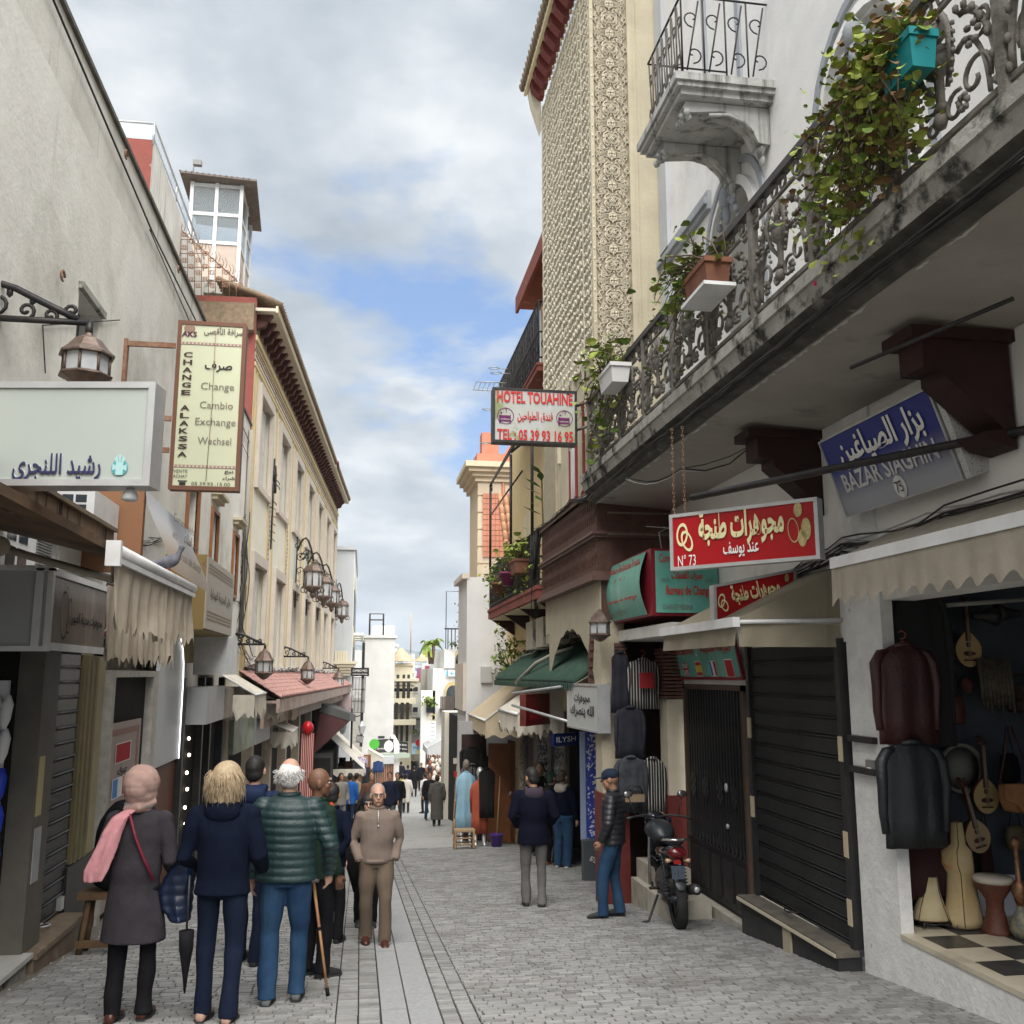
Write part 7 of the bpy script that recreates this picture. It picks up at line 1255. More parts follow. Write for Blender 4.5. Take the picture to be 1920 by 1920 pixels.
# canvas awnings of the left row
for i, (lab, u0, v0, u1, v1, y, ln, m_) in enumerate((('steep cream retractable awning hanging nearest on the left row', 478, 1303, 400, 1250, 19.5, 2.2, canvasw), ('white fringed awning hanging second on the left row', 520, 1316, 480, 1290, 24, 2.0, canvasw), ('boxy cream awning below the pink tiles', 548, 1320, 520, 1308, 28, 2.2, MC['sand_canvas']), ('low cream awning with short fringe beside the plaid scarf', 548, 1372, 505, 1352, 27, 2.2, canvasw))):
    p = at(u0, v0, y=y); q = at(u1, v1, y=y); slope_awning('left_awning', lab, p.x, p.z, q.x-.3, q.z+.12, y, y+ln, m_, .42, 20+i, 'left shop awnings', .1, 9, False, .2)
t = thing('grey_board_canopy', 'dark grey board canopy sticking out past the pink tiles', 'canopy', tuple(B_(24, 1.2, 0))); A, B = at(600, 1335, y=38), at(655, 1352, y=38); g = M(); g.hexa([A, B, B+Vector((.2, 6, -.3)), A+Vector((-.2, 6, 0))], [A+Vector((0, 0, .35)), B+Vector((0, 0, .3)), B+Vector((.2, 6, .0)), A+Vector((-.2, 6, .4))]); O('boards', g, mat('charcoal_board', (.07, .075, .07), (.1, .1, .1), 5, .6), t); g = M(); g.slab([A-Vector((0, 0, .02)), B-Vector((0, 0, .02)), A-Vector((.2, 0, 1.6))], (0, 3, 0)); O('side', g, mat('wine_board', (.08, .03, .03), rough=.7), t)
p = at(577, 1365, y=29); t = thing('plaid_scarf_display', 'hanging red plaid scarf topped by a shiny red ball on the left shop front', 'scarf', tuple(p)); g = M(); g.ell(p, (.17, .17, .2), 10, 7); O('red_ball', g, mat('shiny_red', (.4, .01, .015), rough=.2), t); g = M(); cloth(g, p+Vector((-.18, 0, -.15)), p+Vector((.2, 0, -.15)), 2.0, 10, .04, 0, 2); O('scarf', g, mat('red_plaid', (.25, .02, .03), rough=.9, stripe=((.55, .5, .42), (3, 0, 3), .72, 2.0, 0)), t)
p = at(640, 1310, y=50); t = thing('round_street_sign', 'round pink and black hanging sign at the end of the pink canopy', 'sign', tuple(p)); g = M(); g.lathe([(1.1, -.1), (1.1, .1), (.001, .1)], p+Vector((0, 0, -.4)), 20, ax=Matrix.Rotation(PI/2, 3, 'X') , sx=.5); O('disc', g, mat('pink_print', (.5, .4, .4), (.3, .2, .2), 3), t); g = M(); g.lathe([(1.14, -.08), (1.14, .06)], p+Vector((-.1, 0, -.4)), 20, ax=Matrix.Rotation(PI/2, 3, 'X'), sx=.5); O('rim', g, blackp, t)
# ================================================================ FAR END OF THE STREET
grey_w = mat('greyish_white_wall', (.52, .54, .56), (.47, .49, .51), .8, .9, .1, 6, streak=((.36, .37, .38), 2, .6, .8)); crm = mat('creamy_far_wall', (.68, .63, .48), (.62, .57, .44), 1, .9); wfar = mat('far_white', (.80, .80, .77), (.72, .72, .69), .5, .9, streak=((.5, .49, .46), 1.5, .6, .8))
def house(name, label, u0, u1, v0, y, depth, m, zb=-14, cat='house', top=True):
    a = at(u0, v0, y=y); b = at(u1, v0, y=y); t = thing(name, label, cat, (a.x, y, gz(y))); bx('wall', a.x, b.x, y, y+depth, zb, a.z, m, t)
    if top: bx('parapet', a.x-.12, b.x+.12, y-.12, y+depth, a.z, a.z+.18, m, t)
    return t, a, b
def win(t, u0, v0, u1, v1, y, m=None, name='window', rec=.0):
    a = at(u0, v0, y=y); b = at(u1, v1, y=y); m = m or glassd; w = O('window' if name == 'window' else name, M().box(a.x, b.x, y-.06-rec, y-.01, b.z, a.z), m, t)
    if name == 'window': O('frame', M().box(a.x-.08, b.x+.08, y-.1, y-.062, b.z-.12, b.z-.04), wfar, w)
    return w
def street_wins(t, x, ys, zs, w, h, m=None):
    for yy in ys:
        for z in zs: f = O('window', M().box(x-.02, x+.05, yy, yy+w, z, z+h), m or glassd, t); g = M(); g.box(x+.02, x+.5, yy-.2, yy+w+.2, z-.35, z-.2); g.tube([(x+.5, yy, z-.3), (x+.5, yy+w, z-.3)], .12, 5); O('balcony_ledge', g, wfar, f)
t, a, b = house('tall_white_house', 'tall white apartment house, near side shaded grey, beyond the yellow house with rounded window ledges', 600, 665, 1030, 52, 15, grey_w); bx('street_face', b.x+.001, b.x+.03, 52.01, 67, -14, a.z, wfar, t)  # one white house: near side coloured as shaded, street face as lit
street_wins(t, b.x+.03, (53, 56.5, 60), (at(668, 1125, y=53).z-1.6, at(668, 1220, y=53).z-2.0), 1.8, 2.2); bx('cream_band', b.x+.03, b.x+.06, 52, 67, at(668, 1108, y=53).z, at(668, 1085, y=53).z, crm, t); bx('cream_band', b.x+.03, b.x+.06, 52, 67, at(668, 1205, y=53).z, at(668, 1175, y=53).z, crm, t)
c1 = at(632, 1245, y=51.5); c2 = at(656, 1245, y=51.5); g = M(); [g.box(c1.x-1, c2.x+.1*k, 51.5-.1*k, 52, c1.z+.15*k-.6, c1.z+.15*k-.45) for k in range(5)]; O('cornice', g, crm, t); g = M(); F = Face(at(628, 1220, y=51.9), at(652, 1220, y=51.9), at(628, 1248, y=51.9)); [F.block(g, i/5+.02, (i+1)/5-.02, 0, 1, 0, .05) for i in range(5)]; O('shutter', g, crm, t)
t, a, b = house('white_wall_house', 'white house with sooty parapet and pipe rail roof in the middle distance', 684, 741, 1196, 64, 12, white2); g = M(); z = a.z; g.tube([(a.x+.3, 64.1, z), (a.x+.3, 64.1, z+1.6), (b.x-.8, 64.1, z+1.6), (b.x-.8, 64.1, z)], .06, 4); g.tube([(a.x+.3, 64.1, z+1.2), (b.x-.8, 64.1, z+1.2)], .04, 4); O('roof_rail', g, iron, t); win(t, 709, 1380, 721, 1384, 64); bx('roof_room', a.x+.5, a.x+2.0, 66, 69, z, z+.9, wfar, t)
t, a, b = house('far_white_block', 'white block with balcony standing behind the sooty parapet house', 722, 745, 1212, 74, 10, wfar); win(t, 737, 1226, 741, 1250, 74)
t, a, b = house('cream_classical_house', 'cream classical house with three storeys of iron balconies and a curved ledge', 731, 774, 1248, 72, 14, crm); 
for v0, v1, us, bal in ((1265, 1296, (746, 757, 766), True), (1312, 1335, (743, 754, 764), True), (1358, 1390, (744, 753, 763), False)):
    for u in us: win(t, u-2.2, v0, u+2.2, v1, 72)
    if bal: p, q = at(738, v1, y=71.4), at(774, v1, y=71.4); bx('ledge', p.x-.5, q.x+.2, 70.6, 72, p.z-.9, p.z-.5, crm, t); g = M(); [g.box(at(u-3, v1, y=70.6).x, at(u+3, v1, y=70.6).x, 70.6, 70.7, p.z-.5, p.z+.7) for u in us]; O('balcony_rail', g, iron, t)
g = M(); [g.box(a.x-.2*k, b.x+.15*k, 72-.2*k, 74, a.z-1.9+.25*k, a.z-1.7+.25*k) for k in range(4)]; O('cornice', g, crm, t); g = M(); p = at(752, 1240, y=72.5); g.lathe([(1.1, 0), (.6, .5), (.1, 1.0)], p, 8, smooth=False); g.lathe([(.6, 0), (.3, .4), (.05, .6)], p+Vector((1.6, 0, 0)), 8, smooth=False); g.tube([p+Vector((.7, 0, .6)), p+Vector((.7, 0, 3.6))], .04, 4); O('roof_tent', g, mat('tan_roof_cloth', (.4, .3, .2), (.5, .4, .3), 3), t)
t, a, b = house('far_white_terrace', 'white terrace house with awning and plants between cream house and arched white house', 772, 818, 1276, 82, 12, wfar); [win(t, *q, 82) for q in ((774, 1288, 783, 1296), (774, 1326, 783, 1335))]; bx('awning', at(792, 1283, y=81).x, at(815, 1283, y=81).x, 80, 82, at(792, 1283, y=81).z-.2, at(792, 1276, y=81).z, crm, t); g = M(); [g.box(at(776+u, 1350, y=79).x-.06, at(776+u, 1350, y=79).x+.06, 79, 79.1, at(776, 1376, y=79).z, at(776, 1350, y=79).z) for u in (0, 12, 24)]; g.box(at(774, 1350, y=79).x, at(805, 1350, y=79).x, 78.9, 82, at(776, 1350, y=79).z, at(776, 1348, y=79).z); O('pergola', g, iron, t); bx('terrace', at(772, 1378, y=79).x, at(808, 1378, y=79).x, 78.5, 82, -12, at(776, 1378, y=79).z, grey_w, t)
g = M(); rd = random.Random(3); c = at(790, 1372, y=78.4); leaves(g, [c+Vector((rd.uniform(-.9, 1.2), 0, rd.uniform(-.2, .2))) for _ in range(12)], 160, .15, .2, rd); O('hedge', g, [leafm, leafy], t, kind='stuff')
g = M(); p = at(781, 1264, y=81); [g.box(p.x+.7*i, p.x+.7*i+.4, 81, 81.1, p.z-.6, p.z+.5+.2*i) for i in range(3)]; O('laundry', g, mat('red_laundry', (.4, .04, .05), (.15, .15, .3), 1), None, label='red laundry hanging on the far white terrace', cat='laundry')
t, a, b = house('arched_white_house', 'bright white house on the right with a pointed arch window, bank plaque and roof plants', 812, 874, 1253, 66, 14, white2, top=False); p, q = at(833, 1217, y=66), at(874, 1217, y=66); bx('wall', p.x, q.x+1, 65.9, 80, a.z, p.z, white2, t)
for k, (u0, u1, v0, v1, vs) in enumerate(((836, 862, 1285, 1333, 1305), (855, 866, 1226, 1246, 1233))):
    A, B = at(u0, v1, y=65.85), at(u1, v0, y=65.85); zs_ = at(u0, vs, y=65.85).z; n = 12; ap = [(A.x, A.z)]+[((A.x+B.x)/2-(B.x-A.x)/2*math.cos(PI*i/n), zs_+(B.z-zs_)*(math.sin(PI*i/n)**.8)) for i in range(n+1)]+[(B.x, A.z)]
    f = O('window_surround', M().slab([((A.x+B.x)/2+(q_[0]-(A.x+B.x)/2)*1.22, 65.88, q_[1]+(.25 if q_[1] > A.z else -.3)) for q_ in ap], (0, -.1, 0)), mat('ochre_surround', (.5, .4, .2), (.42, .33, .17), 3), t); O('pane', M().slab([(q_[0], 65.77, q_[1]) for q_ in ap], (0, -.03, 0)), glassd, f)
    g = M(); [g.tube([(A.x+(B.x-A.x)*i/6, 65.7, A.z), (A.x+(B.x-A.x)*i/6, 65.7, zs_)], .05, 4) for i in range(7)]; O('grille', g, iron, f)
A, B = at(827, 1306, y=64.6), at(850, 1306, y=64.6); g = M(); [g.box(A.x+(B.x-A.x)*i/8-.04, A.x+(B.x-A.x)*i/8+.04, 64.6, 64.7, A.z-.9, A.z) for i in range(9)]; g.hexa([(A.x+.4, 65, A.z-1.5), (B.x-.4, 65, A.z-1.5), (B.x-.4, 66, A.z-1.5), (A.x+.4, 66, A.z-1.5)], [(A.x, 64.6, A.z-.85), (B.x, 64.6, A.z-.85), (B.x, 66, A.z-.85), (A.x, 66, A.z-.85)]); O('oriel_balcony', g, mat('dark_oriel', (.07, .055, .05), rough=.6), t)
F = Face(at(838, 1257, y=65.8), at(874, 1257, y=65.8), at(838, 1268, y=65.8)); g = M(); F.block(g, 0, 1, 0, 1, 0, .05); O('plaque', g, mat('plaque_white', (.75, .78, .8)), t); g = M(); F.quad(g, -.02, .06, 0, 1, .07); F.quad(g, .17, .28, .35, .65, .07); O('plaque_print', g, mat('plaque_teal', (.05, .35, .5)), t); line(t, F, 'bank', .5, .5, .35, MC['plaque_teal'], out=.08)
g = M(); [g.box(p.x+.25*i-.03, p.x+.25*i+.03, 66, 66.06, p.z, p.z+1.4) for i in range(1, 14)]; g.tube([(p.x, 66, p.z+1.4), (q.x, 66, p.z+1.4)], .05, 4); g.tube([(p.x+.1, 66, p.z), (p.x+.1, 66, p.z+4), (q.x, 66, p.z+4)], .03, 4); O('roof_rail', g, iron, t); g = M(); rd = random.Random(5); leaves(g, [p+Vector((.5+.3*i, -.2, .3)) for i in range(3)], 70, .2, .25, rd); leaves(g, [p+Vector((1.0, -.2, 1+.3*i)) for i in range(9)], 60, .15, .15, rd); O('roof_plants', g, [leafm, stemm], t, kind='stuff')
g = M(); A, B = at(799, 1310, y=65.9), at(812, 1336, y=65.9); g.box(A.x, B.x, 65.6, 66.4, B.z, A.z); O('balcony_opening', g, glassd, t); g = M(); leaves(g, [at(805, 1316, y=65.4)], 90, .25, .3, rd); O('balcony_palm', g, [leafm, leafy], t, kind='stuff'); g = M(); A = at(790, 1295, y=66); B = at(812, 1400, y=66); g.box(A.x, B.x+.1, 66.0, 67, B.z-4, A.z); O('side_wall', g, wfar, t)
pt = thing('palm_tree', 'twin stemmed palm rising above the rooftops against the hills', 'palm', tuple(at(805, 1250, y=70))); g = M(); rd = random.Random(8); heads = []
for u, v, u0 in ((801, 1212, 807), (813, 1210, 810)): A, B = at(u0, 1245, y=70), at(u, v, y=70); g.tube([A, A.lerp(B, .5)+Vector((.05, 0, 0)), B], [.14, .12, .14], 5); heads.append(B)
O('trunk', g, stemm, pt); g = M()
for h in heads:
    for i in range(11):
        a = 2*PI*i/11+rd.uniform(-.2, .2); el = rd.uniform(.2, 1.3); L_ = rd.uniform(.5, .8); P = [h+Vector((math.cos(a)*L_*q, math.sin(a)*L_*q*.6, math.sin(el)*1.5*q-1.1*q*q)) for q in (0, .3, .6, .85, 1.05)]
        for j in range(4): w = Vector((0, 0, .13-.02*j)); s = Vector((-math.sin(a), math.cos(a), 0))*.12; g.add([P[j]-s, P[j]+s, P[j+1]+s*.7, P[j+1]-s*.7], [(0, 1, 2, 3)], rd.choice((0, 1))); g.add([P[j]-w, P[j]+w*.5, P[j+1]+w*.5, P[j+1]-w], [(0, 1, 2, 3)], rd.choice((0, 1)))
O('crown', g, [leafm, leafy], pt)
bxs = M(); rd = random.Random(6)
for i in range(230): x = rd.uniform(-200, 900); y = rd.uniform(500, 2200); s = rd.uniform(5, 11); bxs.box(x, x+s, y, y+s, -20, rd.uniform(-15, 22)+(y-500)*.016)
O('distant_town', bxs, mat('distant_town_wall', (.6, .6, .58), (.45, .45, .44), .02, .9), kind='stuff')
# Cambio sign pole, street lamps, stalls
t = thing('sign_pole', 'black pole with small black exchange board above a latticed frame', 'sign', tuple(at(672, 1400, y=48))); p = at(682, 1205, y=48); g = M(); g.box(p.x-.07, p.x+.07, 48, 48.1, at(670, 1400, y=48).z, p.z); O('pole', g, iron, t)
F = Face(at(658, 1252, y=47.8), at(692, 1252, y=47.8), at(658, 1268, y=47.8)); g = M(); F.block(g, 0, 1, 0, 1, -.1, 0); O('board', g, blackp, t); line(t, F, 'CAMBIO MED', .5, .65, .16, inkw, width=F.w*.8); line(t, F, 'exchange change', .5, .25, .1, inkw, width=F.w*.8)
F = Face(at(661, 1270, y=47.8), at(686, 1270, y=47.8), at(658, 1337, y=47.8)); g = M(); [F.block(g, a, a+.03, 0, 1, -.03, .03) for a in (0, .25, .5, .75, .97)]; [F.block(g, 0, 1, b, b+.012, -.03, .03) for b in (0, .33, .66, .99)]; O('lattice', g, iron, t); g = M(); F.quad(g, 0, 1, 0, 1, -.01); O('mesh_screen', g, mat('grey_screen', (.3, .3, .3), alpha=.55), t)
def at_ground(u, y): p = at(u, 1400, y=y); return Vector((p.x, y, gz(y)))
for lab, u, v0, v1, y, m_, hp in (('long cream awning of the clothes stalls on the far left', 640, 1385, 1400, 40, canvasw, 10),): slope_awning('stall_awning', lab, at(690, 1418, y=46).x-.2, at(690, 1418, y=46).z, at(632, 1380, y=40).x-.3, at(640, 1385, y=42).z+.2, 40, 47, m_, .25, 31, 'stall awnings', .2, 12, False)
A = at(700, 1430, y=50); slope_awning('stall_awning', 'short cream stall awning next to the floral shirt', at(718, 1418, y=51).x, at(718, 1418, y=51).z, at(690, 1400, y=51).x, at(690, 1402, y=51).z, 50, 54, canvasw, .5, 32, 'stall awnings', .1, 5); slope_awning('stall_awning', 'white stall awning under the yellow roadside sign', at(785, 1415, y=75).x, at(785, 1415, y=75).z, at(763, 1400, y=75).x, at(763, 1400, y=75).z, 74, 80, canvasw, .4, 33, 'stall awnings', .1, 5)
slope_awning('stall_awning', 'plain grey awning of the stall beside the white pier', at(800, 1402, y=60).x, at(802, 1402, y=60).z, at(832, 1388, y=60).x, at(830, 1388, y=60).z+.2, 59.5, 64, mat('grey_canvas', (.4, .41, .42), rough=.9), .4, 34, 'stall awnings', .1, 9)
t = thing('left_stalls', 'dark clothes stalls with wooden shutters along the far left of the street', 'stalls', (0, 50, gz(50))); g = M(); A = at(612, 1400, y=40); g.box(-3, A.x+.3, 36, 49, gz(49)-.5, at(640, 1405, y=40).z); O('stall_back', g, blackin, t); g = M(); x0, x1 = at(691, 1450, y=51).x, at(738, 1450, y=51).x
for i in range(14): a_ = x0+(x1-x0)*i/14; g.box(a_, a_+(x1-x0)/14-.01, 51, 51.05, gz(51)-.3, at(700, 1432, y=51).z)
O('wood_shutter', g, wood, t); bx('white_pillar', at(738, 1450, y=52).x, at(748, 1450, y=52).x, 52, 60, gz(60)-.5, at(738, 1395, y=52).z, wfar, t); bx('shutter_box', x0, x1, 50.8, 51.3, at(700, 1432, y=51).z, at(700, 1418, y=51).z, grey_w, t)
F = Face(at(700, 1387, y=52), at(738, 1385, y=52), at(700, 1412, y=52)); t2 = lightbox('watch_shop_sign', 'dark watch shop sign with green disc and white wristwatch emblem', F, .1, mat('charcoal_print', (.05, .05, .05)), blackp, .02); O('green_disc', disc(F, .05, .68, .27, .26, .02), mat('lime_disc', (.08, .42, .05)), t2); O('watch_emblem', disc(F, .76, .45, .25, .3, .02), inkw, t2); g = M(); F.quad(g, .72, .8, .02, .98, .015); O('watch_strap', g, MC['grey_box'], t2); line(t2, F, 'Z Boutique', .35, .3, .15, inkw, width=F.w*.5)
bx('green_fascia', at(698, 1415, y=51.8).x, at(768, 1415, y=51.8).x, 51.6, 51.8, at(700, 1421, y=51.8).z, at(700, 1413, y=51.8).z, mat('pale_green_fascia', (.38, .45, .38)), t)
F = Face(at(741, 1390, y=56), at(765, 1392, y=56), at(741, 1418, y=56)); t2 = lightbox('menu_board', 'dark price board with rows of white writing beside the watch shop sign', F, .1, blackp, blackp, .02); [line(t2, F, s_, .5, b, .13, inkw, width=F.w*.8) for s_, b in (('PRIX FIXE', .8), ('cuir sacs', .55), ('babouches', .3))]
F = Face(at(772, 1394, y=68), at(797, 1394, y=68), at(772, 1414, y=68)); t2 = lightbox('roadside_sign', 'blue white and yellow oval sign with a red dome over the far street', F, .1, mat('pale_blue_print', (.3, .5, .6)), whitemet, .02); g = M(); F.quad(g, .4, .97, .05, .38, .02); O('yellow_field', g, fl_y, t2); O('red_dome', disc(F, .6, 1.05, .3, .25, .02), fl_r, t2); line(t2, F, 'Tanger', .35, .6, .3, fl_n)
F = Face(at(804, 1352, y=62), at(817, 1352, y=62), at(804, 1390, y=62)); t2 = lightbox('white_banner', 'narrow white exchange banner with five printed words by the arched house', F, .1, mat('banner_white', (.75, .75, .78)), whitemet, .02); [line(t2, F, s_, .5, .9-.2*i, .16, inkn, width=F.w*.7) for i, s_ in enumerate(('صرف', 'Change', 'Cambio', 'Exchange', 'Wechsel'))]; O('gold_emblem', ring(F, .5, 1.18, .25, .25, .3), mat('gold_print', (.5, .4, .2)), t2)
F = Face(at(669, 1377, y=44), at(682, 1380, y=44), at(667, 1391, y=44)); t2 = lightbox('small_notice', 'small grey notice board hung under the double street lamp', F, .05, mat('notice_grey', (.4, .4, .4)), blackp, .02); [line(t2, F, s_, .5, b, .1, ink, width=F.w*.7) for s_, b in (('HOTEL', .8), ('CAFE', .5), ('BAR', .2))]
t = thing('street_lamp', 'black double lantern lamp standing above the far left stalls', 'street lamp', tuple(at(668, 1400, y=44))); p = at(672, 1375, y=44); g = M(); g.tube([Vector((p.x-.3, 44, gz(44))), p-Vector((.3, 0, -.2)), p+Vector((-.3, 0, 1.1))], .05, 5)
for s in (-.7, .15): g.tube([p+Vector((-.3, 0, .7)), p+Vector((s-.0, 0, .8)), p+Vector((s, 0, .6))], .025, 4)
O('post', g, iron, t)
for s in (-.7, .15): g = M(); g.lathe([(.02, .55), (.16, .35), (.18, .32), (.1, 0), (.02, -.05)], p+Vector((s, 0, 0)), 6, smooth=False); O('lamp_head', g, frost, t)
rs_ = thing('right_stalls', 'wooden shop stall fronts with white pier on the far right of the street', 'stalls', (4, 45, gz(45))); A, B = at(828, 1335, y=36), at(862, 1300, y=36); bx('white_pier', at(834, 1335, y=37).x, B.x+.2, 37, 38.5, gz(40)-.5, at(838, 1335, y=37).z, mat('buff_white_pier', (.58, .53, .42), (.66, .64, .58), .3, .9), rs_)
bx('stall_wall', B.x-.3, 6, 30, 37, gz(37)-.3, at(862, 1345, y=33).z, blackin, rs_); g = M(); x0, x1 = at(798, 1410, y=64).x, at(835, 1410, y=64).x; [g.box(x0+(x1-x0)*i/9, x0+(x1-x0)*(i+1)/9-.03, 64, 64.1, gz(64)-1, at(800, 1405, y=64).z) for i in range(9)]; O('wood_boards', g, wood, rs_)
g = M(); rd = random.Random(17)
for i in range(90): u = rd.uniform(800, 826); p = at(u, rd.uniform(1425, 1475), y=rd.uniform(50, 58)); g.ell(p, (.14, .1, .18), 5, 4, rd.choice((0, 1, 2)))
O('stacked_goods', g, [mat('goods_brown', (.2, .08, .05)), mat('goods_pale', (.5, .45, .4)), blackp], rs_, kind='stuff')
g = M()
for i in range(26): u = rd.uniform(640, 690); p = at(u, rd.uniform(1415, 1450), y=41+rd.uniform(0, 5)); p.x = min(p.x, at(642, 1400, y=40).x+(p.y-40)*.2+.6); g.box(p.x-.16, p.x+.16, p.y, p.y+.1, p.z-.8, p.z, rd.choice((0, 1, 2)))
O('hanging_clothes', g, [mat('goods_brown', (.2, .08, .05)), mat('goods_tan', (.3, .22, .14)), blackp], t, kind='stuff') if False else O('hanging_clothes', g, [MC['goods_brown'], mat('goods_tan', (.3, .22, .14)), blackp], rs_, kind='stuff')
garment('floral_shirt', 'lilac floral short sleeved shirt hanging from the cream stall awning', at(675, 1419, y=42), .52, .78, mat('lilac_floral', (.5, .44, .55), rough=.9, spots=((.12, .1, .2), 14, .3)), flare=1.05, sl=.35, cat='shirt'); garment('denim_jacket', 'small blue denim jacket hanging from the far stall awning', at(709, 1427, y=49), .5, .55, mat('mid_denim', (.03, .07, .2), (.02, .04, .12), 9), sleeves=False, hanger=False, cat='jacket')
# shop next to the mannequins
g = M(); g.box(at(866, 1390, y=24.1).x, at(912, 1390, y=24.1).x, 24.1, 24.2, gz(24), at(880, 1372, y=24.1).z); O('dark_shop_interior', g, mat('maroon_interior', (.05, .02, .02), (.02, .015, .015), 5), rs_)
for i, (u, v) in enumerate(((884, 1400), (886, 1432), (905, 1415))): garment('hanging_garment', ('black top on a pale bust above the blue robe', 'grey cardigan on a pale bust below the black top', 'long black coat hanging by the wooden door')[i], at(u, v, y=23.9), .5, .7+.8*(i == 2), (blackin, mat('grey_knit', (.1, .1, .1)), blackin)[i], hanger=False, cat='garment', seed=20+i)
def mannequin(label, u, v0, v1, y, m, headm, w, fl):
    p = at(u, v0, y=y); q = at(u, v1, y=y); t = garment('mannequin', label, p, w, p.z-q.z, m, flare=fl, hanger=False, cat='mannequin', thick=.24, sl=.38); g = M(); g.ell(p+Vector((0, 0, .16)), (.085, .1, .13), 10, 7); g.tube([p+Vector((0, 0, -.02)), p+Vector((0, 0, .08))], .05, 6); O('head', g, headm, t)
    [O('leg', M().tube([Vector((p.x+s, y, q.z+.1)), Vector((p.x+s, y, gz(y)+.06)), Vector((p.x+s, y-.16, gz(y)+.03))], [.06, .04, .03], 6), alu, t) for s in (-.1, .1)]; return t
mannequin('mannequin in a long pale blue robe with a veiled head', 874, 1447, 1556, 23.0, mat('sky_blue_cotton', (.26, .42, .52), (.2, .35, .45), 5), mat('taupe_veil', (.2, .17, .14), (.12, .1, .08), 12), .42, 1.25); mannequin('silver headed mannequin in a rust red robe', 900, 1462, 1562, 22.4, mat('rust_red_cotton', (.36, .08, .04), (.28, .06, .03), 5), alu, .40, 1.0)
garment('black_dress', 'plain black dress on a stand in front of the rust red robe', at(913, 1440, y=22.2), .38, 1.1, blackin, flare=.9, hanger=False, cat='dress', sleeves=False, seed=31)
t = thing('wooden_stool', 'small turned wooden stool with woven seat below the blue robe', 'stool', tuple(at(870, 1575, y=21.5))); p = at(870, 1572, y=21.5); p.z = gz(21.5); g = M(); [O('leg', M().lathe([(.025, 0), (.035, .08), (.02, .12), (.035, .18), (.02, .24), (.03, .4), (.02, .62 if dy > 0 and dx < 0 else .42)], p+Vector((dx, dy, 0)), 6), oakw, t) for dx in (-.2, .2) for dy in (-.15, .15)]; g = M(); [g.tube([p+Vector((-.2, dy, z)), p+Vector((.2, dy, z))], .018, 5) for dy in (-.15, .15) for z in (.12, .25)]; O('rung', g, oakw, t); bx('seat', p.x-.22, p.x+.22, p.y-.17, p.y+.17, p.z+.38, p.z+.42, mat('woven_seat', (.35, .25, .15), (.25, .18, .1), 20), t)
p = at(931, 1573, y=21.8); p.z = gz(21.8); t = thing('bucket', 'purple plastic bucket with a broom handle leaning beside the wooden door', 'bucket', tuple(p)); g = M(); g.lathe([(.11, 0), (.15, .27), (.16, .28), (.14, .28), (.1, .02)], p, 12); O('body', g, mat('purple_plastic', (.07, .03, .2), rough=.4), t); g = M(); g.tube([p+Vector((0, 0, .1)), p+Vector((.12, .3, 1.5))], .014, 5); O('broom_handle', g, oakw, t)
p = at(845, 1530, y=28); t = thing('display_ladder', 'leaning iron and wood display ladder with small goods by the white pier', 'ladder', (p.x, 28, gz(28))); g = M(); [g.tube([(p.x+a, 27.3, gz(27.3)), (p.x+.25+a*.5, 28.6, gz(28)+2.1)], .025, 4) for a in (0, .4)]; [g.tube([(p.x+.03*k, 27.4+.12*k, gz(27.5)+.2*k), (p.x+.4-.005*k, 27.4+.12*k, gz(27.5)+.2*k)], .015, 4) for k in range(1, 10)]; O('frame', g, oakw, t); g = M(); rd = random.Random(2); [g.box(p.x+.1+.2*(k % 2), p.x+.25+.2*(k % 2), 27.4+.1*k, 27.45+.1*k, gz(27.5)+.18*k, gz(27.5)+.18*k+.16, k % 3) for k in range(2, 11)]; O('small_goods', g, [MC['goods_brown'], MC['goods_pale'], fl_r], t, kind='stuff')
for i, (u0, u1, v, y) in enumerate(((776, 790, 1262, 105), (788, 803, 1270, 98), (745, 760, 1258, 120), (760, 776, 1268, 110), (800, 816, 1274, 92), (783, 797, 1282, 88))):
    t, a, b = house('rooftop_house', 'small %s rooftop house with two windows, %s' % (('white', 'cream', 'grey')[i % 3], ('right of the cream house', 'lowest under the palm', 'behind the cream house roof', 'left of the palm', 'just left of the arched house', 'nearest in the middle')[i]), u0, u1, v, y, 8, (wfar, crm, grey_w)[i % 3]); t['group'] = 'stacked rooftop houses'
    for k in (0, 1): win(t, u0+3+6*k, v+5, u0+6+6*k, v+11, y)
# ---- haze over the bay and hills
haze = M().box(-4200, 4200, -35, 7100, -60, 420); hzm = bpy.data.materials.new('haze_air'); hzm.use_nodes = True; ht_ = hzm.node_tree; ht_.nodes.clear(); ov = ht_.nodes.new('ShaderNodeOutputMaterial'); pv = ht_.nodes.new('ShaderNodeVolumePrincipled'); pv.inputs['Density'].default_value = .00016; pv.inputs['Color'].default_value = (.82, .9, 1, 1); ht_.links.new(pv.outputs[0], ov.inputs['Volume']); O('haze', haze, hzm, kind='stuff')
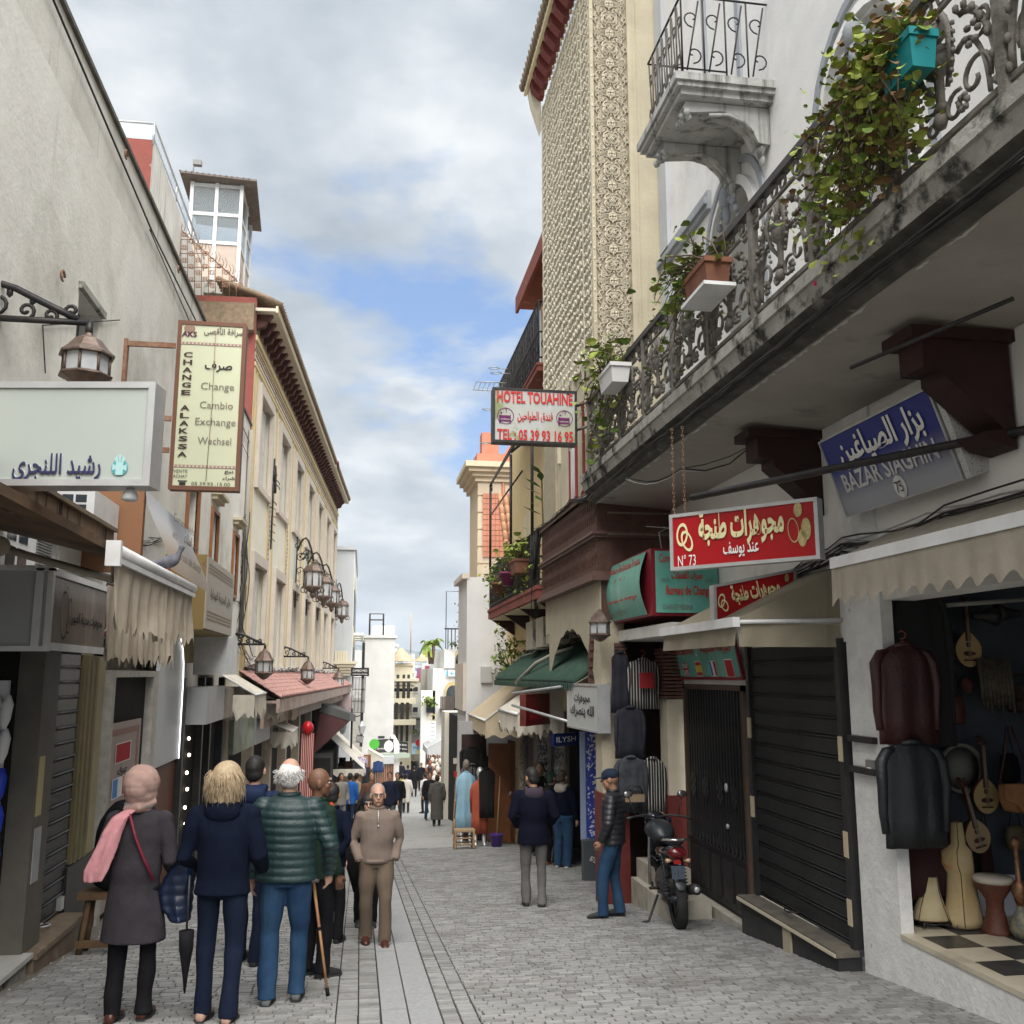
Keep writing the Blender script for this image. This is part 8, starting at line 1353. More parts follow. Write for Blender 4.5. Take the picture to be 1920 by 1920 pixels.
# ================================================================ PEOPLE
_mat = mat
def mat(name, *a, **k):
    k.setdefault('spec', .12 if (a[3] if len(a) > 3 else k.get('rough', .8)) > .65 else .35); return _mat(name, *a, **k)
def remeshed(name, g, m, vox, disp=None, sm=2):
    """grow one continuous skin over overlapping limbs, then add folds"""
    me = g.data(name, m); o = bpy.data.objects.new(name, me); COL.objects.link(o)
    r = o.modifiers.new('r', 'REMESH'); r.mode = 'VOXEL'; r.voxel_size = vox; r.use_smooth_shade = True
    if sm: s = o.modifiers.new('s', 'SMOOTH'); s.factor = .5; s.iterations = sm
    dg = bpy.context.evaluated_depsgraph_get(); m2 = bpy.data.meshes.new_from_object(o.evaluated_get(dg)); bpy.data.objects.remove(o); bpy.data.meshes.remove(me)
    if disp:
        n = len(m2.vertices); c = np.empty(n*3); m2.vertices.foreach_get('co', c); c = c.reshape(-1, 3); nr = np.empty(n*3); m2.vertex_normals.foreach_get('vector', nr); nr = nr.reshape(-1, 3)
        c += nr*disp(c)[:, None]; m2.vertices.foreach_set('co', c.ravel())
    m2.polygons.foreach_set('use_smooth', [True]*len(m2.polygons)); m2.materials.clear(); m2.materials.append(m); m2.update(); return m2
def folds(amp, fx=9, fz=14, seed=0):
    rr = np.random.RandomState(seed); A = rr.uniform(-1, 1, (6, 3))*[fx, fx, fz]; P = rr.uniform(0, 6, 6)
    return lambda c: amp*sum(np.sin(c@a+p+1.5*np.sin(c[:, 2]*fz*.7+p)) for a, p in zip(A, P))/3
def quilt(amp, pitch, seed=0): f = folds(.004, 9, 10, seed); return lambda c: amp*(np.abs(np.sin(np.pi*c[:, 2]/pitch+.25*np.sin(c[:, 0]*6)))**.5-.6)+f(c)
SK = [mat('skin_pale', (.50, .30, .22), (.44, .25, .18), 20, .5), mat('skin_tan', (.36, .20, .13), (.30, .16, .10), 20, .5), mat('skin_brown', (.16, .08, .05), (.13, .065, .04), 20, .5)]
dark_eye = mat('eye_dark', (.02, .015, .012), rough=.2); eyew = mat('eye_white', (.6, .58, .55), rough=.3); lipm = mat('lips', (.28, .10, .08), rough=.5)
def hand(g, w, d, n, curl=.5, s=1, k=1.0):
    """palm, four curled fingers of unequal length and a thumb; d = pointing direction, n = palm normal"""
    w = Vector(w); d = Vector(d).normalized(); n = Vector(n); n = (n-d*n.dot(d)).normalized(); x = d.cross(n)*s
    g.tube([w-d*.02, w+d*.02, w+d*.05, w+d*.085], [.022*k, .028*k, .034*k, .026*k], 8); g.tube([w+d*.03+x*.02, w+d*.085+x*.024], .014*k, 6); g.tube([w+d*.03-x*.02, w+d*.085-x*.026], .014*k, 6)
    for i, ln in enumerate((.07, .08, .075, .058)):
        p = w+d*.082+x*(.031-.021*i); q = [p]; dd = d.copy()
        for j in range(3): dd = (dd*math.cos(curl*.8)+n*math.sin(curl*.8)).normalized(); q.append(q[-1]+dd*ln/3)
        g.tube(q, [.0105*k, .010*k, .009*k, .007*k], 6)
    p = w+d*.02+x*.026; g.tube([p, p+d*.025+x*.028+n*.01, p+d*.055+x*.03+n*.025, p+d*.078+x*.02+n*.035], [.014*k, .012*k, .0105*k, .008*k], 6)
def torso(g, prof, dy=0, n=20):
    g.loft([[Vector((rx*math.cos(2*PI*j/n), ry*math.sin(2*PI*j/n)+yo+dy, z)) for j in range(n)] for z, rx, ry, yo in prof])
def person(label, u, vt, y, head=0, turn=0, H=None, st=(.0, .0), arms=None, top=None, bot=None, shoe=blackp, hair=None, skin=0, build=1, vox=.011, hm=None, glasses=False, face=True, tilt=0, lean=0, hands=(1, 1), group=None, x=None, hood=None, cat='person', neckc=None):
    """heading 0 faces down the street, 90 faces right, 180 faces the viewer; st = forward offset of left and right foot"""
    X0 = at(u, vt, y=y); gz0 = gz(y); H = H or X0.z-gz0; K = H/1.79; far = vox > .02
    t = thing('person', label, cat, (0, 0, 0), group); A = {'le': (-.26, -.02, 1.13), 'lw': (-.27, .06, .88), 're': (.26, -.02, 1.13), 'rw': (.27, .06, .88)}; A.update(arms or {})
    hd = Matrix.Rotation(-math.radians(turn), 3, 'Z') @ Matrix.Rotation(math.radians(tilt), 3, 'X'); N0 = Vector((0, .0+lean*.6, 1.50)); hc = N0+hd @ Vector((0, .015, .145)); HP = lambda a, b, c: hc+hd @ Vector((a, b, c)); HS = 1.1
    def hz_(q): q.v = [tuple(hc+(Vector(a)-hc)*HS) for a in q.v]
    hip = {-1: Vector((-.09, 0, .92)), 1: Vector((.09, 0, .92))}; ft = {-1: st[0], 1: st[1]}; LG = {}
    for s in (-1, 1): an = Vector((s*.10, ft[s], .09)); kn = (hip[s]+an)/2+Vector((s*.01, .03+abs(ft[s])*.12, .0)); LG[s] = (hip[s], kn, an)
    bw = build
    g = M(); torso(g, [(.88, .14*bw, .10, 0), (1.0, .145*bw, .10, 0), (1.15, .14*bw, .10, lean*.3), (1.3, .16*bw, .105, lean*.5), (1.42, .17*bw, .09, lean*.6), (1.47, .09, .07, lean*.6)])
    g.tube([(0, lean*.6-.01, 1.44), N0+Vector((0, 0, .03)), hc-hd @ Vector((0, .01, .06))], [.062, .054, .056], 10)
    nb = len(g.v); g.ell(hc+hd @ Vector((0, -.012, .02)), (.074, .092, .098), 14, 10, rot=hd); g.ell(HP(0, .022, -.045), (.056, .066, .066), 12, 8, rot=hd); g.ell(HP(0, .05, -.085), (.03, .032, .026), 8, 6, rot=hd)
    if not far:
        g.tube([HP(0, .08, .02), HP(0, .098, -.012), HP(0, .102, -.028)], [.010, .014, .016], 7); [g.ell(HP(s*.077, -.008, -.01), (.012, .022, .034), 8, 6, rot=hd) for s in (-1, 1)]; g.tube([HP(-.04, .078, .03), HP(0, .088, .028), HP(.04, .078, .03)], .010, 6); g.tube([HP(-.02, .082, -.057), HP(0, .088, -.057), HP(.02, .082, -.057)], .009, 6)
        [g.ell(HP(s*.035, .055, -.025), (.024, .026, .024), 8, 5, rot=hd) for s in (-1, 1)]
    g.v[nb:] = [tuple(hc+(Vector(q)-hc)*HS) for q in g.v[nb:]]
    for s, e, w, hs in ((-1, A['le'], A['lw'], hands[0]), (1, A['re'], A['rw'], hands[1])):
        sh_ = Vector((s*.175*min(bw, 1.1), lean*.6, 1.42)); e = Vector(e); w = Vector(w); g.tube([sh_, sh_.lerp(e, .5), e, e.lerp(w, .5), w], [.052, .046, .038, .034, .026], 9)
        if hs:
            if far: g.tube([w, w+(w-e).normalized()*.12], .03, 5)
            else: hand(g, w, (w-e).normalized()*.7+Vector((0, 0, -.3)), (-s*.8, .3, 0), .45, s)
    for s in (-1, 1):
        a, b, c = LG[s]; g.tube([a, a.lerp(b, .5), b, b.lerp(c, .4), c, c-Vector((0, 0, .05))], [.085, .07, .052, .05, .036, .034], 10); g.tube([c-Vector((0, .04, .05)), c+Vector((0, .12, -.06))], .03, 6)
    fin = Matrix.Translation((X0.x if x is None else x, y, gz0)) @ Matrix.Rotation(-math.radians(head), 4, 'Z') @ Matrix.Scale(K, 4)
    def put(name, me, parent=t, **k): me.transform(fin); return link(name, me, parent, **k)
    body = put('body', remeshed('body', g, SK[skin], vox if far else .008, None, 1))
    if bot:
        bm, wid = bot[0], bot[1]; g = M(); torso(g, [(.84, .13*bw, .11, 0), (.9, .158*bw, .118, 0), (1.0, .155*bw, .115, 0), (1.05, .15*bw, .11, 0)])
        for s in (-1, 1): a, b, c = LG[s]; g.tube([a+Vector((0, 0, .02)), a.lerp(b, .5), b, b.lerp(c, .5), c+Vector((0, -.01, -.0)), c+Vector((0, -.012, -.045))], [.095*wid, .085*wid, .068*wid, .064*wid, .062*wid, .066*wid], 12)
        put('trousers', remeshed('trousers', g, bm, vox, folds(.008 if not far else .0, 16, 13, int(u))))
    for s in (-1, 1):
        c = LG[s][2]; g = M(); g.loft([[c+Vector((rx*math.cos(2*PI*j/10), yy, -.09+.002+h*(.5+.5*math.sin(2*PI*j/10)))) for j in range(10)] for yy, rx, h in ((-.075, .02, .05), (-.06, .036, .085), (0, .038, .11), (.06, .042, .085), (.12, .046, .06), (.165, .038, .045), (.185, .015, .03))]); me = g.data('shoe', shoe); put('shoe', me)
        if not far: g = M(); g.loft([[c+Vector((rx*1.06*math.cos(2*PI*j/10), yy, z_)) for j, z_ in [(j, -.09+.018*(math.sin(2*PI*j/10) > 0)) for j in range(10)]] for yy, rx in ((-.08, .022), (-.06, .038), (0, .040), (.06, .045), (.12, .048), (.17, .038), (.19, .015))], smooth=False); put('sole', g.data('sole', blackp), t.children[-1])
    if top:
        tm_, hem, wide, flare, slv, dsp = top; g = M(); L_ = lean; pr = [(hem, .17*bw*wide*flare, .125*wide*flare, 0)]
        if hem < .8: pr += [(hem+(.95-hem)*.5, .17*bw*wide*(1+(flare-1)*.55), .125*wide*(1+(flare-1)*.5), 0)]
        pr += [(max(hem+.05, .97), .165*bw*wide, .125*wide, 0), (1.12, .160*bw*wide, .13*wide, L_*.3), (1.28, .178*bw*wide, .13*wide, L_*.5), (1.39, .185*wide, .115*wide, L_*.6), (1.455, .15*wide, .09*wide, L_*.6), (1.50, .075, .07, L_*.6)]; torso(g, pr)
        for s, e, w in ((-1, A['le'], A['lw']), (1, A['re'], A['rw'])):
            sh_ = Vector((s*.165*min(wide*bw, 1.15), L_*.6, 1.41)); e = Vector(e); w = Vector(w); g.ell(sh_, (.072*slv, .07*slv, .062*slv), 12, 8); g.tube([sh_-Vector((s*.05, 0, -.0)), sh_, sh_.lerp(e, .5), e, e.lerp(w, .5), w-(w-e).normalized()*.01], [.05, .068*slv, .064*slv, .058*slv, .052*slv, .045*slv], 12)
        put('jacket' if hem > .7 else 'coat', remeshed('top', g, tm_, vox, dsp or (None if far else folds(.009, 9, 13, int(u)+1)), 2))
        if not far: g = M(); g.tube([(.07*math.cos(a), .065*math.sin(a)+L_*.6, 1.505) for a in [2*PI*i/14 for i in range(15)]], .022, 7); put('collar', g.data('collar', neckc or tm_))
    if hood: g = M(); g.ell((0, -.085+lean*.6, 1.44), (.135, .07, .09), 12, 8); g.tube([(-.09, .03, 1.5), (-.10, -.05, 1.49), (0, -.11, 1.47), (.10, -.05, 1.49), (.09, .03, 1.5)], .035, 8); put('hood', remeshed('hood', g, hood, max(vox, .012), None, 3))
    if hair:
        hmat, kind = hair; g = M(); R0 = hd; HF = HS*(1.06 if kind in ('long', 'hijab') else 1.0)
        if kind == 'short': g.ell(HP(0, -.022, .028), (.080, .092, .098), 16, 10, rot=R0); g.ell(HP(0, -.05, -.02), (.074, .058, .07), 12, 8, rot=R0)
        elif kind == 'crop': g.ell(HP(0, -.032, .032), (.081, .088, .092), 16, 10, rot=R0)
        elif kind == 'fringe': g.ell(HP(0, -.034, .008), (.087, .088, .085), 16, 10, rot=R0); g.ell(HP(0, -.05, -.03), (.076, .06, .055), 12, 8, rot=R0)
        elif kind == 'long': g.ell(HP(0, -.02, .03), (.092, .104, .10), 16, 10, rot=R0); g.loft([[HP(rx*math.cos(2*PI*j/16), -.03+ry*math.sin(2*PI*j/16)-.01, z) for j in range(16)] for z, rx, ry in ((.04, .093, .10), (-.04, .098, .095), (-.11, .108, .085), (-.135, .10, .075))])
        elif kind == 'hijab': g.ell(HP(0, -.02, .025), (.112, .13, .115), 16, 10, rot=R0); g.ell(HP(0, -.08, -.01), (.08, .07, .07), 12, 8, rot=R0); g.loft([[HP(rx*math.cos(2*PI*j/16), ry*math.sin(2*PI*j/16)-.015, z) for j in range(16)] for z, rx, ry in ((.02, .10, .12), (-.06, .098, .115), (-.11, .075, .085), (-.15, .085, .085))]); g.tube([HP(-.08, .03, -.1), HP(-.05, -.08, -.13), HP(.03, -.1, -.12), HP(.085, .0, -.09)], .03, 7)
        elif kind == 'cap': g.ell(HP(0, -.01, .045), (.086, .104, .075), 16, 8, rot=R0); g.loft([[HP(rx, yy, .04+zz-.25*rx*rx*8), HP(-rx, yy, .04+zz-.25*rx*rx*8), HP(-rx, yy, .03+zz-.25*rx*rx*8), HP(rx, yy, .03+zz-.25*rx*rx*8)] for yy, rx, zz in ((.05, .075, .005), (.12, .068, .0), (.17, .03, -.01))])
        g.v = [tuple(hc+(Vector(q)-hc)*HF) for q in g.v]
        dsp = {'long': lambda c: .007*np.sin(np.arctan2(c[:, 1]-hc.y, c[:, 0]-hc.x)*19+c[:, 2]*30)*np.clip((1.70-c[:, 2])*8, .2, 1.2), 'hijab': lambda c: folds(.005, 13, 8, 5)(c)+.0045*np.abs(np.sin(26*(c[:, 2]+.9*c[:, 1]+.5*c[:, 0]))), 'fringe': folds(.006, 50, 50, 3), 'short': folds(.002, 60, 60, 2)}.get(kind)
        put('headscarf' if kind == 'hijab' else 'cap' if kind == 'cap' else 'hair', remeshed('hair', g, hmat, max(vox*.8, .007), dsp, 2))
        if kind in ('long', 'fringe'):   # loose strands
            g = M(); rd = random.Random(2)
            for i in range(240 if kind == 'long' else 130):
                a = rd.uniform(PI*.95, PI*2.05); z = rd.uniform(-.02, .09) if kind == 'long' else rd.uniform(-.03, .05); r_ = .112 if kind == 'long' else .094; P = [HP(r_*math.cos(a), -.03+r_*1.05*math.sin(a), z)]; ln = rd.uniform(.08, .16) if kind == 'long' else .03
                for j in range(3): P.append(P[-1]+Vector((math.cos(a)*(.012 if kind == 'long' else .006)*(2-j)+rd.uniform(-.008, .008), math.sin(a)*.012*(2-j), -ln/3 if kind == 'long' else rd.uniform(-.015, .0))))
                g.tube(P, [.003, .003, .0025, .001], 3)
            put('strands', g.data('strands', hmat), t, kind='stuff')
    if face and not far:
        for s in (-1, 1): g = M(); g.ell(HP(s*.031, .074, .004), (.013, .008, .007), 8, 6, rot=hd); hz_(g); put('eye', g.data('eye', eyew)); g = M(); g.ell(HP(s*.031, .081, .004), (.006, .004, .006), 6, 5, rot=hd); hz_(g); put('pupil', g.data('pupil', dark_eye), t.children[-1]); g = M(); g.tube([HP(s*.015, .09, .028), HP(s*.032, .09, .034), HP(s*.05, .078, .028)], .005, 4); hz_(g); put('eyebrow', g.data('eyebrow', MC.get('grey_hair', dark_eye)))
        g = M(); g.tube([HP(-.024, .082, -.058), HP(-.01, .091, -.055), HP(.01, .091, -.055), HP(.024, .082, -.058)], [.003, .006, .006, .003], 6); hz_(g); put('lips', g.data('lips', lipm))
    if glasses:
        g = M()
        for s in (-1, 1): g.tube([HP(s*.033+.024*math.cos(a), .096, .003+.018*math.sin(a)) for a in [2*PI*i/12 for i in range(13)]], .0025, 4); g.tube([HP(s*.056, .094, .006), HP(s*.076, .0, .006)], .0022, 4)
        g.tube([HP(-.009, .098, .006), HP(.009, .098, .006)], .0025, 4); hz_(g); put('glasses', g.data('glasses', blackp))
    return t, fin, put
navy = mat('navy_wool', (.004, .007, .02), (.003, .005, .014), 9, .9, .3, 80); nblack = mat('black_cloth', (.006, .006, .008), (.01, .01, .012), 8, .85, .2, 60); greycoat = mat('mauve_grey_wool', (.038, .034, .04), (.028, .025, .03), 12, .95, .4, 90)
greenq = mat('bottle_green_nylon', (.011, .032, .034), (.008, .025, .027), 6, .45, .3, 60, spec=.5); jeans = mat('blue_denim', (.015, .04, .09), (.03, .07, .13), 4, .85, .3, 120); djeans = mat('dark_denim', (.005, .009, .022), (.009, .014, .032), 6, .85, .3, 120)
beige = mat('taupe_knit', (.20, .155, .13), (.175, .135, .115), 12, .95, .4, 120); khaki = mat('khaki_cotton', (.13, .10, .075), (.115, .088, .065), 8, .9, .3, 80); brownl = mat('brown_leather_shoe', (.07, .022, .015), (.05, .016, .012), 8, .3)
blond = mat('blond_hair', (.42, .33, .22), (.30, .22, .13), 60, .6); whiteh = mat('white_hair', (.62, .61, .60), (.45, .44, .43), 60, .7); greyh = mat('grey_hair', (.33, .32, .31), (.25, .24, .23), 60, .7); blackh = mat('black_hair', (.012, .011, .011), (.02, .018, .017), 60, .6); pinks = mat('dusty_pink_scarf', (.50, .24, .26), (.42, .19, .21), 12, .9); nude = mat('rose_beige_scarf', (.36, .245, .21), (.25, .16, .14), 7, .9); gjeans = mat('grey_denim_cloth', (.13, .125, .12), (.09, .088, .085), 8, .9)
# hijab woman
t, fin, put = person('woman in long dark grey coat with rose headscarf and pink shawl, walking away', 268, 1438, 7.1, 6, 8, st=(-.02, .06), top=(greycoat, .56, 1.06, 1.32, 1.05, None), bot=(nblack, .95), shoe=brownl, hair=(nude, 'hijab'), face=False, hands=(0, 0), arms={'lw': (-.18, .25, 1.05), 'rw': (.20, .22, 1.0)}, build=1.0)
def drape(pts, ws, th=.018, wav=.012):
    """a hanging strip of cloth through points with half widths, given thickness"""
    g = M(); rings = []
    for i, (p, w) in enumerate(zip(pts, ws)):
        p = Vector(p); n = 14; rings.append([p+Vector((w*math.cos(2*PI*j/n)+0, th*math.sin(2*PI*j/n)+wav*math.sin(3*math.cos(2*PI*j/n)*2+i), 0)) for j in range(n)])
    g.loft(rings); return g
g = drape([(-.02, -.10, 1.50), (-.09, -.15, 1.44), (-.14, -.175, 1.34), (-.18, -.19, 1.2), (-.22, -.195, 1.08), (-.24, -.19, 1.0)], [.05, .06, .075, .085, .09, .07], .03); put('shawl', remeshed('shawl', g, pinks, .01, folds(.006, 30, 6, 2))); g = M(); g.tube([(-.08*math.cos(a)*1.1, .09*math.sin(a), 1.52) for a in [2*PI*i/14 for i in range(15)]], .03, 7); put('neck_scarf', g.data('neck_scarf', mat('grey_patterned_scarf', (.4, .38, .38), (.1, .1, .12), 40)))
g = M(); g.tube([(-.03, -.14, 1.47), (.03, -.155, 1.3), (.10, -.155, 1.15), (.17, -.13, 1.0)], .012, 5); put('bag_strap', g.data('bag_strap', mat('wine_strap', (.12, .01, .025), rough=.5)))
# blonde woman
t, fin, put = person('blonde woman in navy hoodie and dark jeans with a puffer jacket over her arm', 428, 1427, 6.97, 8, 14, st=(.02, -.05), top=(navy, .86, 1.12, 1.05, 1.05, None), bot=(djeans, .98), shoe=mat('beige_shoe', (.35, .22, .17), rough=.6), hair=(blond, 'long'), face=False, hood=navy, hands=(1, 0), arms={'le': (-.28, -.04, 1.12), 'lw': (-.24, .16, 1.0), 'rw': (.24, .2, 1.0)}, build=1.02)
g = drape([(-.30, .06, 1.07), (-.33, .08, .98), (-.36, .08, .86), (-.34, .06, .76), (-.30, .05, .66)], [.06, .11, .13, .12, .07], .08); put('carried_jacket', remeshed('carried_jacket', g, mat('navy_nylon', (.006, .012, .035), (.005, .01, .025), 6, .4), .012, quilt(.009, .07)))
t = thing('umbrella', 'folded black umbrella hanging point down between the two women', 'umbrella', tuple(at(348, 1740, y=6.9))); a, b = at(350, 1745, y=6.95), at(346, 1862, y=6.95); g = M(); g.tube([a, a.lerp(b, .3), a.lerp(b, .72), b], [.05, .045, .018, .006], 8); O('canopy', g, nblack, t); g = M(); g.tube([a, a+Vector((0, 0, .35))], .008, 5); O('shaft', g, iron, t)
# green puffer man with cane
t, fin, put = person('white haired man in bottle green quilted jacket and jeans with a walking cane', 545, 1418, 7.4, 4, 0, st=(-.03, .09), top=(greenq, .88, 1.2, 1.02, 1.15, quilt(.012, .058, 3)), bot=(jeans, 1.12), shoe=mat('grey_trainer', (.12, .13, .13), rough=.7), hair=(whiteh, 'fringe'), face=False, skin=0, build=1.12, arms={'re': (.33, -.03, 1.14), 'rw': (.31, .12, .90)})
t = thing('walking_cane', 'light bamboo walking cane with grey handle and black rubber tip', 'cane', tuple(at(615, 1870, y=7.45))); a, b = at(588, 1655, y=7.5), at(615, 1868, y=7.3); g = M(); g.tube([a, a.lerp(b, .5), b], [.012, .011, .009], 6); O('shaft', g, mat('bamboo', (.32, .18, .08), (.16, .06, .03), 7, .5), t); g = M(); g.tube([a.lerp(b, .93), b], .014, 6); g.tube([a.lerp(b, .4), a.lerp(b, .43)], .014, 6); O('rubber_tip', g, nblack, t); g = M(); g.tube([a-Vector((.04, .05, 0)), a+Vector((0, 0, .02)), a+Vector((.03, .06, 0))], .014, 6); O('handle', g, MC['grey_lamp'], t)
# others of the left cluster
person('man in navy hooded jacket with black hair seen between the blonde and white haired walkers', 480, 1414, 9.0, 10, 0, st=(.1, -.1), top=(mat('navy_parka', (.012, .022, .06), (.01, .016, .045), 6, .7), .84, 1.15, 1.0, 1.1, None), bot=(djeans, 1), hair=(blackh, 'short'), face=False, hood=MC['navy_parka'], build=1.05)
orange = mat('orange_lining', (.45, .07, .02), rough=.8)
t, fin, put = person('bald man in dark green jacket turned right beside the green puffer man', 598, 1437, 8.3, 55, 30, st=(0, .05), top=(mat('forest_green_jacket', (.012, .028, .02), (.01, .02, .015), 6, .8), .84, 1.15, 1.0, 1.1, None), bot=(nblack, 1.05), skin=2, build=1.05); g = M(); g.tube([(-.02, .15, 1.46), (0, .165, 1.3), (-.01, .165, 1.15)], [.02, .028, .015], 6); put('orange_lining', g.data('orange_lining', orange))
person('man in a dark navy jacket with his hands behind him near the bald man', 624, 1466, 9.9, 20, -10, st=(.0, .05), top=(navy, .84, 1.04, 1.0, 1.0, None), bot=(nblack, .95), hair=(blackh, 'short'), face=False, skin=1, arms={'lw': (-.08, -.18, .95), 'rw': (.08, -.18, .95), 'le': (-.25, -.1, 1.15), 're': (.25, -.1, 1.15)})
# beige man
t, fin, put = person('grey haired man in glasses, taupe sweater and khaki trousers walking towards the viewer', 709, 1467, 9.74, 176, 0, st=(.12, -.10), top=(beige, .92, 1.10, 1.0, 1.0, None), bot=(khaki, 1.2), shoe=brownl, hair=(greyh, 'crop'), glasses=True, skin=0, build=1.1, hands=(0, 0), arms={'le': (-.275, -.05, 1.14), 'lw': (-.2, .06, .92), 're': (.275, -.05, 1.14), 'rw': (.2, .06, .92)})
g = M(); g.tube([(0, .128, 1.49), (0, .155, 1.4), (0, .162, 1.33)], .006, 5); g.ell((0, .165, 1.32), (.01, .01, .015), 6, 4); put('zip', g.data('zip', alu)); g = M(); g.loft([[Vector((.193*1.0*math.cos(2*PI*j/20), .14*math.sin(2*PI*j/20), z)) for j in range(20)] for z in (.90, .945)]); put('hem', g.data('hem', beige))
t, fin, put = person('dark haired woman in glasses and black jacket half hidden behind the man in taupe', 691, 1487, 10.9, 178, 0, top=(nblack, .8, 1.05, 1.0, 1.0, None), bot=(nblack, 1), hair=(blackh, 'long'), glasses=True, skin=0, st=(.08, -.05)); t = thing('hand_bag', 'pointed black bag held beside the man in taupe', 'bag', tuple(at(664, 1630, y=10.6))); a, b = at(667, 1592, y=10.6), at(664, 1673, y=10.6); g = M(); g.lathe([(.01, 0), (.085, (a.z-b.z)*.55), (.075, (a.z-b.z)*.9), (.03, a.z-b.z)], b, 10, sy=.35); O('body', g, nblack, t)
# right side: dark man, couple, cap man
person('man in long navy hooded coat and grey trousers standing with his back turned', 1000, 1437, 11.94, 4, -25, st=(.02, -.08), top=(mat('ink_navy_coat', (.004, .005, .015), (.003, .004, .011), 6, .85), .80, 1.2, 1.08, 1.12, None), bot=(gjeans, 1.0), hair=(blackh, 'short'), face=False, hood=mat('plum_hood', (.045, .035, .05), rough=.9), hands=(0, 0), arms={'lw': (-.2, .14, 1.0), 'rw': (.2, .14, 1.0), 'le': (-.285, -.04, 1.15), 're': (.285, -.04, 1.15)}, skin=1, tilt=-12)
person('woman in navy jacket and wide blue jeans looking into the jeweller window', 1054, 1442, 16.6, 40, 0, top=(navy, .98, 1.15, 1.0, 1.15, None), bot=(jeans, 1.35), shoe=inkw, hair=(mat('brown_hair', (.06, .04, .03), rough=.6), 'short'), face=False, hood=mat('cream_hood', (.4, .36, .3)), vox=.015)
person('person in a dark green beanie beside the woman in wide blue jeans', 1034, 1445, 17.1, 60, 0, top=(mat('olive_black', (.03, .03, .02)), .8, 1.1, 1.0, 1.1, None), bot=(nblack, 1), shoe=terra, hair=(mat('green_beanie', (.04, .07, .055), rough=.9), 'short'), skin=1, vox=.02)
person('shopkeeper with dark hair in the doorway behind the green beanie', 1024, 1427, 19.2, 190, 0, x=3.55, top=(nblack, .8, 1.1, 1.0, 1.1, None), bot=(nblack, 1), hair=(blackh, 'short'), skin=1, vox=.021)
t, fin, put = person('man in navy cap, black quilted jacket and jeans standing sideways by the motorbike', 1148, 1438, 10.76, -68, 0, st=(.14, -.04), top=(mat('black_nylon', (.014, .015, .02), (.02, .02, .026), 6, .45, .2, 40, spec=.5), .88, 1.16, 1.02, 1.12, quilt(.010, .062, 5)), bot=(jeans, 1.12), hair=(mat('navy_cap', (.014, .02, .04), (.02, .03, .05), 9, .8), 'cap'), skin=1, build=1.1, tilt=-8, arms={'le': (-.30, .02, 1.14), 'lw': (-.24, .13, .93)})
# djellaba and far passers-by
person('person in a long grey hooded djellaba walking down the street', 820, 1452, 31.9, 0, 0, st=(-.05, .1), top=(mat('grey_djellaba', (.10, .095, .088), (.085, .08, .075), 4, .95, stripe=((.07, .065, .06), (6, 6, 0), .6, 2.0)), .22, 1.3, 1.05, 1.3, None), hood=MC['grey_djellaba'], bot=(nblack, .9), hair=(blackh, 'short'), face=False, vox=.02)
far = [('white hoodie and black striped trousers, facing left', 797, 1437, 43, -60, (.5, .5, .5), (.01, .01, .01)), ('black top and blue jeans next to the grey djellaba', 806, 1447, 36, 170, (.012, .012, .015), (.03, .06, .12)), ('short black dress walking in the middle of the far street', 777, 1432, 56, 0, (.01, .01, .012), (.02, .02, .02)), ('dark coat among the group at the far bend', 765, 1430, 58, 0, (.01, .012, .03), (.01, .01, .02)),
       ('dark jacket and grey trousers just right of the taupe sweater', 731, 1457, 30, 180, (.012, .015, .03), (.08, .08, .09)), ('black coat beside the white pillar', 745, 1458, 33, 175, (.01, .01, .012), (.03, .03, .035)), ('long pale coat walking on the left half of the far street', 762, 1450, 44, 0, (.45, .42, .38), (.03, .03, .03)), ('yellow green vest next to the long pale coat', 755, 1452, 45, 10, (.25, .3, .05), (.02, .02, .02)), ('patterned grey shawl by the clothes stalls', 640, 1452, 31, 150, (.2, .19, .17), (.15, .15, .16)), ('blue shirt by the clothes stalls', 657, 1457, 32, 20, (.02, .1, .35), (.02, .03, .06)), ('beige jacket bending by the wooden shutters', 669, 1468, 33, 60, (.25, .2, .13), (.04, .04, .04)), ('brown hood behind the taupe sweater man', 697, 1460, 24, 170, (.1, .05, .035), (.05, .03, .03)),
       ('dark clothes far off under the white stall awning', 752, 1428, 66, 0, (.02, .02, .03), (.02, .02, .02)), ('dark jacket far off left of the wooden stall', 790, 1432, 62, 180, (.015, .015, .02), (.02, .02, .03)), ('red brown coat far off by the stacked goods', 812, 1436, 60, 90, (.1, .03, .03), (.02, .02, .02)), ('black jacket farthest down the street', 783, 1425, 82, 0, (.02, .02, .02), (.03, .03, .04))]
for i, (lab, u, v, y, hd_, c1_, c2_) in enumerate(far): person('distant pedestrian in '+lab, u, v, y, hd_, 0, H=1.72, st=(.16, -.14) if i % 2 else (.04, -.1), top=(mat('passer_top%d' % i, c1_, rough=.9), .75 if i not in (2, 6) else .45, 1.1, 1.1, 1.1, None), bot=(mat('passer_leg%d' % i, c2_, rough=.9), 1), hair=(blackh, 'short'), skin=1, vox=.032, face=False, group='distant pedestrians')
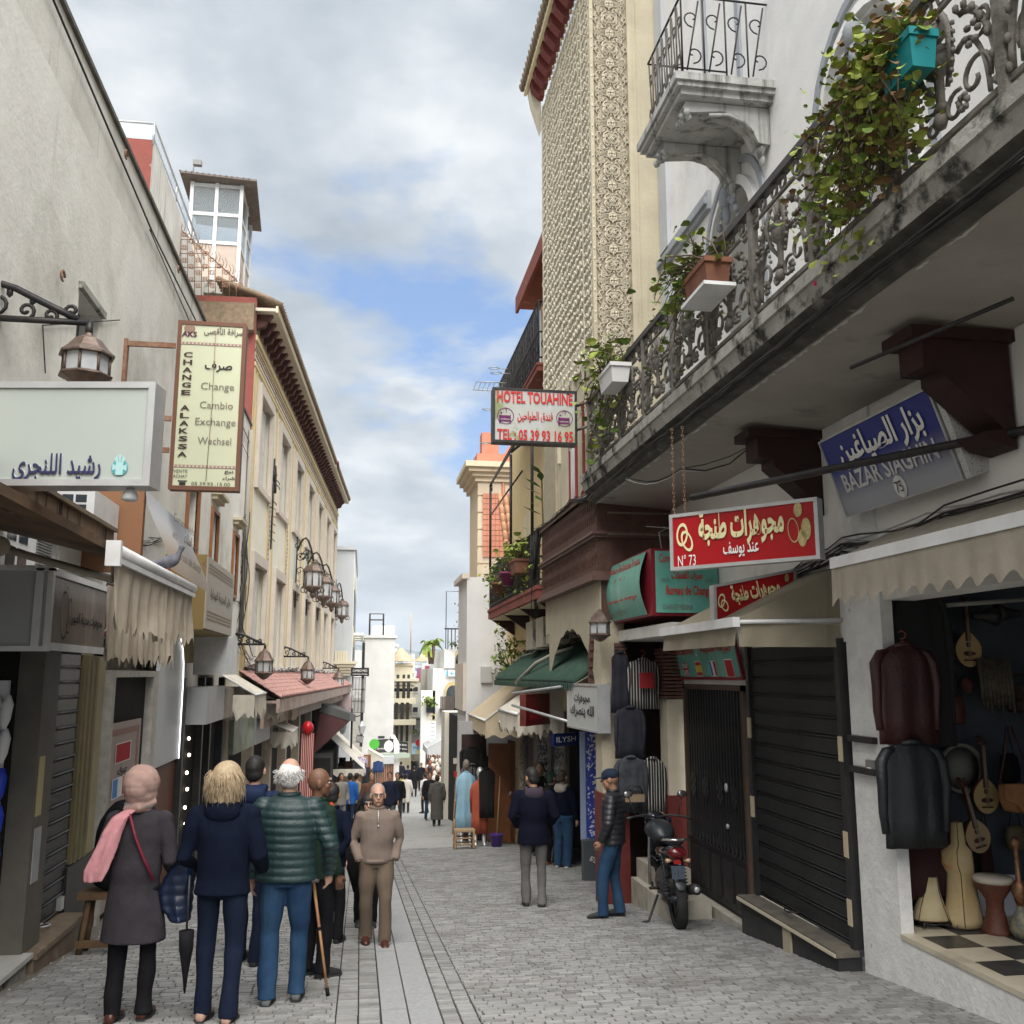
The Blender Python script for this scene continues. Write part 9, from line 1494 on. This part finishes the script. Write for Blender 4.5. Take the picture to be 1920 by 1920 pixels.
# pigeon on the banner, black bundle on a stool at the left
t = thing('pigeon', 'grey pigeon perched on the fringed awning bar in front of the banner', 'pigeon', tuple(at(312, 1070, y=8.9))); p = Vector((-1.76, 8.9, 2.56)); pg_ = mat('pigeon_grey', (.18, .19, .22), (.1, .1, .12), 12, .7); g = M(); g.ell(p, (.10, .055, .06), 10, 7, rot=Matrix.Rotation(-.35, 3, 'Y')); g.tube([p+Vector((.06, 0, .03)), p+Vector((.085, 0, .09)), p+Vector((.10, 0, .12))], [.035, .026, .024], 8); g.ell(p+Vector((.10, 0, .13)), (.03, .024, .026), 8, 6); g.tube([p+Vector((-.07, 0, -.01)), p+Vector((-.17, 0, -.03))], [.04, .02], 6); g.tube([p+Vector((.12, 0, .13)), p+Vector((.145, 0, .12))], [.008, .003], 5); me = remeshed('body', g, pg_, .008); link('body', me, t); [O('leg', M().tube([p+Vector((0, s, -.05)), p+Vector((.01, s, -.09))], .005, 4), mat('pigeon_leg', (.3, .08, .06)), t) for s in (-.02, .02)]
t = thing('work_stool', 'rough brown wooden work stool behind the woman in the grey coat', 'stool', (-2.35, 10.2, gz(10.2))); a = at(190, 1745, y=9.9); sx_ = a.x; [O('leg', M().tube([(sx_+s*.16, 9.9+q*.12, gz(9.9)), (sx_+s*.11, 9.9+q*.08, gz(9.9)+.5)], .03, 5), mat('dark_stool_wood', (.08, .05, .03), (.14, .09, .05), 7, .8), t) for s in (-1, 1) for q in (-1, 1)]; g = M(); g.box(sx_-.2, sx_+.2, 9.75, 10.05, gz(9.9)+.5, gz(9.9)+.56); g.box(sx_-.2, sx_+.2, 9.76, 9.8, gz(9.9)+.08, gz(9.9)+.14); O('seat', g, MC['dark_stool_wood'], t)
t = thing('black_bag', 'bulging black padded bag standing on the brown work stool', 'bag', (sx_, 9.9, gz(9.9)+.56)); g = M(); g.ell((sx_+.12, 9.95, gz(9.9)+.95), (.26, .16, .42), 14, 10); g.ell((sx_+.1, 9.85, gz(9.9)+.75), (.24, .14, .2), 12, 8); link('body', remeshed('body', g, nblack, .015, folds(.015, 10, 12, 5)), t)
# ================================================================ MOTORBIKE
mb = thing('motorbike', 'black motorbike parked on its side stand in front of the iron gate, seen from behind', 'motorbike', (3.24, 10.3, gz(10.2))); bx_ = Vector((3.27, 9.85, gz(9.95))); rub = mat('tyre_rubber', (.02, .02, .021), (.035, .034, .033), 14, .8, .4, 80); chrome = mat('chrome', (.5, .5, .5), rough=.15, metal=.9); blkg = mat('gloss_black', (.012, .014, .018), rough=.15, spec=.6, coat=.6); grp = mat('grey_plastic', (.02, .025, .03), (.03, .035, .04), 5, .35)
ca, sa = math.cos(math.radians(8)), math.sin(math.radians(8))
def V(a, f, z): """a: right, f: forward along the bike, z: up""" ; ln = .06*z; a2 = a-ln; yy = bx_.y+a2*(-sa)+f*ca; return Vector((bx_.x+a2*ca+f*sa, yy, bx_.z+z-.085*(yy-bx_.y)))
rot = Matrix.Rotation(PI/2, 3, 'Y')
def wheel(f, R_, w):
    g = M(); n = 32; rings = []
    for i in range(n+1): a = 2*PI*i/n; c = lambda r, q: V(q, f+r*math.cos(a), R_+.0+r*math.sin(a)); rings.append([c(R_-.075, -w*.6), c(R_-.03, -w), c(R_-.006, -w*.75), c(R_, 0), c(R_-.006, w*.75), c(R_-.03, w), c(R_-.075, w*.6)])
    g.loft(rings, cap=False, close=False); wt = O('wheel', g, rub, mb); g = M(); g.tube([V(0, f+(R_-.08)*math.cos(2*PI*i/n), R_+(R_-.08)*math.sin(2*PI*i/n)) for i in range(n+1)], .014, 5); [g.tube([V(0, f, R_), V(0, f+(R_-.08)*math.cos(2*PI*i/6), R_+(R_-.08)*math.sin(2*PI*i/6))], .014, 4) for i in range(6)]; g.tube([V(-.07, f, R_), V(.07, f, R_)], .035, 8); O('rim', g, grp, wt)
wheel(0, .30, .055); wheel(1.27, .29, .042)
def part(name, pts, r, m=blkg, n=8, par=mb): g = M(); g.tube([V(*p) for p in pts], r, n); return O(name, g, m, par)
g = M(); prof = lambda f, z, w, h: [V(w*math.cos(2*PI*j/14), f, z+h*math.sin(2*PI*j/14)) for j in range(14)]
g.loft([prof(-.22, .78, .02, .02), prof(-.18, .79, .09, .05), prof(0, .78, .115, .07), prof(.25, .76, .13, .08), prof(.45, .74, .12, .08), prof(.55, .72, .06, .05)]); O('tail_fairing', g, blkg, mb)
g = M(); g.loft([prof(-.12, .84, .05, .02), prof(-.02, .87, .12, .04), prof(.25, .85, .14, .045), prof(.5, .82, .13, .05), prof(.62, .84, .08, .04)]); O('seat', g, nblack, mb)
g = M(); g.loft([prof(.52, .86, .06, .05), prof(.62, .90, .14, .10), prof(.78, .93, .16, .12), prof(.95, .92, .15, .11), prof(1.05, .88, .07, .06)]); O('fuel_tank', g, grp, mb)
part('grab_rail', [(-.11, .05, .87), (-.12, -.16, .9), (-.05, -.24, .9), (.05, -.24, .9), (.12, -.16, .9), (.11, .05, .87)], .013, chrome)
g = M(); g.loft([prof(-.26, .76, .03, .02), prof(-.25, .765, .085, .05), prof(-.19, .77, .10, .06), prof(-.12, .77, .08, .05)]); O('tail_lamp', g, mat('tail_red', (.09, .004, .006), rough=.15, coat=.5), mb)
g = M(); c = V(0, -.28, .6); F = Face(V(-.02+-.065, -.31, .655), V(.045, -.31, .655), V(-.085, -.29, .53)); F.block(g, 0, 1, 0, 1, -.01, 0); np_ = O('number_plate', g, mat('blue_grey_plate', (.07, .09, .12), rough=.5), mb); F0 = F; g = M(); F0.quad(g, .1, .16, .85, .92, .002); F0.quad(g, .84, .9, .85, .92, .002); F0.quad(g, .48, .52, .2, .75, .002); F0.quad(g, .22, .3, .42, .5, .002); F0.quad(g, .72, .8, .42, .5, .002); O('plate_print', g, mat('plate_print', (.02, .02, .03)), np_)
g = M(); F = Face(V(-.055, -.3, .71), V(.015, -.3, .71), V(-.055, -.3, .675)); F.block(g, 0, 1, 0, 1, -.02, 0); O('reflector', g, mat('red_reflector', (.28, .01, .01), rough=.2), mb)
for s in (-1, 1):
    part('indicator', [(s*.06, -.2, .70), (s*.12, -.24, .70)], [.014, .022], mat('amber_clear', (.45, .3, .2), rough=.3)); g = M()
    for i in range(11): z = .36+.032*i; g.tube([V(s*.10+.03*math.cos(2*PI*j/8), .02+.1*i/11+.03*math.sin(2*PI*j/8), z) for j in range(9)], .006, 4)
    g.tube([V(s*.10, .0, .30), V(s*.10, .14, .74)], .014, 6); O('shock_absorber', g, grp, mb); part('swing_arm', [(s*.085, 0, .30), (s*.09, .5, .34)], .022, blackp); part('front_fork', [(s*.085, 1.25, .3), (s*.085, .98, .95)], .02, chrome); part('foot_peg', [(s*.09, .42, .36), (s*.22, .40, .36)], .016, rub)
    part('handlebar', [(0, .92, 1.05), (s*.14, .9, 1.08), (s*.27, .82, 1.07), (s*.36, .76, 1.05)], [.012, .012, .012, .02], blackp); part('mirror_stalk', [(s*.24, .86, 1.08), (s*.28, .9, 1.2), (s*.30, .9, 1.27)], .007, blackp); g = M(); g.ell(V(s*.31, .9, 1.31), (.06, .02, .04), 10, 6); mm = O('mirror', g, blackp, mb); g = M(); g.ell(V(s*.31, .88, 1.31), (.052, .008, .034), 10, 6); O('mirror_glass', g, chrome, mm)
g = M(); g.loft([prof(.12, .42, .05, .08), prof(.35, .42, .11, .16), prof(.65, .40, .12, .17), prof(.85, .42, .07, .12)]); O('engine', g, mat('engine_grey', (.06, .06, .06), (.12, .12, .12), 9, .4, metal=.5), mb)
g = M(); g.tube([V(.16, -.25, .42), V(.165, -.1, .41), V(.15, .3, .34), V(.1, .6, .25)], [.05, .055, .045, .02], 12); O('exhaust', g, blackp, mb); g = M(); g.ell(V(.16, -.26, .42), (.03, .012, .03), 8, 5); O('exhaust_cap', g, alu, mb)
g = M(); g.loft([prof(-.29, .42, .03, .01), prof(-.27, .46, .055, .015), prof(-.22, .53, .06, .02), prof(-.1, .6, .06, .02), prof(.1, .64, .06, .02)]); O('rear_mudguard', g, grp, mb); part('side_stand', [(-.12, .5, .28), (-.25, .42, .03), (-.32, .40, .015)], .014, blackp)
part('chain_guard', [(-.10, .0, .34), (-.11, .45, .40)], [.03, .025], blackp); g = M(); g.loft([prof(.95, 1.0, .03, .03), prof(1.0, 1.02, .13, .10), prof(1.08, 1.0, .12, .10), prof(1.14, .96, .05, .05)]); O('headlamp_cowl', g, blkg, mb); g = M(); g.loft([prof(1.0, .58, .045, .01), prof(1.27, .63, .055, .02), prof(1.5, .52, .045, .01)]); O('front_mudguard', g, blkg, mb)

# ---- more wires and stock
bundle('thin wires drooping across the blank white wall above the first shops', [(-2.85, 7.8, 3.3), (-2.85, 10.8, 3.1), (-2.85, 14.2, 3.5), (-2.85, 23, 3.2)], 5, .05, .006, .1, 31)
bundle('tangle of cables around the drain pipe where the yellow house begins', [(-2.84, 22.7, 5.2), (-2.8, 22.9, 3.6), (-2.84, 22.6, 2.4), (-2.7, 24.5, 1.9)], 8, .1, .009, .12, 32)
bundle('grey cables crossing the upper white facade behind the railing', [(3.92, 11.4, 4.6), (3.92, 8.0, 4.5), (3.92, 5, 4.55)], 3, .02, .006, .04, 33)
for i, (lab, u, v, w_, h_, m_) in enumerate((('dark brown leather satchel hanging left of the gourd', 1795, 1330, .07, .12, rosew), ('black cloth bag hanging right of the honey coloured oud', 1893, 1440, .09, .12, nblack), ('rolled dark rug standing behind the goblet drum', 1852, 1640, .06, .32, MC['maroon_striped_wool']), ('olive leather pouch hanging under the tooled bag', 1905, 1570, .09, .1, mat('olive_leather', (.10, .08, .04), rough=.5)))):
    p = at(u, v, y=7.3); t = thing('hanging_stock', lab, 'shop goods', tuple(p), 'small goods in the music shop'); g = M(); g.lathe([(w_*.6, -h_), (w_, -h_*.8), (w_*1.05, 0), (w_*.85, h_*.8), (w_*.3, h_)], p, 10, sy=.5); O('body', g, m_, t); g = M(); g.tube([p+Vector((-w_*.6, 0, h_*.8)), p+Vector((0, 0, h_+.22)), p+Vector((w_*.6, 0, h_*.8))], .005, 4); O('strap', g, nblack, t)
